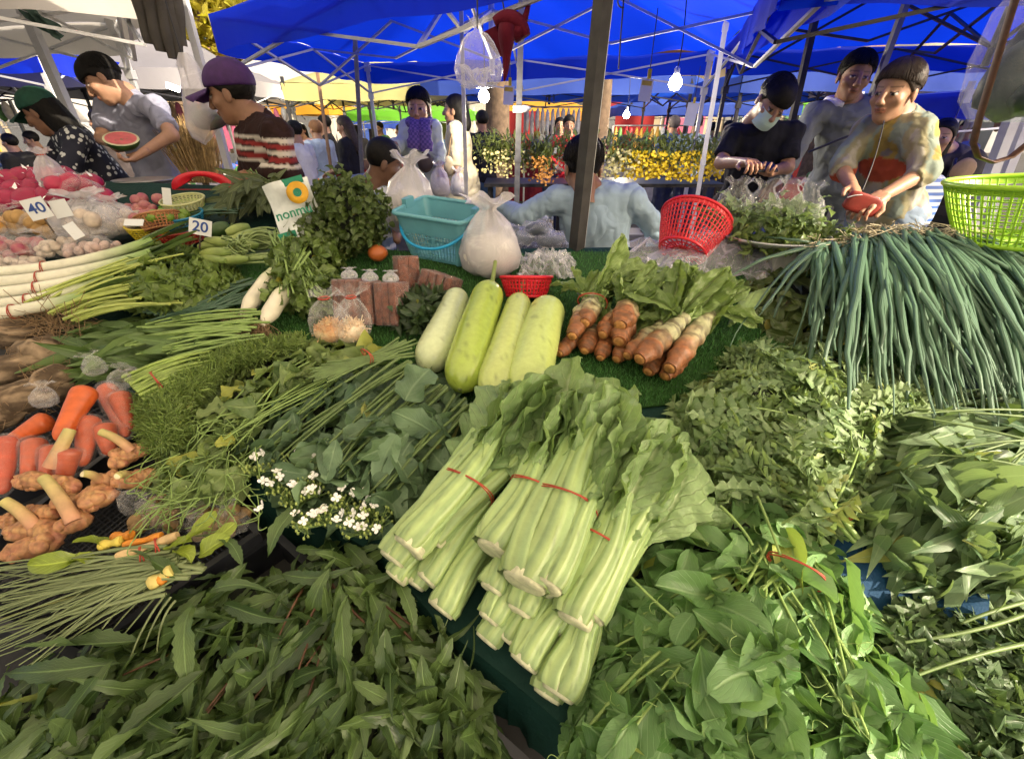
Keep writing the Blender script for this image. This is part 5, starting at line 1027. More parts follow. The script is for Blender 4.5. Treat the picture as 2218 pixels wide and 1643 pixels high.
# galangal
def galangal(label, lumps, stalk, lift=.02, pink=.5):
    t = thing('galangal', label, 'galangal', P(lumps[0][0], lumps[0][1], lift-.05), 'galangal roots in the crate'); q = MB()
    for i, (px, py, a_, b_, an) in enumerate(lumps):
        c = P(px, py, lift); c0 = np.array([.4, .17, .09]); c1 = np.array([.47, .27, .11]); pk = np.array([.5, .16, .14])
        cf = lambda d, uv, i=i: np.clip(lerp(c0, c1, (.5+.5*noise(d, 4, i % 8))[:, None])*(1-.3*(np.sin(d[:, 0]*16+noise(d, 3, 2)) > .75))[:, None]*(1-pink*.5*(d[:, :1] > .75))+pk*pink*.5*(d[:, :1] > .75), 0, 1)
        lump(q, c, (a_*.9, b_*.85, b_*.8), rotz(an)@roty(.15), .13, 4, i, 30, 20, colfn=cf)
        for kk in range(3): dd = nrm(RNG.normal(size=3)+(0, -.2, .3)); lump(q, c+rotz(an)@(dd*np.array([a_, b_, b_])*.72), np.array([b_, b_*.8, b_*.75])*RNG.uniform(.4, .7), rotz(RNG.uniform(0, 3)), .12, 4, kk, 16, 10, colfn=cf)
    
    for ii in range(len(q.v)): vv = q.v[ii]; q.v[ii] = vv+.0016*(np.sin(vv@nrm((1, .4, .2))*620)+noise(vv, 160, 3))[:, None]*nrm((.3, -.4, .8))
    o = q.build('root', M_GAL, t)
    if stalk: a, b, w_ = stalk; q = MB(); p0, p1 = P(*a, lift+.015), P(*b, lift+.06); k = np.linspace(0, 1, 10); tube(q, bez([p0, lerp(p0, p1, .5)+(0.01, 0, .01), p1], 10), w_*(1.15-.25*k), 12, True, np.array([lerp(np.array([.5, .25, .15]), np.array([.42, .38, .13]), s) for s in k])); so_ = q.build('stalk', M_GSTK, t); x, d, z = frame(p1-p0); q = MB(); lathe(q, [(.0002, .001), (w_*.6, .001), (w_*.88, -.001)], 12, p1, np.stack([x, -z, d], 1)); q.build('cut_end', plain('cut_root%d' % int(a[0]), (.68, .6, .38), .6), so_)
galangal('long pale galangal finger with thick stalk at the crate rim', [(75, 1040, .045, .022, -.1), (140, 1050, .04, .024, -.2), (50, 1045, .02, .016, .3)], ((110, 1010), (152, 930), .013), .05)
galangal('pink knobbly galangal with stalk in the middle', [(150, 1090, .05, .026, -.6), (105, 1110, .03, .022, .2), (165, 1130, .03, .024, 1.), (75, 1105, .022, .014, .3)], ((160, 1130), (95, 1035), .012), .03)
galangal('large galangal at the lower left with stalk', [(60, 1150, .045, .026, .1), (100, 1150, .05, .03, -.4), (70, 1185, .05, .028, .6), (20, 1130, .03, .016, -.7)], ((75, 1140), (10, 1085), .011), .02)
galangal('ringed galangal knob right of the pale finger', [(210, 1075, .04, .03, .4), (235, 1040, .03, .022, .8), (195, 1095, .02, .016, 0)], ((215, 1040), (180, 1025), .008), .04)
galangal('reddish galangal with green stalk by the crate corner', [(275, 985, .03, .024, .6), (260, 1000, .022, .018, 1.), (300, 975, .026, .02, .2)], ((285, 975), (218, 935), .009), .05, 1.)
galangal('galangal half covered by tendrils at right', [(280, 1040, .035, .022, .2), (315, 1030, .03, .022, .3), (255, 1045, .016, .012, 0)], ((275, 1030), (255, 1030), .008), .04)
# brown clods
M_CLOD = vcol('earthy_root', .85, 30, .4, .008, .2)
for i, (px, py, a_, b_, lb_) in enumerate([(20, 720, .1, .05, 'grey brown root slab under the lowest leek'), (100, 765, .075, .06, 'round earthy root with a cut face'), (30, 800, .12, .05, 'long dark root behind the carrots'), (50, 860, .11, .05, 'flat earthy root above the wrapped carrots'), (120, 820, .05, .04, 'small earthy root beside the culantro tips'), (0, 900, .06, .04, 'earthy root at the left edge')]):
    t = thing('earthy_root', lb_, 'root', P(px, py, -.02), 'earthy roots at the left'); q = MB(); lump(q, P(px, py, .02), (a_, b_, b_*.8), rotz(.3*i)@rotx(.3), .22, 3.5, i, 26, 18, colfn=lambda d, uv, i=i: lerp(np.array([.1, .07, .045]), np.array([.3, .22, .14]), sstep(-.3, .6, noise(d, 5, i)+.5*noise(d, 13, i))[:, None])); q.build('root', M_CLOD, t)
    q = MB()
    for k in range(24): d = nrm(RNG.normal(size=3)+(0, -.3, .5)); p = P(px, py, .02)+d*np.array([a_, b_, b_*.8])*.9; tube(q, [p, p+d*.015+RNG.normal(0, .006, 3), p+d*.03+RNG.normal(0, .012, 3)], .0007, 3, False)
    q.build('root_hairs', M_RHAIR, t, kind='stuff')
t = thing('leek_roots', 'tangle of brown leek roots below the leeks', 'roots', P(110, 700)); q = MB()
for k in range(240): p = P(110+RNG.normal(0, 34), 695+RNG.normal(0, 16), .05); d = RNG.normal(0, .022, 3); tube(q, [p, p+d, p+d*1.7+RNG.normal(0, .012, 3)], .001, 3, False)
q.build('root_hairs', M_RHAIR, t, kind='stuff')
# lemongrass bundle with turmeric, lime leaves
ML_LG = leafmat('lemongrass_blade', (.2, .25, .1), (.12, .17, .06), vein=(.3, .34, .16), veins=2, rough=.5)
tl = thing('lemongrass_bundle', 'tied bundle of lemongrass with turmeric and lime leaves', 'lemongrass', P(150, 1340))
for i in range(84):
    s0 = P(380+RNG.normal(0, 26), 1215+RNG.normal(0, 22), .035+RNG.uniform(0, .035)); e = (RNG.uniform(-140, 120), 1300+RNG.uniform(-70, 150)); e0 = P(*e, .03+RNG.uniform(-.02, .04)); m0 = P(lerp(380, e[0], .5)+RNG.normal(0, 30), lerp(1215, e[1], .5)-14+RNG.normal(0, 24), .055+RNG.uniform(0, .03)); q = MB(); k = np.linspace(1, .25, 12); tube(q, bez([s0, m0, e0], 12), .0052*k*RNG.uniform(.6, 1.15), 6, True, None, .5); q.build('leaf', ML_LG, tl)
for i in range(6): s0 = P(330+i*10, 1260+i*8, .05); q = MB(); e0 = P(190+i*30, 1440+i*6-RNG.uniform(0, 70), .02); tube(q, bez(wig(s0, e0, .02, .05), 10), np.linspace(.003, .0015, 10), 6, True, None, .5); q.build('leaf', ML_LG, tl)
M_TUM = plain('turmeric_orange', (.6, .22, .02), .55, scale=60, var=.3); M_TUP = plain('pale_galangal_stick', (.6, .42, .2), .5, scale=50, var=.25); ML_KL = leafmat('lime_leaf', (.28, .36, .04), (.2, .28, .03), veins=6, rough=.3)
for (a, b, w_, m, nm) in [((255, 1205), (385, 1160), .0105, M_TUP, 'galangal_stick'), ((270, 1180), (350, 1160), .009, M_TUM, 'turmeric_stick'), ((245, 1162), (285, 1158), .01, M_TUM, 'turmeric_stick'), ((218, 1182), (265, 1170), .011, plain('yellow_slice', (.6, .48, .08), .5), 'turmeric_slice'), ((325, 1265), (375, 1235), .014, plain('pale_slice', (.6, .5, .15), .5), 'turmeric_slice'), ((345, 1258), (372, 1240), .011, M_TUM, 'turmeric_slice')]:
    p0, p1 = P(*a, .06), P(*b, .065); k = np.linspace(0, 1, 9); q = MB(); tubeprof(q, p0+np.outer(k, p1-p0), w_*(.8+.2*np.sin(k*9)), 12, None, amp=.06, fr=60); q.build(nm, m, tl)
mes = as_meshes(leafset(4, L=.06, W=.034, prof='oval', n=8, fold=.4, curl=.3, wav=.15), ML_KL)
for (px, py, an) in [(395, 1180, .8), (380, 1195, -.4), (420, 1160, 1.2), (360, 1190, .2), (230, 1190, 2.8), (170, 1210, 3.6), (200, 1220, 3.), (430, 1200, .4), (455, 1185, 1.0)]: obj('lime_leaf', mes[RNG.integers(4)], None, tl, mat4(rotz(an-1.57)@rotx(.35)@roty(RNG.normal(0, .4)), P(px, py, .06), RNG.uniform(.8, 1.2)))
for (px, py) in ((312, 1198), (345, 1180)): rubber_ring(tl, P(px, py, .06), P(px+30, py-10, .06)-P(px, py, .06), .018, .014)
# bags of brown fungus
for i, (px, py, lb_) in enumerate([(375, 1130, 'clear bag of brown mushrooms under the tendrils'), (480, 1150, 'clear bag of brown mushrooms at the crate rim')]): bagged('mushroom_bag', lb_, 'bag', px, py, .13, .09, .075, F_CLR, (16, .018, .8), plain('brown_mushroom%d' % i, (.3, .19, .08), .6, scale=50, var=.4), 11+i, 'bags of brown mushrooms', knot=False, lift=-.03)
bag(thing('film_knot', 'clear film knot beside the galangal and mushrooms', 'plastic film', P(310, 1090, 0)), P(310, 1095, 0), .06, .05, .06, F_CLR, 4, .3, .6, R=roty(-.9))
# ================================================================ back left: neighbour's goods
M_DRG = vcol('dragonfruit_skin', .38, 30, .15, .003)
for i, (px, py, s) in enumerate([(-40, 410, 1), (5, 395, 1), (40, 388, 1), (75, 388, .95), (20, 418, 1), (60, 415, 1.05), (110, 400, .95), (150, 405, .9), (-10, 440, 1), (40, 436, 1), (95, 428, 1), (135, 425, 1), (175, 420, .9), (120, 385, .9), (205, 432, .85), (180, 398, .8), (-60, 430, 1)]):
    lbs = 'dragonfruit'; c = P(px, py, .06)+(0, .05, 0); t = thing('dragonfruit', ['pink dragonfruit at the back row, far left', 'pink dragonfruit in the back row, second', 'pink dragonfruit in the back row, third', 'pink dragonfruit in the back row, fourth', 'large pink dragonfruit front of the second', 'large pink dragonfruit above the price card 40', 'pink dragonfruit right of the large one', 'pink dragonfruit beside the pale film bag', 'pink dragonfruit in the front row at the edge', 'pink dragonfruit left of the price card 40', 'pink dragonfruit behind the price card 40', 'pink dragonfruit under the wrapped one', 'small dragonfruit by the plaid apron', 'dragonfruit in the top of the heap', 'rightmost reddish dragonfruit of the heap', 'dragonfruit half under film', 'dragonfruit cut by the left edge'][i], 'dragonfruit', c-np.array([0, 0, .05]), 'dragonfruits in a heap')
    q = MB(); lump(q, c, (.068*s, .052*s, .05*s), rotz(.4*i)@roty(.2), .04, 3, i % 8, 18, 12, colfn=lambda d, uv: lerp(np.array([.33, .012, .06]), np.array([.3, .06, .05]), (noise(d, 4, 1) > .6)[:, None]*.7)); q.build('fruit', M_DRG, t)
    for k in range(7):
        d = nrm(RNG.normal(size=3)+(0, -.5, .5)); x, d2, z = frame(nrm(np.cross(d, RNG.normal(size=3))+d*.4), d); q = MB(); put(q, leafdata(.03, .016, 'heart', 4, .2, -.6, cols=3), np.stack([x, d2, z], 1), c+rotz(.4*i)@(d*np.array([.066, .05, .048])*s)); q.build('scale', M_DRG, t); q.c = None
bagged('wrapped_fruit', 'white and pink film wrapped fruit among dragonfruits', 'bag', 125, 410, .1, .1, .16, F_SFT, 'mass', plain('pink_fill', (.5, .12, .2), .5), 7, lift=.07)
bagged('wrapped_fruit', 'red fruit in shiny film by the plaid apron', 'bag', 178, 425, .17, .12, .09, F_CLR, (5, .04, 1.), plain('red_fill', (.45, .03, .08), .4), 8, knot=False, lift=.08)
M_POT = plain('potato_skin', (.45, .27, .09), .6, scale=30, var=.25); M_GAR = plain('garlic_skin', (.62, .52, .42), .6, scale=35, var=.25); M_SHA = plain('shallot_skin', (.3, .06, .1), .4, scale=30, var=.3, c2=(.42, .2, .16))
for a in [('potato_bag', 'clear bag of yellow potatoes under the card 40', 110, 510, .2, .16, .13, F_CLR, (18, .032, .85), M_POT, 21), ('potato_bag', 'clear bag of orange roots at the left edge', 20, 520, .2, .15, .12, F_CLR, (16, .03, .9), plain('orange_root', (.5, .27, .06), .6), 22), ('garlic_bag', 'big clear bag of garlic right of the potatoes', 210, 515, .24, .2, .17, F_MLK, (20, .03, .9), M_GAR, 23), ('garlic_bag', 'clear bag of garlic leaning on the yellow basket', 265, 505, .16, .14, .14, F_MLK, (12, .028, .9), M_GAR, 24),
          ('shallot_bag', 'clear bag of dark shallots at the left edge', 50, 560, .2, .15, .1, F_CLR, (22, .024, .9), M_SHA, 25), ('garlic_bag', 'round clear bag of speckled garlic above the leeks', 125, 555, .12, .12, .1, F_CLR, (26, .017, .9), M_GAR, 26), ('garlic_bag', 'clear bag of small garlic cloves behind the celery', 205, 555, .2, .13, .09, F_CLR, (40, .016, .8), plain('pink_garlic', (.58, .42, .36), .6, scale=35), 27), ('garlic_bag', 'clear bag of pale garlic at the lower left edge', 25, 590, .22, .12, .07, F_CLR, (34, .017, .8), M_GAR, 28)]:
    bagged(*a[:1], a[1], 'bag', *a[2:], group='clear bags on the left table', knot=False, lift=.02, fh=.5)
t = thing('shallot_heap', 'heap of purple red shallots in front of the scale', 'shallots', P(315, 480))
for i in range(46): p = P(310+RNG.normal(0, 22), 462+RNG.normal(0, 12), .02+.07*RNG.uniform(0, 1)); q = MB(); lump(q, p, (.024, .021, .023), rotz(i)@rotx(i), .06, 3, i % 8, 12, 8); q.build('shallot', M_SHA, t)
# small baskets
for a in [('stack of small green lattice baskets', (400, 462), .03, .085, .065, .03, plain('green_basket', (.2, .5, .04), .35, bmp=0), 0), ('yellow lattice basket in front of the shallots', (338, 508), .01, .085, .07, .05, plain('yellow_basket', (.6, .48, .03), .35, bmp=0), 0), ('terracotta coloured basket of limes, tilted', (352, 495), .06, .075, .055, .05, plain('brown_basket', (.45, .2, .08), .4, bmp=0), .4), ('blue basket of limes behind the card 20', (402, 490), .03, .08, .06, .05, plain('blue_basket', (.02, .2, .35), .35, bmp=0), 0), ('dark red basket left of the card 20', (400, 518), .0, .09, .07, .05, plain('dark_red_basket', (.35, .03, .02), .35, bmp=0), 0), ('pale yellow basket above the green stack', (402, 448), .07, .08, .065, .03, plain('pale_basket', (.5, .52, .25), .35, bmp=0), 0)]:
    lb_, pp, lf, rt, rb, hh, m, til = a; c = P(*pp, lf); t = round_basket(lb_, c, rotx(math.atan(PB)*.6-til)@roty(-til*.6), rt, rb, hh, m, 32, 5, .004, 'small baskets on the left table')
    if 'lime' in lb_:
        for k in range(9): g = tag(obj('lime', (lambda q: (lump(q, c+RNG.normal(0, 1, 3)*(.028, .028, .006)+(0, 0, .042), (.021, .02, .02), amp=.05, nu=12, nv=8), q.mesh('lime'))[1])(MB()), plain('lime_skin', (.16, .26, .03), .4, bmp=0) if k == 0 and 'M_LIME' not in globals() else M_LIME, None), 'green lime piled in the '+('tilted terracotta' if 'terra' in lb_ else 'blue')+' basket', 'lime', 'limes in the '+('terracotta' if 'terra' in lb_ else 'blue')+' basket'); M_LIME = g.data.materials[0]
# price cards
M_CARD = plain('white_card_paint', (.6, .62, .62), .5, var=.05, bmp=0); M_INK = plain('blue_ink', (.01, .05, .25), .5, bmp=0)
def text_mesh(s, size, m, parent, M, nm='lettering'):
    cu = bpy.data.curves.new(nm, 'FONT'); cu.body = s; cu.size = size; cu.extrude = .0006; cu.offset = size*.015; cu.align_x = 'CENTER'; cu.align_y = 'CENTER'; tmp = bpy.data.objects.new('tmp', cu); COL.objects.link(tmp); dg = bpy.context.evaluated_depsgraph_get(); me = bpy.data.meshes.new_from_object(tmp.evaluated_get(dg)); bpy.data.objects.remove(tmp); o = obj(nm, me, m, parent, M); return o
def card(label, c, w_, h_, R, s=None, size=.06, stick=None):
    t = thing('price_card', label, 'price card', c-np.array([0, 0, h_/2]), 'price cards'); q = MB(); box(q, c, (w_, h_, .0025), R); q.build('board', M_CARD, t, False)
    if s: text_mesh(s, size, M_INK, t, mat4(R, c+R@np.array([0, 0, .002])))
    if stick: q = MB(); tube(q, [c-R@np.array([0, h_*.4, .003]), c-R@np.array([0, h_*.5+stick, .003])], .003, 6); q.build('stick', M_WOOD, t)
face = lambda rz, ry, til=.25: rotz(rz)@rotx(math.pi/2-til)@rotz(ry)
card('white price card with blue number 20', P(434, 492, .13), .07, .055, face(.35, -.28), '20', .05, .05); card('white price card with blue number 40 in front of dragonfruits', P(80, 452, .19), .062, .07, face(.6, .2), '40', .048, .05)
card('pale blank card right of the card 40', P(132, 452, .17), .05, .06, face(.5, .15), None); card('slanted card on the potato bag', P(160, 500, .13), .035, .07, face(.4, .5, .8), None); card('pale card on the garlic bag', P(290, 482, .14), .06, .03, face(.3, -.1, .9), None); card('small white tag standing by the scale', P(362, 430, .12), .03, .08, face(.3, -.15), None)
# okra / luffa pods, long beans on a plate
M_LUF = vcol('luffa_skin', .45, 30, .2, .002); tp = thing('bean_plate', 'round plate of long beans and luffa pods', 'beans', P(530, 575)); q = MB(); lathe(q, [(.001, 0), (.15, .004), (.18, .02), (.184, .018), (.15, -.002), (.001, -.005)], 36, P(535, 572, .01)+(0, .05, .0), rotx(math.atan(PB))); q.build('plate', plain('green_plate', (.08, .2, .06), .4, bmp=0), tp)
for i, (a, b, w_) in enumerate([((430, 535), (500, 525), .02), ((435, 550), (505, 545), .02), ((445, 520), (520, 530), .02), ((425, 560), (490, 565), .018), ((490, 505), (540, 490), .022), ((505, 520), (560, 505), .022), ((490, 520), (550, 520), .02), ((470, 565), (540, 560), .016), ((500, 535), (560, 530), .018)]):
    p0, p1 = P(*a, .05+.012*(i % 3)), P(*b, .06+.012*(i % 2)); k = np.linspace(0, 1, 12); q = MB(); tubeprof(q, p0+np.outer(k, p1-p0), w_*np.sin(np.clip(k*.86+.07, 0, 1)*math.pi)**.5, 12, lambda V, s: lerp(np.array([.3, .36, .1]), np.array([.17, .25, .06]), s[:, None]), amp=.04); q.build('luffa_pod', M_LUF, tp)
M_BEAN = plain('long_bean', (.27, .36, .13), .45, scale=40)
for i in range(34):
    a = np.linspace(-.4+RNG.normal(0, .2), 2.3+RNG.normal(0, .2), 14); R_ = RNG.uniform(.05, .11); c = P(590, 545, .05)+np.array([-.03, .02, RNG.uniform(0, .05)]); pa = c+np.stack([np.cos(a+1.9)*R_*1.3, np.sin(a+1.9)*R_, .012*np.sin(a*3+i)], 1); q = MB(); tube(q, pa, np.linspace(.0045, .003, 14), 6); q.build('long_bean', M_BEAN, tp)
for i in range(16): s0 = P(450+RNG.uniform(-5, 25), 570+RNG.uniform(-5, 8), .04); e0 = P(610+RNG.uniform(-10, 10), 560+RNG.uniform(-14, 8), .05); q = MB(); tube(q, bez(wig(s0, e0, .012, .03), 10), .004, 6); q.build('long_bean', M_BEAN, tp)
t = thing('cucumber', 'dark green cucumber behind the card 20', 'cucumber', P(475, 505)); q = MB(); k = np.linspace(0, 1, 14); p0, p1 = P(455, 505, .04), P(498, 490, .05); tubeprof(q, p0+np.outer(k, p1-p0), .03*np.sin(np.clip(k*.9+.05, 0, 1)*3.14)**.4, 16, None, amp=.05); q.build('fruit', plain('cucumber_skin', (.05, .1, .025), .4), t); q = MB(); tube(q, [p1, p1+(.015, 0, .01)], .004, 6); q.build('stalk', M_STEMD, t)
t = thing('leek_bunch', 'dark green leek tops lying behind the card 20', 'leek', P(430, 460))
for i in range(14): q = MB(); s0 = P(380+RNG.uniform(-5, 15), 478-i*1.5, .05); e0 = P(510+RNG.uniform(-10, 20), 438+RNG.uniform(-8, 25), .07); tube(q, bez(wig(s0, e0, .01, .03), 9), np.linspace(.008, .004, 9), 7, True, None, .5); q.build('leaf', ML_ON, t)
# loose spring onions behind the radish
t = thing('spring_onion_bunch', 'thin spring onions lying left of the white radish', 'spring onions', P(430, 660), 'spring onion bunches')
for i in range(26): q = MB(); s0 = P(360+RNG.uniform(-50, 60), 690+RNG.uniform(-15, 12), .06); e0 = P(560+RNG.uniform(-60, 20), 625+RNG.uniform(-25, 30), .05); tube(q, bez(wig(s0, e0, .015, .03), 9), np.linspace(.005, .0025, 9), 6); q.build('leaf', ML_ON, t)
# printed sack
def printed():
    c = P(640, 456, .2); t = thing('printed_sack', 'white printed sack with an orange ring and green lettering', 'sack', P(652, 505)); R = rotz(.15)@rotx(math.pi/2-.35)@rotz(.25); q = MB()
    sheet(q, lambda u, v: c+R@np.array([(u-.5)*.15, (v-.5)*.2, .012*math.sin(u*5)+.01*math.sin(v*7+u*3)]), 14, 16); q.build('sack_skin', plain('white_sack', (.72, .76, .74), .4, bmp=.002), t); z = .03; G = plain('sack_green', (.01, .22, .12), .5, bmp=0)
    q = MB(); lathe(q, [(.014, 0), (.036, .001), (.036, -.001)], 28, c+R@np.array([.035, .045, z]), R); q.build('orange_ring', plain('sack_orange', (.75, .4, .02), .5, bmp=0), t); q = MB(); lathe(q, [(.0005, 0), (.014, .001)], 20, c+R@np.array([.035, .045, z+.001]), R); q.build('green_spot', G, t)
    text_mesh('nonmu', .044, G, t, mat4(R, c+R@np.array([0, -.012, z]))); text_mesh('ωmu', .018, G, t, mat4(R, c+R@np.array([-.01, -.04, z]))) if False else None
    q = MB(); box(q, c+R@np.array([-.05, -.075, z-.008]), (.06, .022, .002), R); q.build('green_panel', G, t, False); q = MB(); box(q, c+R@np.array([.035, -.05, z]), (.016, .016, .001), R@rotz(.78)); q.build('dark_diamond', plain('sack_dark', (.08, .1, .06), .5), t, False); q = MB(); box(q, c+R@np.array([.02, .088, z-.014]), (.09, .024, .002), R); q.build('green_panel', G, t, False)
printed()
# chair back, broom, scale
t = thing('chair', 'red plastic chair back with a hand hole', 'chair', Q(445, 520, 2.3)); c = Q(445, 412, 2.35); q = MB(); n = 40; a = np.linspace(0, math.pi, n); out = np.stack([np.cos(a)*.155, 0*a, np.sin(a)**.8*.085], 1); hole = np.stack([np.cos(a)*.055, 0*a, .045+np.sin(a)*.018], 1)
V = []; 
for dy in (-.008, .008): V += [out+(0, dy, 0), hole+(0, dy, 0)]
V = [v+c for v in V]; q.add(np.concatenate(V), np.array([[k, k+1, n+k+1, n+k] for k in range(n-1)]+[[2*n+k+1, 2*n+k, 3*n+k, 3*n+k+1] for k in range(n-1)]+[[k+1, k, 2*n+k, 2*n+k+1] for k in range(n-1)]+[[n+k, n+k+1, 3*n+k+1, 3*n+k] for k in range(n-1)])); q.build('backrest', M_RED, t); q = MB(); box(q, c-(0, 0, .04), (.31, .016, .09)); box(q, c+(0, -.2, -.32), (.36, .38, .02)); q.build('seat', M_RED, t)
for sx in (-.15, .15):
    for sy in (-.36, -.02): q = MB(); tube(q, [c+(sx, sy, -.33), (c+(sx*1.15, sy*1.08, 0))*(1, 1, 0)], .018, 8); q.build('leg', M_RED, t)
t = thing('broom', 'straw coloured grass broom standing upright', 'broom', Q(445, 400, 3.2)); q = MB(); c = Q(445, 395, 3.2)
for i in range(420): a = RNG.uniform(-1, 1); b_ = RNG.uniform(-.5, .5); p0 = c+np.array([a*.1, b_*.08, 0]); p1 = c+np.array([a*.19, b_*.15, .22+.12*math.cos(a*1.3)+RNG.uniform(-.04, .05)]); tube(q, [p0, lerp(p0, p1, .5)+RNG.normal(0, .008, 3), p1], .0018, 3, False)
q.build('bristles', plain('straw', (.5, .34, .14), .8, scale=30, var=.4), t, kind='stuff'); q = MB(); tube(q, [c+(0, 0, .03), c*(1, 1, 0)+(0, 0, .02)], .02, 8); q.build('handle', M_WOOD, t)
t = thing('scale_pan', 'round steel weighing pan behind the shallots', 'scale', Q(315, 420, 2.5)); c = Q(315, 394, 2.55); q = MB(); lathe(q, [(.001, 0), (.11, .0), (.14, .014), (.143, .012), (.11, -.004), (.001, -.004)], 32, c); q.build('pan', M_TRAY, t); q = MB(); box(q, c-(0, 0, .09), (.13, .13, .16)); q.build('body', plain('scale_body', (.35, .37, .35), .4), t, False); q = MB(); lathe(q, [(.001, 0), (.05, 0), (.052, -.006)], 20, c-(0, .067, .08), rotx(math.pi/2)); q.build('dial', M_CARD, t)
# ================================================================ people
Q0 = Q
def Q(px, py, Y): return Q0(px, py, Y*1.15)
M_SKIN = vcol('skin', .5, 40, .1, .0006, .4, .08); M_HAIR = plain('black_hair', (.008, .007, .006), .6, scale=60, var=.4, bmp=.004, spec=.2)
M_HAIRB = plain('brown_hair', (.05, .028, .016), .5, scale=60, var=.4, bmp=.004)
SK1, SK2, SK3 = np.array([.36, .2, .125]), np.array([.25, .13, .078]), np.array([.15, .08, .05])
def head_mesh(q, c, f, u, skin, cell, s=1., mask=False):
    f = nrm(f); r = nrm(np.cross(f, u)); u = np.cross(r, f); R = np.stack([r, f, u], 1)
    def sdf(p):
        d = sd_ell(p, (0, -.012, .036), (.074, .093, .084)); d = smin(d, sd_ell(p, (0, .022, -.035), (.058, .066, .076)), .03); d = smin(d, sd_ell(p, (0, .056, -.088), (.026, .026, .022)), .025)
        for sx in (-1, 1):
            d = smin(d, sd_ell(p, (sx*.04, .058, -.02), (.024, .022, .02)), .02); d = smin(d, sd_ell(p, (sx*.076, -.006, -.008), (.008, .018, .03)), .006)
            d = -smin(-d, sd_ell(p, (sx*.031, .096, .006), (.019, .014, .01)), .008); d = smin(d, sd_ell(p, (sx*.031, .079, .004), (.013, .01, .009)), .003)
            d = smin(d, sd_cone(p, (sx*.012, .098, -.03), (sx*.006, .1, -.026), .008, .008), .006)
        d = smin(d, sd_cone(p, (0, .086, .02), (0, .107, -.024), .008, .0125), .012); d = smin(d, sd_ell(p, (0, .086, -.052), (.024, .011, .0055)), .005); d = smin(d, sd_ell(p, (0, .084, -.062), (.02, .011, .006)), .005)
        d = smin(d, sd_cone(p, (0, -.018, -.06), (0, -.03, -.15), .05, .05), .02); return d
    v, fa = nets(sdf, (-.1, -.125, -.16), (.1, .13, .135), cell); X, Y, Z = v.T; col = np.tile(skin, (len(v), 1))
    fr = Y > .055; ex = np.abs(np.abs(X)-.031); eye = fr & (ex < .0125) & (np.abs(Z-.005) < .0048); col[eye] = (.3, .27, .24); col[fr & (ex < .0062) & (np.abs(Z-.005) < .0055)] = (.02, .014, .01); col[fr & (ex < .014) & (np.abs(Z-.0105) < .002)] = (.03, .02, .015)
    br = fr & (np.abs(np.abs(X)-.032) < .02) & (np.abs(Z-.03+.08*(np.abs(X)-.032)) < .003); col[br] = skin*.38; lip = (Y > .078) & (np.abs(X) < .023) & (np.abs(Z+.057) < .0095); col[lip] = skin*np.array([.95, .66, .66]); col[(Y > .078) & (np.abs(X) < .02) & (np.abs(Z+.0565) < .0018)] = skin*.3
    col = col*(1-.1*(np.abs(X) > .07)[:, None]); q.add((v*s)@R.T+c, fa, None, col); return R
def hand(q, wst, d, n, skin, side=1, curl=.6, cell=.0048, s=1.):
    d = nrm(d); x = nrm(np.cross(d, n)); n = np.cross(x, d); R = np.stack([x, d, n], 1); prim = [((-.012, -.01, 0), (-.022, .07, 0), .024, .016), ((.012, -.01, 0), (.02, .07, 0), .024, .016), ((0, 0, 0), (0, .07, 0), .024, .018)]
    for i, (ox, L_) in enumerate(((-.03, .052), (-.01, .066), (.011, .07), (.031, .062))):
        p = np.array([ox, .078, 0]); a = curl*.4
        for L, w_ in ((L_*.5, .0088), (L_*.34, .0082), (L_*.28, .0074)): e = p+np.array([ox*.12, math.cos(a)*L, -math.sin(a)*L]); prim.append((p, e, w_, w_*.93)); p = e; a += curl*.8
    b = np.array([side*.028, .012, -.006]); m_ = b+np.array([side*.026, .03, -.012]); e = m_+np.array([side*.004, .03, -.012]); prim += [(b, m_, .013, .0105), (m_, e, .0105, .0085)]
    def sdf(p):
        D = None
        for a, b_, ra, rb in prim: k = sd_cone(p, a, b_, ra, rb); D = k if D is None else smin(D, k, .005)
        return D
    v, fa = nets(sdf, (-.09, -.045, -.1), (.09, .17, .045), cell); q.add((v*s)@R.T+wst, fa, None, skin*np.array([1, .97, .95]))
def bbox(pts, pad): A = np.array(pts); return A.min(0)-pad, A.max(0)+pad
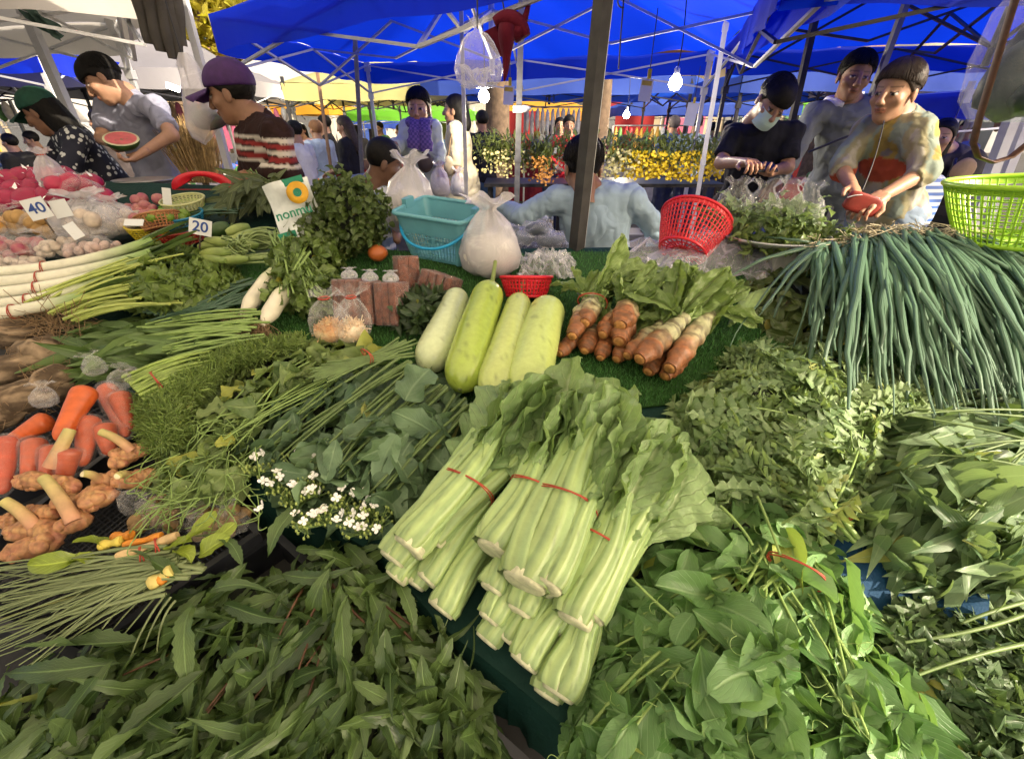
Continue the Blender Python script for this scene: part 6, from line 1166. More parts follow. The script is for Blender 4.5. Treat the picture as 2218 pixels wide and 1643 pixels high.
def person(label, J, face, up=(0, 0, 1), skin=SK1, hair='short', shirt=(.3, .3, .3), sleeve='long', pants=(.03, .03, .04), cell=.015, hs=1.02, hands=True, curl=.7, hem=1.08, hairm=None, shirtmat=None, colfn=None, dress=0., pantsmat=None, girth=1., palm=None, group=None, neckline=.068, strands=True):
    """J: joints in world space: head, neck, sl, sr, el, er, wl, wr, hip; legs stand below the hip unless given"""
    J = {k: np.asarray(v, float) for k, v in J.items()}; neck = J['neck']; lk_ = np.linalg.norm(neck-J['hip']); J['hip'] = neck+(J['hip']-neck)/lk_*max(lk_, .47); hip = J['hip']; ax = nrm(J['sr']-J['sl']); sp = nrm(neck-hip); fw = nrm(np.cross(sp, ax)); fw = -fw if fw@np.asarray(face) < -.2 else fw; ax = nrm(np.cross(fw, sp)) if True else ax
    sw = np.linalg.norm(J['sr']-J['sl'])*.5; R = np.stack([ax, fw, sp], 1); L = np.linalg.norm(neck-hip); g = girth; knee = {}; ank = {}
    for s_, k in ((-1, 'l'), (1, 'r')):
        h_ = hip+R[:, 0]*s_*.08; z0 = hip[2]; knee[k] = J.get('k'+k, h_*(1, 1, 0)+(0, 0, z0*.52)+fw*(1, 1, 0)*.02); ank[k] = J.get('a'+k, h_*(1, 1, 0)+(0, 0, .07))
    t = thing('person', label, 'person', (ank['l']+ank['r'])/2*(1, 1, 0)+(0, 0, min(0, 0)), group)
    tw = max(.135, sw*.8)*g
    def torso(p, o=0.):
        d = sd_cone(p, J['sl'], J['sr'], .052+o, .052+o); d = smin(d, sd_ell(p, lerp(neck, hip, .3), (tw+o, .105*g+o, L*.36+o), R), .05); d = smin(d, sd_ell(p, lerp(neck, hip, .66), (tw*.9+o, .1*g+o, L*.3+o), R), .06); d = smin(d, sd_ell(p, lerp(neck, hip, 1.), (.16*g+o, .118*g+o, .12+o), R), .06); return smin(d, sd_cone(p, neck-sp*.01, neck+sp*.02, .07+o*.5, .05+o*.3), .03)
    def arm(p, k, o=0., e=1.):
        d = sd_cone(p, J['s'+k], J['e'+k], .044+o, .036+o); return smin(d, sd_cone(p, J['e'+k], lerp(J['e'+k], J['w'+k], e), .036+o, (.025 if e == 1. else .031)+o), .02) if e > 0 else d
    q = MB(); pts = [J[k] for k in ('sl', 'sr', 'el', 'er', 'wl', 'wr', 'neck', 'hip')]; lo, hi = bbox(pts+[neck+sp*.08], .13)
    v, f = nets(lambda p: smin(smin(smin(torso(p), arm(p, 'l'), .03), arm(p, 'r'), .03), sd_cone(p, neck, J['head']-np.asarray(up)*.03, .055, .052), .03), lo, hi, cell); q.add(v, f, None, skin)
    HR = head_mesh(q, J['head'], face, up, skin, .0055*(cell/.015)**.7, hs)
    if hands:
        for s_, k in ((-1, 'l'), (1, 'r')): d = J.get('d'+k, J['w'+k]-J['e'+k]); hand(q, J['w'+k], d, (palm or {}).get(k, fw*.5+np.array([0, 0, 1.])), skin, -s_, curl, .0055*(cell/.015)**.7, 1.)
    body = q.build('body', M_SKIN, t)
    # shirt
    sd_ = int(abs(neck[0])*100) % 8; e = {'long': .93, 'half': .25, 'short': 0., 'three': .55}[sleeve]; wr = lambda p: .007*noise(p, 26, sd_)-.016*(np.abs(noise(p+.02*noise(p, 14, 3)[:, None], 21, (sd_+2) % 8))-.35)*(.5+.5*noise(p, 9, 4))+.006*np.abs(noise(p*np.array([1, 1, .45]), 52, (sd_+1) % 8))
    def shirtf(p):
        o = .016; w_ = wr(p); d = torso(p, o)+w_
        if dress: d = smin(d, sd_cone(p, hip, hip*(1, 1, 0)+(0, 0, dress), .17*g, .24*g)+w_*2, .06)
        else: d = np.maximum(d, (p-lerp(neck, hip, hem))@(-sp))
        for k in 'lr':
            a = arm(p, k, o+.006, e)+w_*1.3
            if e == 0.: a = np.maximum(a, (p-lerp(J['s'+k], J['e'+k], .78))@nrm(J['e'+k]-J['s'+k]))
            else: a = np.maximum(a, np.where((p-J['e'+k])@nrm(J['w'+k]-J['e'+k]) > 0, (p-lerp(J['e'+k], J['w'+k], e*.97))@nrm(J['w'+k]-J['e'+k]), -1))
            d = smin(d, a, .025)
        return np.maximum(d, -(np.linalg.norm(p-(neck+sp*.055+fw*.03), axis=1)-neckline))
    lo2, hi2 = (lo-.03, hi+.03); 
    if dress: lo2[2] = dress-.02; lo2[:2] = np.minimum(lo2[:2], hip[:2]-.28*g); hi2[:2] = np.maximum(hi2[:2], hip[:2]+.28*g)
    v, f = nets(shirtf, lo2, hi2, cell*.9); q = MB(); q.add(v, f, None, colfn(v, R, neck, hip) if colfn else np.asarray(shirt)); sh = q.build('dress' if dress else 'shirt', shirtmat or M_CLOTH, t)
    if not dress:
        def pf(p):
            o = .014; d = sd_ell(p, hip, (.16*g+o, .115*g+o, .13), R)
            for s_, k in ((-1, 'l'), (1, 'r')): h_ = hip+R[:, 0]*s_*.08; d = smin(d, sd_cone(p, h_, knee[k], .088*g, .068), .04); d = smin(d, sd_cone(p, knee[k], ank[k], .068, .058), .03)
            return d+wr(p)*.8
        lo3, hi3 = bbox([hip, *knee.values(), *ank.values()], .2); lo3[2] = max(lo3[2], .03); v, f = nets(pf, lo3, hi3, cell*1.5); q = MB(); q.add(v, f, None, pants); q.build('trousers', pantsmat or M_CLOTH, t)
    for k in 'lr': q = MB(); a_ = ank[k]*(1, 1, 0); lump(q, a_+(0, 0, .035)+fw*(1, 1, 0)*.05, (.05, .12, .035), np.stack([np.cross(nrm(fw*(1, 1, 0)), (0, 0, 1)), nrm(fw*(1, 1, 0)), (0, 0, 1)], 1), .02, nu=14, nv=8); q.build('shoe', M_SHOE, t)
    hc = J['head']; T = lambda v: (v*hs)@HR.T+hc
    # hair or cap
    def hairf(p):
        ell = sd_ell(p, (0, -.015, .04), (.083, .1, .09))+.0025*noise(p, 170, sd_); n_ = np.array([0, -.72, .69])
        if hair == 'buzz': ell = sd_ell(p, (0, -.012, .036), (.0775, .0965, .088))
        d = np.maximum(ell, -(p@n_-(-.006)))
        if hair in ('long', 'bob', 'tail'): d = smin(d, np.maximum(sd_cone(p, (0, -.045, .0), (0, -.07, -.3 if hair == 'long' else -.1), .08, .075 if hair != 'tail' else .03)+.003*noise(p*np.array([1, 1, .2]), 160, 2), p[:, 1]-.012), .02)
        if hair == 'bun': d = smin(d, sd_ell(p, (0, -.11, .05), (.04, .035, .04)), .02)
        if hair == 'fringe': d = smin(d, np.maximum(sd_ell(p, (0, .0, .045), (.084, .102, .088)), -(p[:, 2]-.035)), .01)
        return d
    if hair:
        v, f = nets(hairf, (-.11, -.17, -.36 if hair == 'long' else -.16), (.11, .13, .16), .0075*(cell/.015)**.5); q = MB(); q.add(T(v), f); ho = q.build('hair', hairm or M_HAIR, t)
        if cell < .017 and hair != 'buzz' and strands:
            r_ = np.random.default_rng(sd_+3); q = MB(); crown = np.array([0, -.05, .11])
            for _ in range(520):
                th, ph = r_.uniform(-math.pi, math.pi), r_.uniform(.1, 1.0); e_ = np.array([math.sin(th), -math.cos(th)]); lim = 1.25+.75*(.5+.5*math.cos(th)) if hair != 'fringe' else 1.5+.5*math.cos(th); pts = []
                for k_ in range(6):
                    a_ = ph*.6+k_*.2*lim*r_.uniform(.75, 1.05); a_ = min(a_, lim*1.06); pts.append(np.array([0, -.015, .04])+np.array([.085*math.sin(a_)*e_[0], .102*math.sin(a_)*e_[1], .092*math.cos(a_)])*(1.01+.03*r_.uniform()))
                tube(q, T(np.array(pts)), [.0022, .003, .003, .0026, .002, .0008], 4, False)
            q.build('hair_strands', hairm or M_HAIR, ho, kind='stuff')
    return t, T, R, sh
M_CLOTH = clothmat('woven_cloth'); M_SHOE = plain('dark_shoe', (.05, .04, .04), .5)
def cap(t, T, m, tilt=0.):
    k = MB(); v, f = nets(lambda p: np.maximum(sd_ell(p, (0, -.012, .045), (.09, .108, .092)), -(p@np.array([0, -.16, .98])-.028)), (-.11, -.14, 0), (.11, .12, .15), .008); k.add(T(v), f); c = k.build('cap', m, t)
    k = MB(); sheet(k, lambda u, w_: T(np.array([[(u*2-1)*.085*(1-.45*w_*w_), .072+.125*w_*math.sqrt(max(0, 1-.55*(u*2-1)**2))-.0*(1-w_), .045-.012*w_-.028*(u*2-1)**2]]))[0], 16, 8); sheet(k, lambda u, w_: T(np.array([[(u*2-1)*.085*(1-.45*w_*w_), .072+.125*w_*math.sqrt(max(0, 1-.55*(u*2-1)**2)), .0405-.012*w_-.028*(u*2-1)**2]]))[0], 16, 8); k.build('cap_brim', m, c)
    k = MB(); lump(k, T(np.array([[0, -.012, .137]]))[0], (.009, .009, .006), amp=0, nu=10, nv=6); k.build('cap_button', m, c)
# 1 seller in purple cap
def sweater(v, R, neck, hip):
    s = (neck-v)@nrm(neck-hip); c = np.tile(np.array([.022, .009, .008]), (len(v), 1)); front = ((v-neck)@R[:, 1] > -.02)
    for a, b, k in ((.055, .07, (.5, .46, .4)), (.075, .095, (.2, .02, .02)), (.1, .118, (.5, .46, .4)), (.124, .145, (.2, .02, .02)), (.15, .163, (.5, .46, .4))): c[(s > a) & (s < b)] = k
    return c
J = dict(head=Q(503, 205, 2.1), neck=Q(560, 262, 2.12), sl=Q(600, 292, 1.97), sr=Q(560, 275, 2.27), el=Q(622, 378, 1.9), er=Q(570, 375, 2.25), wl=Q(560, 384, 1.9), wr=Q(540, 378, 2.05), hip=Q(598, 470, 2.12))
M_SPK = vcol('speckled_knit', .9, 25, .15, .005, .1)
t, T, R, sh = person('seller in a purple cap and dark striped jumper', J, (-1, -.12, -.22), (-.12, 0, 1), SK2, 'short', colfn=sweater, pants=(.04, .04, .05), cell=.013, curl=.9, strands=False, palm={'l': (0, 0, 1), 'r': (0, 0, 1)}); cap(t, T, plain('purple_cap', (.05, .012, .1), .7, scale=40))
# 2 man in grey t-shirt with watermelon
J = dict(head=Q(225, 175, 2.75), neck=Q(275, 205, 2.85), sl=Q(232, 235, 2.85), sr=Q(335, 232, 2.75), el=Q(222, 300, 2.72), er=Q(372, 292, 2.6), wl=Q(255, 318, 2.55), wr=Q(312, 330, 2.5), hip=Q(352, 400, 2.9)); J['sl'], J['sr'] = J['sl'], J['sr']
person('young man in a grey t-shirt bending over a watermelon', J, (-.75, -.5, -.5), (-.45, 0, 1), SK1, 'fringe', (.25, .26, .34), 'short', (.08, .1, .12), curl=1.0, cell=.014, palm={'l': (0, .2, -1), 'r': (.2, 0, -1)})
# 3 woman in green cap
def spots(name):
    m, t, p, o = mat(name); tc = t.nodes.new('ShaderNodeTexCoord'); v = N(t, 'TexVoronoi', Scale=26., Randomness=.9); t.links.new(tc.outputs['Object'], v.inputs['Vector']); t.links.new(mixc(t, ramp(t, v.outputs['Distance'], .34, .28), (.012, .014, .03), (.6, .62, .6)), p.inputs['Base Color']); p.inputs['Roughness'].default_value = .85; bump(t, p, noisef(t, 30, 3), .004, .5); return m
J = dict(head=Q(92, 245, 2.8), neck=Q(135, 275, 2.88), sl=Q(165, 300, 2.75), sr=Q(140, 280, 3.05), el=Q(150, 370, 2.65), er=Q(120, 360, 2.95), wl=Q(98, 392, 2.6), wr=Q(90, 385, 2.85), hip=Q(245, 400, 2.95))
t, T, R, sh = person('woman in a green cap and spotted navy shirt reaching down', J, (-1, -.15, -.4), (-.35, 0, 1), SK2, 'bob', shirtmat=spots('navy_spots'), sleeve='three', pants=(.03, .03, .05), cell=.014, hem=1.15, strands=False); cap(t, T, plain('green_cap', (.012, .08, .05), .7, scale=40))
m, tt, p, o = mat('red_plaid'); tc = tt.nodes.new('ShaderNodeTexCoord'); ck = N(tt, 'TexChecker', Scale=70.); tt.links.new(tc.outputs['Object'], ck.inputs[0]); ck.inputs[1].default_value = rgba((.35, .02, .04)); ck.inputs[2].default_value = rgba((.03, .01, .015)); tt.links.new(ck.outputs[0], p.inputs[0]); p.inputs['Roughness'].default_value = .9
q = MB(); c = Q(250, 412, 2.72); sheet(q, lambda u, v: c+np.array([(u-.5)*.3+.05*v, -.02-.05*math.sin(u*3.1), .06-.3*v]), 10, 8); q.build('apron', m, t)
# 4 seated man with shaved hair
def stripe(v, R, neck, hip):
    s = (neck-v)@nrm(neck-hip); c = np.tile(np.array([.12, .17, .28]), (len(v), 1)); c[(s % .09) < .03] = (.55, .58, .62); return c
J = dict(head=Q(832, 352, 2.4), neck=Q(812, 392, 2.42), sl=Q(775, 410, 2.42), sr=Q(850, 415, 2.5), el=Q(770, 480, 2.4), er=Q(860, 480, 2.45), wl=Q(800, 520, 2.25), wr=Q(860, 520, 2.3), hip=Q(805, 540, 2.5))
person('seated man with shaved hair and striped shirt seen from behind', J, (.8, .3, -.35), (.25, 0, 1), SK3, 'buzz', colfn=stripe, sleeve='half', hands=False, cell=.015)
# 5 woman with scarf
J = dict(head=Q(907, 235, 3.3), neck=Q(909, 268, 3.34), sl=Q(885, 280, 3.34), sr=Q(938, 280, 3.34), el=Q(868, 318, 3.3), er=Q(950, 328, 3.32), wl=Q(842, 312, 3.1), wr=Q(955, 378, 3.25), hip=Q(915, 378, 3.36))
t, T, R, sh = person('woman in a pale shirt with a purple checked scarf', J, (-.05, -1, -.12), skin=SK1, hair='bob', shirt=(.5, .58, .54), sleeve='three', pants=(.4, .5, .35), cell=.015, curl=.5, hem=1.12)
m, tt, p, o = mat('purple_check'); tc = tt.nodes.new('ShaderNodeTexCoord'); ck = N(tt, 'TexChecker', Scale=60.); tt.links.new(tc.outputs['Object'], ck.inputs[0]); ck.inputs[1].default_value = rgba((.07, .05, .2)); ck.inputs[2].default_value = rgba((.16, .1, .3)); tt.links.new(ck.outputs[0], p.inputs[0]); p.inputs['Roughness'].default_value = .9
for sx, x0, x1, y1 in ((-1, 898, 896, 322), (1, 920, 924, 328)): a = Q(x0, 268, 3.2); b = Q(x1, y1, 3.18); q = MB(); tube(q, bez([a+(0, .02, .02), a+(0, -.03, -.05), b], 10), np.linspace(.04, .05, 10)*(1+.15*np.sin(np.arange(10)*2)), 12, True, None, .4, (0, 1, 0)); q.build('scarf', m, t)
a = np.linspace(0, 6.28, 20); q = MB(); c = Q(909, 264, 3.31); tube(q, c+np.stack([np.cos(a)*.075, np.sin(a)*.07, .008*np.sin(a*3)], 1), .032, 10, False); q.build('scarf_loop', m, t)
g = thing('shoulder_bag', 'small dark shoulder bag on the scarf woman', 'bag', Q(921, 375, 3.2)); q = MB(); lump(q, Q(921, 352, 3.2), (.06, .035, .07), amp=.05); q.build('pouch', plain('dark_leather', (.05, .035, .035), .5), g); q = MB(); tube(q, [Q(921, 340, 3.2), Q(932, 300, 3.2), Q(934, 272, 3.28)], .008, 6); q.build('strap', plain('brown_strap', (.1, .06, .04), .6), g)
# 6 woman in cream dress
J = dict(head=Q(985, 240, 4.1), neck=Q(990, 268, 4.12), sl=Q(985, 280, 3.98), sr=Q(1000, 280, 4.28), el=Q(985, 325, 3.95), er=Q(1008, 325, 4.3), wl=Q(988, 366, 3.9), wr=Q(1000, 360, 4.2), hip=Q(997, 362, 4.14))
person('woman in a long cream dress facing left', J, (-1, .15, 0), skin=SK1, hair='bob', shirt=(.62, .56, .38), sleeve='long', dress=.25, cell=.017, curl=.8)
g = thing('handbag', 'cream handbag hanging at the cream dress', 'bag', Q(972, 375, 3.9)); q = MB(); lump(q, Q(972, 360, 3.9), (.06, .04, .085), amp=.04); q.build('pouch', plain('cream_leather', (.5, .42, .28), .5), g); q = MB(); tube(q, [Q(970, 345, 3.9), Q(976, 300, 3.92), Q(984, 275, 3.95)], .006, 6); q.build('strap', plain('tan_strap', (.3, .2, .1), .6), g)
for i, (px, py, Y, lb_) in enumerate([(995, 425, 3.85, 'white carrier bag held by the woman in cream'), (955, 425, 3.2, 'white carrier bag beside the scarf woman')]): bagged('carrier_bag', lb_, 'bag', px, py, .15, .1, .24, F_SFT, 'mass', M_NOOD, 31+i, knot=False, Y=Y)
# 7-8 and further people
HSC = .95
def stand(label, px, pt, Y, h=1.62, yaw=0., skin=SK1, hair='short', shirt=(.1, .1, .1), sleeve='half', pants=(.05, .06, .1), cell=.022, bend=0., hairm=None, dress=0., **kw):
    top = Q(px, pt, Y); z = top[2]; x = top[0]; k = z/1.62 if z > 1.2 else h/1.62; R = rotz(yaw); F = R@np.array([0, 1, 0]); W = lambda a, b, c: np.array([x, top[1], z])+R@np.array([a*k, b*k, c*k])
    J = dict(head=W(0, .0, -.115), neck=W(0, -.02, -.27), sl=W(-.165, -.02, -.32), sr=W(.165, -.02, -.32), el=W(-.22, .0, -.58), er=W(.22, .0, -.58), wl=W(-.17, .2*bend+.03, -.82+.2*bend), wr=W(.17, .2*bend+.03, -.82+.2*bend), hip=W(0, -.02, -.8)); return person(label, J, F+(0, 0, -.25*bend), skin=skin, hair=hair, shirt=shirt, sleeve=sleeve, pants=pants, cell=cell, hs=k*.98, hairm=hairm, hands=Y < 6., dress=dress, group='people further back', **kw)
# yaw 0 = back to camera, pi = facing camera, pi/2 = facing left
stand('man in a black t-shirt and jeans, back turned', 1043, 240, 5.4, yaw=.5, shirt=(.015, .015, .02), pants=(.05, .1, .18), skin=SK2, sleeve='short', bend=.2)
stand('woman in a red jacket looking down behind the flowers', 1233, 250, 5.6, yaw=math.pi, shirt=(.45, .02, .03), sleeve='long', hair='tail', bend=1)
stand('person in a dark cap behind the red jacket', 1213, 255, 6.4, yaw=math.pi, shirt=(.06, .06, .07))
stand('person in a blue denim jacket and hat, back turned', 1462, 252, 6.0, yaw=.2, shirt=(.06, .1, .2), sleeve='long', hairm=plain('grey_hat', (.12, .1, .1), .8), hair='fringe')
stand('person in a pale denim hooded jacket', 1513, 248, 5.8, yaw=-.4, shirt=(.2, .28, .36), sleeve='long', bend=.6)
stand('person in a pink headscarf at a far stall', 1095, 278, 8.5, yaw=1.2, shirt=(.5, .1, .16), sleeve='long', hairm=plain('pink_scarf', (.55, .12, .18), .8), hair='long')
stand('person in a yellow hat at a far stall', 1163, 285, 9, yaw=2.2, shirt=(.08, .12, .3), hairm=plain('yellow_hat', (.6, .4, .04), .8), hair='fringe', bend=1)
stand('person in a brown hat, blue shirt and orange trousers', 680, 262, 5.6, yaw=1.0, shirt=(.42, .5, .6), sleeve='long', pants=(.55, .2, .05), hairm=plain('brown_hat', (.25, .12, .05), .8), hair='fringe')
stand('woman with long brown hair in a black dress', 742, 252, 5.2, yaw=1.5, shirt=(.02, .02, .022), sleeve='three', hair='long', hairm=M_HAIRB, bend=.9, pants=(.02, .02, .022))
stand('dark haired person beyond the brown hat', 698, 250, 6.0, yaw=2.0, shirt=(.03, .03, .03), hair='short')
stand('person in a white shirt behind the purple cap', 632, 262, 4.6, yaw=1.3, shirt=(.6, .6, .6), sleeve='short', bend=.4)
stand('dark haired person behind the grey t-shirt', 205, 238, 4.4, yaw=1.6, shirt=(.05, .04, .04))
stand('shopper in white behind the red banner stalls', 1370, 292, 9, yaw=2.5, shirt=(.6, .55, .5)); stand('shopper in red between pole and denim jacket', 1545, 265, 7.5, yaw=.4, shirt=(.4, .03, .03), sleeve='long')
stand('shopper in brown at the far left table', 60, 285, 5.5, yaw=2.3, shirt=(.25, .12, .08), bend=.8, h=1.4); stand('shopper in black at the left edge', 12, 290, 5.0, yaw=1.6, shirt=(.02, .02, .02), h=1.4); stand('seller in pale yellow far behind the potatoes', 985, 300, 11, yaw=3, shirt=(.6, .5, .2)); stand('shopper in green far left of the scarf woman', 820, 265, 8.2, yaw=2.6, shirt=(.12, .3, .1), bend=.5); stand('shopper in orange under the green tent', 690, 275, 9.5, yaw=2.8, shirt=(.55, .22, .05))
for px_, pt_, Y_, yw_, c_, l_ in [(650, 268, 7.2, 2.9, (.5, .3, .3), 'shopper in pink between the brown pole and the seller'), (770, 272, 8.0, .2, (.12, .12, .14), 'shopper in charcoal behind the slim grey pole'), (865, 270, 7.6, 1.4, (.5, .48, .4), 'shopper in beige left of the scarf woman'), (948, 282, 9.5, 2.8, (.1, .2, .35), 'shopper in blue between scarf and cream dress'), (1190, 272, 7.4, 1.7, (.3, .3, .32), 'shopper in grey left of the red jacket'), (1320, 280, 7.8, 3.0, (.5, .12, .1), 'shopper in brick red right of the near pole'), (1580, 262, 6.6, 2.6, (.4, .4, .42), 'shopper in pale grey left of the masked man'), (300, 262, 6.8, 2.4, (.3, .08, .08), 'shopper in maroon behind the straw broom'), (150, 280, 7.5, 1.2, (.5, .45, .35), 'shopper in cream behind the green cap'), (2100, 262, 5.2, 1.8, (.25, .3, .4), 'shopper in faded blue behind the backpack')]: stand(l_, px_, pt_, Y_, yaw=yw_, shirt=c_, cell=.026, bend=.5, sleeve='long' if px_ % 3 else 'short', hair=('short', 'bob', 'long')[px_ % 3])
stand('shopper in blue behind the lamp pole', 1290, 285, 8.3, yaw=2.9, shirt=(.1, .16, .35), bend=.5); stand('shopper in black far behind the flowers', 1410, 285, 10, yaw=.3, shirt=(.02, .02, .03))
# 9 seller in pale blue, back to the camera
J = dict(head=Q(1262, 366, 2.12), neck=Q(1285, 418, 2.1), sl=Q(1205, 432, 2.1), sr=Q(1368, 430, 2.08), el=Q(1140, 465, 2.12), er=Q(1425, 505, 2.1), wl=Q(1088, 452, 2.3), wr=Q(1425, 560, 2.25), hip=Q(1300, 610, 2.15))
J['kl'] = J['hip']+(-.1, .42, .0); J['kr'] = J['hip']+(.1, .42, .0); J['al'] = J['kl']*(1, 1, 0)+(0, 0, .07); J['ar'] = J['kr']*(1, 1, 0)+(0, 0, .07)
person('seller in a pale blue shirt bending over, seen from behind', J, (-.15, .9, -.35), (0, .2, 1), SK2, 'bun', (.32, .43, .52), 'long', (.1, .12, .18), cell=.012, girth=1.15, hem=1.0, neckline=.05, hs=1.12)
t = thing('stool', 'low wooden stool under the seller in pale blue', 'stool', (J['hip'][0], 2.2, 0)); zs = J['hip'][2]-.16; q = MB(); box(q, (J['hip'][0], 2.2, zs), (.34, .3, .03)); q.build('seat', M_WOOD, t, False)
for sx in (-.13, .13):
    for sy in (-.11, .11): q = MB(); box(q, (J['hip'][0]+sx, 2.2+sy, zs/2-.008), (.035, .035, zs-.016)); q.build('leg', M_WOOD, t, False)
# 10 masked man
J = dict(head=Q(1672, 222, 2.5), neck=Q(1650, 270, 2.58), sl=Q(1590, 292, 2.62), sr=Q(1712, 290, 2.55), el=Q(1562, 352, 2.55), er=Q(1705, 362, 2.5), wl=Q(1612, 352, 2.32), wr=Q(1668, 372, 2.3), hip=Q(1610, 425, 2.68))
t, T, R, sh = person('man in a black shirt with a pale green face mask', J, (-.05, -.8, -.6), (.28, -.2, 1), SK1, 'fringe', (.012, .013, .02), 'short', (.03, .025, .025), cell=.013, curl=1.0, palm={'l': (0, -.3, 1), 'r': (0, .3, -1)})
q = MB(); sheet(q, lambda u, v: T(np.array([[math.sin((u-.5)*2.5)*.066, .03+.084*math.cos((u-.5)*2.3)-.022*abs(v-.55), -.008-.085*v+.01*abs(u-.5)]]))[0], 16, 10); q.build('face_mask', plain('pale_green_mask', (.5, .68, .62), .7, var=.05, bmp=.001), t)
for sx in (-1, 1): q = MB(); tube(q, T(np.array([[sx*.062, .05, -.02], [sx*.076, .02, -.01], [sx*.082, -.012, .012]])), .0018, 5); q.build('mask_loop', M_CARD, t)
t = thing('phone', 'dark phone in the hands of the masked man', 'phone', Q(1645, 372, 2.28)); q = MB(); box(q, Q(1650, 362, 2.25), (.15, .075, .009), rotz(.1)@rotx(.5)); q.build('case', M_PLAS_BLK, t, False); q = MB(); box(q, Q(1650, 362, 2.25)+rotz(.1)@rotx(.5)@np.array([0, 0, .0055]), (.14, .068, .002), rotz(.1)@rotx(.5)); q.build('screen', plain('dark_glass', (.02, .02, .03), .1, bmp=0), t, False)
# 11 person in grey hoodie
J = dict(head=Q(1850, 168, 2.65), neck=Q(1838, 222, 2.7), sl=Q(1765, 248, 2.72), sr=Q(1905, 245, 2.62), el=Q(1722, 325, 2.68), er=Q(1905, 345, 2.6), wl=Q(1680, 402, 2.5), wr=Q(1862, 372, 2.42), hip=Q(1812, 400, 2.75))
t, T, R, sh = person('tall person in a grey hooded jacket with hair tied back', J, (-.3, -1, -.12), (.1, 0, 1), SK2, 'bun', (.17, .19, .2), 'long', (.015, .017, .03), cell=.014, girth=1.05)
a = np.linspace(-2.6, 2.6, 16); q = MB(); c = lerp(J['neck'], J['head'], .18); tube(q, c+np.stack([np.sin(a)*.1, np.cos(a)*.08+.02, -.02+.012*np.cos(a)], 1), .028, 10); q.build('hood', M_CLOTH, t); q2 = t.children[-1].data; q2.color_attributes['Col'].data.foreach_set('color', np.tile([.15, .17, .18, 1.], len(q2.vertices)).astype(np.float32))
q = MB(); tube(q, [J['sr']+(-.02, -.06, .04), Q(1850, 290, 2.5), Q(1750, 330, 2.55)], .012, 6, True, None, .4); q.build('bag_strap', M_PLAS_BLK, t)
# 12 older woman in patterned blouse
def patch(v, R, neck, hip):
    pal = np.array([[.36, .34, .28], [.26, .25, .3], [.42, .33, .1], [.3, .36, .3], [.36, .33, .2], [.46, .43, .36], [.45, .42, .4], [.2, .26, .3]]); pal = pal*.72; k = ((noise(v, 17, 2)*.5+.5)*4+(noise(v, 13, 5)*.5+.5)*4).astype(int).clip(0, 7); c = pal[k]; s = (neck-v)@nrm(neck-hip); x = (v-neck)@R[:, 0]; y = (v-neck)@R[:, 1]
    c[(((x+.03)/.11)**2+((s-.19)/.06)**2 < 1) & (y > 0)] = (.36, .07, .04); c[(s > .47)] = (.5, .44, .36); c[(s > .5)] = (.55, .42, .06); return c
J = dict(head=Q(1938, 202, 2.1), neck=Q(1950, 255, 2.14), sl=Q(1882, 280, 2.2), sr=Q(1990, 282, 2.0), el=Q(1822, 362, 2.12), er=Q(1998, 375, 1.92), wl=Q(1848, 410, 1.95), wr=Q(1905, 428, 1.85), hip=Q(1920, 440, 2.18))
t, T, R, sh = person('older woman in a patterned yellow and grey blouse', J, (-.85, -.5, -.12), (.08, 0, 1), SK1, 'short', colfn=patch, sleeve='half', pants=(.25, .32, .42), cell=.012, girth=1.12, hem=1.12, curl=.9, palm={'l': (.3, -.6, .4), 'r': (0, -.3, 1)}, hairm=plain('dark_brown_hair', (.035, .02, .014), .5, scale=60, var=.4, bmp=.005))
t = thing('purse', 'red purse held by the older woman', 'purse', Q(1870, 470, 1.82)); q = MB(); lump(q, (0, 0, 0), (1, 1, 1), amp=0, nu=24, nv=14); vv = q.v[0]; q.v[0] = (np.sign(vv)*np.abs(vv)**.42*np.array([.072, .018, .042])*(1+.05*noise(vv, 3, 2))[:, None])@(rotz(-.3)@roty(.3)).T+Q(1868, 442, 1.83); q.build('pouch', plain('red_leather', (.26, .03, .02), .5), t); q = MB(); tube(q, bez([Q(1835, 428, 1.83), Q(1868, 415, 1.82), Q(1905, 430, 1.82)], 8), .003, 6); q.build('zip', M_TRAY, t)
q = MB(); tube(q, bez([Q(1915, 262, 2.02), Q(1900, 340, 1.9), Q(1868, 412, 1.84)], 12), .0025, 5); q.build('neck_cord', M_PLAS_BLK, t)
# striped bag behind her, person with backpack
m, tt, p, o = mat('blue_white_stripes'); tc = tt.nodes.new('ShaderNodeTexCoord'); wv = N(tt, 'TexWave', Scale=9.); wv.bands_direction = 'Z'; tt.links.new(tc.outputs['Object'], wv.inputs[0]); tt.links.new(mixc(tt, ramp(tt, wv.outputs[1], .45, .55), (.05, .14, .45), (.6, .66, .72)), p.inputs[0])
t = thing('shopping_bag', 'blue and white striped bag behind the older woman', 'bag', Q(1985, 500, 2.4)); q = MB(); c = Q(1975, 440, 2.4); lump(q, (0, 0, 0), (1, 1, 1), amp=0, nu=20, nv=12); V = q.v[0]; q.v[0] = np.sign(V)*np.abs(V)**.5*np.array([.13, .07, .16])+c; q.build('body', m, t); q = MB(); a = np.linspace(0, math.pi, 12); tube(q, c+np.stack([np.cos(a)*.07, 0*a, .15+np.sin(a)*.12], 1), .006, 6); q.build('handle', m, t)
J = dict(head=Q(2035, 300, 3.2), neck=Q(2050, 325, 3.25), sl=Q(2020, 342, 3.25), sr=Q(2075, 342, 3.2), el=Q(2010, 400, 3.2), er=Q(2090, 395, 3.1), wl=Q(2020, 440, 3.1), wr=Q(2060, 440, 3.0), hip=Q(2060, 440, 3.3))
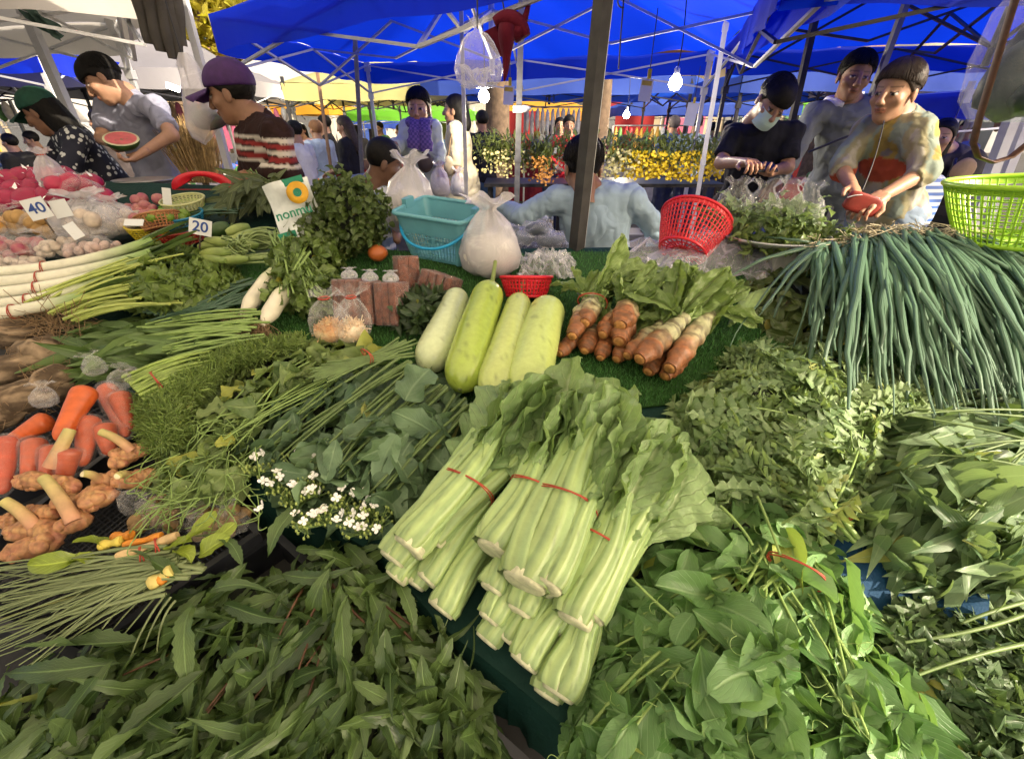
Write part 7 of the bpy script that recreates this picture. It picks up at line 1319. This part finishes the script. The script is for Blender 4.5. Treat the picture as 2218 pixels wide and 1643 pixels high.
t, T, R, sh = person('short shopper in dark clothes with a backpack', J, (-.7, -.7, 0), skin=SK1, hair='bob', shirt=(.05, .045, .05), sleeve='long', pants=(.03, .03, .03), cell=.018, hands=False)
g = thing('backpack', 'tan and black backpack near the pale poles', 'backpack', Q(2095, 430, 3.0)); q = MB(); lump(q, Q(2092, 375, 3.0), (.11, .08, .15), amp=.06, fr=3); q.build('main_pocket', plain('black_canvas', (.03, .028, .026), .8), g); q = MB(); lump(q, Q(2085, 370, 2.92), (.08, .03, .08), amp=.06); q.build('front_pocket', plain('tan_canvas', (.3, .2, .11), .8), g); q = MB(); tube(q, bez([Q(2070, 345, 3.0), Q(2060, 370, 2.9), Q(2075, 410, 2.95)], 8), .012, 6); q.build('strap', M_PLAS_BLK, g)
# watermelon
t = thing('watermelon_half', 'cut watermelon with red flesh in the man\'s hands', 'watermelon', Q(262, 325, 2.5)); c = Q(262, 300, 2.5); Rw = roty(.25)@rotx(.35); q = MB(); n = 24; th = np.linspace(math.pi/2, math.pi, 10); lathe(q, [(.085*math.sin(a), .06*math.cos(a)) for a in th], 30, c, Rw); q.build('rind', plain('melon_rind', (.05, .13, .03), .35, scale=20, var=.5), t); q = MB(); lathe(q, [(.0005, .002), (.074, .002)], 30, c, Rw); q.build('flesh', plain('melon_flesh', (.62, .13, .13), .35, scale=30), t); q = MB(); lathe(q, [(.074, .0021), (.085, .0)], 30, c, Rw); q.build('pale_rim', plain('melon_rim', (.6, .6, .35), .4), t)

Q = Q0
# ================================================================ hanging things
M_BULB = emit('lit_bulb', (1, .95, .85), 14.); M_TUBE = emit('lit_tube', (1, .97, .9), 9.)
def bulb(label, px, py, Y, s=.045):
    c = Q(px, py, Y); t = thing('lamp_bulb', label, 'lamp', c, 'lit lamps under the tents'); q = MB(); lathe(q, [(.001, -s*1.15), (s*.6, -s*1.0), (s, -s*.35), (s*.9, s*.3), (s*.45, s*.9), (s*.4, s*1.1)], 20, c); q.build('glass', M_BULB, t); q = MB(); lathe(q, [(s*.42, s*1.05), (s*.44, s*1.7), (s*.2, s*2.0), (.001, s*2.)], 14, c); q.build('socket', M_WHT, t); q = MB(); tube(q, bez([c+(0, 0, s*2), c+(.02, 0, s*4), c+(0, .05, .5)], 8), .004, 5); q.build('cable', M_PLAS_BLK, t); pl = bpy.data.lights.new('bulb_light', 'POINT'); pl.energy = 15; pl.color = (1, .86, .62); pl.shadow_soft_size = s*1.3; po = bpy.data.objects.new('bulb_light', pl); COL.objects.link(po); po.parent = t; po.location = (0, -.02, -s*2.6)
bulb('bright lamp bulb below the clear hanging bag', 1048, 207, 4.3); bulb('bright lamp bulb left of the masked man', 1463, 178, 3.7); bulb('small lit bulb behind the grey pole', 1357, 248, 7.0)
for (a, b, Y, lb_) in [((362, 186), (388, 196), 5.6, 'lit tube lamp under the grey tent'), ((642, 212), (680, 205), 9.0, 'lit tube lamp under the dark tent roof')]:
    t = thing('tube_lamp', lb_, 'lamp', Q(*a, Y), 'lit lamps under the tents'); q = MB(); tube(q, [Q(*a, Y), Q(*b, Y)], .02, 10); q.build('tube', M_TUBE, t); pl = bpy.data.lights.new('tube_light', 'POINT'); pl.energy = 30; pl.color = (1, .88, .65); pl.shadow_soft_size = .08; po = bpy.data.objects.new('tube_light', pl); COL.objects.link(po); po.parent = t; po.location = (.1, -.05, -.12); q = MB(); beam(q, Q(a[0], a[1]-5, Y), Q(b[0], b[1]-5, Y), .05, .03); q.build('fitting', M_WHT, t, False)
def cord(t, a, b, m=None, r=.003): q = MB(); tube(q, [a, b], r, 5); q.build('cord', m or M_PLAS_BLK, t)
# clear bag hanging
c = Q(1038, 190, 1.95); t = thing('hanging_bag', 'clear plastic bag tied to the tent frame', 'bag', c); bag(t, c, .165, .15, .2, film('hanging_film', (.92, .92, 1), haze=.12, edge=.4, bmp=.008, scale=12), 3, .12, .25); cord(t, c+(0, 0, .17), c+(.02, .02, .75)); q = MB(); sheet(q, lambda u, v: c+np.array([(u-.5)*.11, (v-.5)*.08, .03+.03*math.sin(u*7+v*5)]), 7, 6); q.v[0] += RNG.normal(0, .008, q.v[0].shape); q.build('folded_film', F_MLK, t, False)
# maroon cloth bundle
M_MAR = fabric('maroon_cloth', (.12, .006, .02), .05, .9, scale=20.); t = thing('cloth_bundle', 'maroon cloth hanging from the blue tent frame', 'cloth', Q(1095, 170, 2.2)); Y = 2.2
q = MB(); tube(q, bez([Q(1146, -30, Y), Q(1148, 20, Y), Q(1135, 60, Y), Q(1110, 80, Y)], 10), np.array([.02, .022, .02, .02, .022, .03, .04, .05, .06, .05]), 14, True, None, .5); q.build('twisted_sleeve', M_MAR, t)
q = MB(); a = np.linspace(0, 1, 14); tube(q, bez([Q(1072, 52, Y), Q(1100, 30, Y), Q(1130, 50, Y), Q(1138, 80, Y)], 14), .035+.02*np.sin(a*3.1), 14, True, None, .6); q.build('rolled_edge', M_MAR, t)
q = MB(); tube(q, bez([Q(1098, 55, Y-.03), Q(1095, 95, Y-.03), Q(1100, 140, Y-.03), Q(1092, 176, Y-.03)], 14), (.055*(1-a**1.6)+.006)*(1+.15*np.sin(a*8)), 16, True, None, .5); q.build('hanging_end', M_MAR, t)
q = MB(); sheet(q, lambda u, v: Q(lerp(lerp(1042, 1075, v), lerp(1090, 1100, v), u), lerp(lerp(72, 118, v), lerp(48, 130, v), u), Y+.03+.02*math.sin(u*7)), 10, 10); q.build('folded_flap', M_MAR, t); cord(t, Q(1095, 40, Y), Q(1078, -60, Y))
# dark cloth bundle, upper left
M_DC = fabric('dark_grey_cloth', (.075, .068, .06), .05, .9, scale=14.); t = thing('cloth_bundle', 'dark grey folded canopy cloth hanging at upper left', 'cloth', Q(360, 130, 2.6)); Y = 2.6
for i, (x0, x1, yb, w_) in enumerate([(305, 325, 95, .05), (330, 350, 112, .06), (355, 375, 128, .055), (372, 392, 136, .045), (385, 398, 100, .04)]): q = MB(); a = np.linspace(0, 1, 12); tube(q, bez([Q(x0-10, -50, Y+.02*i), Q(x0, 20, Y+.02*i), Q(lerp(x0, x1, .6), yb*.7, Y+.02*i), Q(x1, yb, Y+.02*i)], 12), w_*(1-.45*a)*(1+.12*np.sin(a*9+i)), 12, True, None, .6); q.build('fold', M_DC, t)
# green folded cloth, upper left
t = thing('folded_cloth', 'green grey folded cloth lying on the white tent frame', 'cloth', Q(95, 60, 3.2)); q = MB(); sheet(q, lambda u, v: Q(lerp(lerp(45, 60, v), lerp(130, 133, v), u), lerp(lerp(30, 16, v), lerp(90, 60, v), u), 3.2)+np.array([0, .03*math.sin(u*9+v*14), .008*math.sin(v*22)]), 18, 14); q.build('cloth', fabric('green_grey_cloth', (.1, .17, .14), .1, .9, scale=14.), t)
# white bag by the leaning pole
c = Q(458, 290, 2.55); t = thing('hanging_bag', 'long white carrier bag hanging beside the purple cap', 'bag', c); q = MB(); n = 20; a = np.arange(n)/n*6.2832; 
pr = [(.05, .0), (.09, .03), (.095, .08), (.075, .15), (.055, .22), (.045, .29), (.02, .33)]; V = np.concatenate([np.stack([np.cos(a)*r_*(1+.12*np.cos(a*5+z_*20))-.06*z_, np.sin(a)*r_*.6, np.full(n, z_)+.05*np.cos(a)*(z_ < .1)], 1) for r_, z_ in pr]); k = len(pr); i = np.arange(k-1)[:, None]*n; j = np.arange(n)[None]; j2 = (j+1) % n; q.add(V+c, np.stack([i+j, i+j2, i+n+j2, i+n+j], -1).reshape(-1, 4)); q.build('bag_skin', F_SFT, t); cord(t, c+(-.03, 0, .32), c+(-.03, 0, .7)); q = MB(); lump(q, c+(0, 0, .06), (.085, .05, .045), amp=.15); q.build('contents', plain('grey_red_fill', (.3, .2, .2), .6, c2=(.15, .2, .15)), t)
# big clear bag and brown strap at the right
c = Q(2185, 265, 1.55); t = thing('hanging_bag', 'big clear bag with dark bundles hanging at the right edge', 'bag', c); bag(t, c, .34, .26, .55, film('right_film', (.9, .93, 1), haze=.04, edge=.3, bmp=.01, crease=.1), 6, .2, .2, lean=(.12, 0)); M_DTP = plain('dark_teal_pack', (.012, .022, .026), .5, scale=14, var=.5, c2=(.04, .06, .07)); [(lambda q: (lump(q, c+off, rr, rotz(i)@rotx(.4*i), .15, 3, i), q.build('dark_bundle', M_DTP, t)))(MB()) for i, (off, rr) in enumerate([((-.05, 0, .1), (.075, .07, .1)), ((.05, -.02, .12), (.07, .07, .11)), ((.02, .03, .2), (.09, .07, .08)), ((.1, .02, .16), (.06, .06, .12)), ((-.02, -.04, .06), (.09, .05, .05))])]; q = MB(); lump(q, c+(.05, .0, .3), (.08, .07, .035), amp=.2); q.build('red_print', plain('red_pack', (.5, .05, .04), .5), t); cord(t, c+(.09, 0, .46), c+(.12, 0, .9))
M_STR = plain('brown_leather_strap', (.1, .045, .025), .55, scale=60, var=.3); t = thing('strap', 'brown leather strap looped in front of the clear bag', 'strap', Q(2120, 340, 1.45)); Y = 1.45; q = MB(); tube(q, np.array([Q(x, y, Y) for x, y in [(2205, -20), (2180, 60), (2150, 160), (2120, 260), (2108, 310), (2118, 340), (2150, 352), (2190, 340), (2240, 300)]]), .013, 8, True, None, .3, (1, 0, 0)); q.build('band', M_STR, t)
t = thing('strap', 'black webbing strap hanging beside the grey pole', 'strap', Q(1345, 60, 2.1)); q = MB(); tube(q, np.array([Q(x, y, 2.1) for x, y in [(1352, -20), (1350, 10), (1345, 70), (1340, 150)]]), .008, 6, True, None, .3); q.build('band', M_PLAS_BLK, t); q = MB(); a = np.linspace(0, 5, 10); tube(q, Q(1350, 2, 2.1)+np.stack([np.cos(a)*.02, 0*a, np.sin(a)*.02], 1), .003, 5); q.build('hook', M_GRY, t)
# tags
for i, (px, py, Y, lb_) in enumerate([(1102, 207, 3.9, 'white payment tag on a yellow clip by the dark pole'), (1399, 196, 3.3, 'white payment tag on a yellow clip right of the grey pole'), (1497, 248, 5.2, 'plain white paper hanging before the denim jackets')]):
    c = Q(px, py, Y); t = thing('hanging_tag', lb_, 'tag', c-np.array([0, 0, .05]), 'hanging tags'); q = MB(); box(q, c, (.075 if i < 2 else .11, .003, .12 if i < 2 else .2), roty(.08)); q.build('sheet', M_CARD, t, False); q = MB(); box(q, c+(.01, 0, .085 if i < 2 else .12), (.022, .012, .05)); q.build('clip', plain('yellow_clip', (.7, .5, .03), .4, bmp=0), t, False)
    if i < 2: q = MB(); box(q, c-(0, .003, -.038), (.06, .002, .025), roty(.08)); q.build('yellow_panel', plain('tag_yellow%d' % i, (.6, .42, .05), .5, bmp=0), t, False)
    cord(t, c+(.01, 0, .1), c+(.01, 0, .4))
t = thing('clamp', 'white tape wound round the dark steel pole', 'tape', Q(1122, 237, 4.55)); q = MB(); box(q, Q(1122, 237, 4.56), (.09, .07, .05)); lump(q, Q(1136, 236, 4.54), (.05, .03, .025), amp=.2); q.build('wrap', M_CARD, t, False)
# ================================================================ flower stall behind
M_YF = plain('yellow_petals', (.85, .62, .02), .6, var=.2, bmp=0); ML_F = leafmat('flower_foliage', (.2, .25, .06), (.1, .14, .03), transl=.3)
def ftable(label, x0, x1, Y, z, m=M_PLAS_BLK):
    t = thing('table', label, 'table', ((x0+x1)/2, Y, 0), 'tables further back'); q = MB(); box(q, ((x0+x1)/2, Y, z-.015), (x1-x0, .55, .03)); q.build('table_top', m, t, False)
    for sx in (x0+.05, x1-.05):
        for sy in (-.22, .22): q = MB(); box(q, (sx, Y+sy, (z-.03)/2), (.035, .035, z-.03)); q.build('leg', M_BLK, t, False)
    return t
zt = Q(1440, 395, 4.6)[2]; ftable('flower table behind the seller, right of the pole', Q(1300, 400, 4.6)[0], Q(1560, 400, 4.6)[0], 4.75, zt); ftable('flower table left of the grey pole', Q(1050, 400, 4.9)[0], Q(1230, 400, 4.9)[0], 5.05, Q(1140, 395, 4.9)[2])
lfl = leafset(3, L=.06, W=.018, prof='lance', n=4, cols=3, curl=.4); dot = leafdata(.026, .024, 'oval', 3, .1, .1, cols=3)
def flowers(label, px, py, Y, w_, nf, mf, seed, h=.3):
    c = Q(px, py, Y); r = np.random.default_rng(seed); t = thing('flower_bunch', label, 'flowers', c, 'flower bunches on the back tables'); q, q2 = MB(), MB()
    for i in range(260): p = c+np.array([r.normal(0, w_*.42), r.normal(0, .09), r.uniform(.08, h)]); x, d, z = frame(r.normal(size=3)+(0, 0, .5)); put(q, lfl[r.integers(3)], np.stack([x, d, z], 1), p, r.uniform(.8, 1.6))
    for i in range(nf): p = c+np.array([r.normal(0, w_*.4), -.1+r.normal(0, .07), r.uniform(-.03, h*.62)]); x, d, z = frame(r.normal(size=3), (0, -1, .6)); put(q2, dot, np.stack([x, d, z], 1), p, r.uniform(.7, 1.3))
    q.build('foliage', ML_F, t, kind='stuff'); q2.build('blooms', mf, t, kind='stuff')
M_GF = plain('orange_petals', (.7, .32, .06), .6, bmp=0); M_LF = plain('pale_grey_foliage', (.35, .36, .3), .7, bmp=0); M_PF = plain('pale_yellow_petals', (.65, .6, .25), .6, bmp=0)
for i, a in enumerate([('greenish yellow flowers just right of the grey pole', 1330, 372, 4.55, .2, 190, M_PF), ('deep yellow flower bunch, left of the largest', 1372, 374, 4.6, .22, 330, M_YF), ('largest deep yellow flower bunch', 1425, 376, 4.55, .26, 380, M_YF), ('yellow flower bunch beside the thin white pole', 1478, 378, 4.55, .22, 330, M_YF), ('yellow flower bunch right of the thin white pole', 1525, 376, 4.6, .2, 260, M_YF), ('pale yellow flowers left of the dark pole', 1095, 372, 4.85, .2, 90, M_PF), ('orange tipped bunch wrapped in film', 1175, 385, 4.8, .14, 150, M_GF), ('grey green foliage bunch behind the seller', 1140, 372, 4.9, .22, 60, M_PF), ('grey green foliage bunch at the left table end', 1065, 365, 4.9, .2, 60, M_PF), ('feathery foliage bunch above the red jacket', 1215, 365, 4.9, .2, 60, M_LF)]): flowers(*a, i)
# plastic chairs / stools and green crate under the flower table
for i, (px, py, Y, lb_) in enumerate([(1440, 430, 4.2, 'blue grey plastic stool under the yellow flowers'), (1390, 440, 4.3, 'grey plastic stool left of the blue grey one')]):
    c = Q(px, py, Y); t = thing('stool', lb_, 'stool', c*(1, 1, 0), 'stools by the flowers'); z = .5; m = plain('stool_plastic%d' % i, ((.2, .32, .45), (.16, .16, .18))[i], .45); q = MB(); box(q, (c[0], c[1], z), (.3, .3, .03)); q.build('seat', m, t, False)
    for sx in (-.12, .12):
        for sy in (-.12, .12): q = MB(); beam(q, (c[0]+sx, c[1]+sy, z-.015), (c[0]+sx*1.25, c[1]+sy*1.25, 0), .035, .03, (0, 1, 0)); q.build('leg', m, t, False)
# ================================================================ goods stalls across the far aisle
def goods(label, x0, x1, Y, cl, cols, seed, z=.8, back=None):
    t = thing('goods_table', label, 'stall', ((x0+x1)/2, Y, 0), 'goods tables across the aisle'); r = np.random.default_rng(seed); q = MB(); box(q, ((x0+x1)/2, Y, z), (x1-x0, .7, .03)); q.build('table_top', cl, t, False)
    q = MB(); sheet(q, lambda u, v: (lerp(x0, x1, u), Y-.36-.015*math.sin(u*40)*v, z+.012-(z-.05)*v), 40, 4); q.build('cloth_skirt', cl, t)
    for i in range(26):
        c = np.array([lerp(x0, x1, r.uniform(.03, .97)), Y+r.uniform(-.3, .3), z+.015]); s = r.uniform(.05, .12); m = cols[r.integers(len(cols))]; k = r.integers(3); q = MB()
        if k == 0: lathe(q, [(.001, 0), (s*.8, 0), (s, s*.5), (s*1.02, s*.5), (s*.8, .01)], 14, c); [lump(q, c+(r.normal(0, s*.4), r.normal(0, s*.4), s*.55), (s*.32,)*3, amp=.05, nu=8, nv=6) for _ in range(6)]
        elif k == 1: lump(q, c+(0, 0, s*.6), (s, s*.8, s*.62), amp=.12, seed=i % 8, nu=12, nv=8)
        else: box(q, c+(0, 0, s*.6), (s*1.8, s*1.2, s*1.2), rotz(r.uniform(-.4, .4)))
        q.build('ware', m, t, k == 1)
    for sx in (x0+.1, x1-.1): q = MB(); box(q, (sx, Y+.2, z/2), (.04, .04, z-.03)); q.build('leg', M_GRY, t, False)
    return t
GC = [plain('ware_%d' % i, c, .5, var=.25, bmp=0) for i, c in enumerate([(.5, .03, .03), (.6, .35, .05), (.55, .5, .42), (.1, .25, .06), (.05, .1, .35), (.5, .12, .2), (.3, .2, .12), (.6, .6, .58)])]
CR, CW, CB = plain('red_table_cloth', (.3, .02, .025), .8), plain('white_table_cloth', (.55, .53, .5), .8), plain('blue_table_cloth', (.06, .12, .35), .8)
for i, a in enumerate([('red clothed goods table behind the woman in black', -2.9, -1.5, 6.8, CR), ('goods table left of the seated man', -4.6, -3.1, 6.6, CW), ('red goods table far behind the dark steel pole', -.6, 1.2, 9.6, CR), ('white goods table behind the flower bunches', 1.3, 3.2, 9.0, CW), ('goods table far left beyond the green cap', -7.4, -4.4, 5.0, CW), ('goods table beyond the watermelon', -4.2, -2.6, 4.4, CW), ('goods table behind the masked man', 2.6, 4.6, 5.6, CR), ('goods table behind the older woman', 4.8, 6.8, 3.9, CW), ('blue goods table under the green tent', -3.6, -1.2, 12.4, CB), ('red goods table far right', 3.6, 6.4, 9.4, CR), ('white goods table at the far end', -8, -5, 11, CW), ('red goods table at the far end', -1, 2, 15, CR), ('white goods table at the far right end', 5, 9, 13, CW), ('goods table near the right edge', 3.6, 5.4, 2.9, CW), ('blue goods table at the left end', -11, -8, 8, CB)]): goods(*a, GC, i)
# hanging clothes and banners
def racks(label, x0, x1, Y, z, n, seed, cols):
    t = thing('hanging_goods', label, 'goods rack', ((x0+x1)/2, Y, z-.4), 'racks of hanging goods'); r = np.random.default_rng(seed); q = MB(); tube(q, [(x0, Y, z), (x1, Y, z)], .012, 6); q.build('rail', M_GRY, t)
    for i in range(n): x = lerp(x0, x1, (i+.5)/n); h = r.uniform(.18, .5); q = MB(); lump(q, (x, Y+r.normal(0, .02), z-h*.55), ((x1-x0)/n*.44, .04, h*.5), amp=.12, seed=i % 8, nu=10, nv=8); q.build('hanging_item', cols[r.integers(len(cols))], t)
    for x in (x0, x1): q = MB(); box(q, (x, Y, z/2), (.03, .03, z)); q.build('post', M_GRY, t, False)
racks('row of small white goods hanging behind the red jacket', .2, 1.5, 8.2, 1.6, 16, 1, [GC[2], GC[7]]); racks('hanging red and orange clothes beyond the poles', -6.4, -4.2, 8.6, 1.7, 18, 2, GC); racks('hanging clothes behind the brown hat', -4.2, -3.2, 7.6, 1.6, 10, 3, GC); racks('hanging colourful goods at the left end', -9, -6.6, 6.9, 1.65, 18, 4, GC); racks('row of packets hanging by the red banner', 1.5, 2.6, 7.6, 1.35, 14, 5, [GC[0], GC[1], GC[3], GC[7]]); racks('hanging clothes at the right behind the backpack', 4.6, 6.6, 5.2, 1.7, 14, 6, GC)
for a, b, Y, z0, z1, lb_ in [(2.1, 2.9, 10.5, .9, 1.5, 'red banner behind the denim jackets'), (-.2, .6, 11.2, .9, 1.6, 'red banner far behind the pink headscarf')]: q = MB(); sheet(q, lambda u, v: (lerp(a, b, u), Y+.03*math.sin(u*9), lerp(z0, z1, v)), 16, 4); tag(q.build('banner', TC['red']), lb_, 'banner')
for (x, y, r_, h, lb_) in [(-.25, 6.9, .16, 2.6, 'broad tree trunk behind the cream dress'), (1.05, 6.6, .14, 2.6, 'brown trunk right of the red jacket'), (-2.0, 13.5, .2, 3, 'tree trunk under the green tent'), (4.4, 7.2, .17, 3, 'leaning pale trunk behind the hoodie')]:
    t = thing('bare_tree', lb_, 'tree', (x, y, 0), 'trunks between the tents'); q = MB(); k = np.linspace(0, 1, 12); tubeprof(q, np.array([x, y, -.05])+np.outer(k, (r_*.6, 0, h)), r_*(1.25-.4*k), 16, None, amp=.08, fr=6); q.build('trunk', M_BARK, t)
# long boundary wall and shop fronts closing the market
M_WALL = plain('ochre_wall', (.5, .4, .26), .9, scale=1.2, var=.25); 
for i, (x0, x1, y, h, m, lb_) in enumerate([(-40, -14, 27, 4.2, M_WALL, 'ochre shop building at the far left'), (-13.5, 4, 29, 3.6, plain('cream_wall', (.6, .55, .45), .9, scale=1.2), 'cream shop building at the far centre'), (4.5, 24, 28, 4.4, M_WALL, 'ochre shop building at the far right'), (24.5, 50, 26, 4., plain('grey_wall', (.4, .4, .4), .9, scale=1.2), 'grey shop building at the far right end')]):
    t = thing('shop_building', lb_, 'building', ((x0+x1)/2, y, 0), 'shop buildings at the far end'); q = MB(); box(q, ((x0+x1)/2, y+2, h/2), (x1-x0, 4, h)); q.build('wall', m, t, False); q = MB(); box(q, ((x0+x1)/2, y+1.6, h+.12), (x1-x0+.6, 5.6, .2)); q.build('roof', plain('tin_roof%d' % i, (.3, .16, .12), .6), t, False)
    n = int((x1-x0)/3.2)
    for k in range(n): q = MB(); box(q, (x0+(k+.5)*(x1-x0)/n, y-.03, 1.2), (2.2, .06, 2.4)); q.build('shutter', GC[(k*3+i) % 8] if k % 2 else M_GRY, t, False)
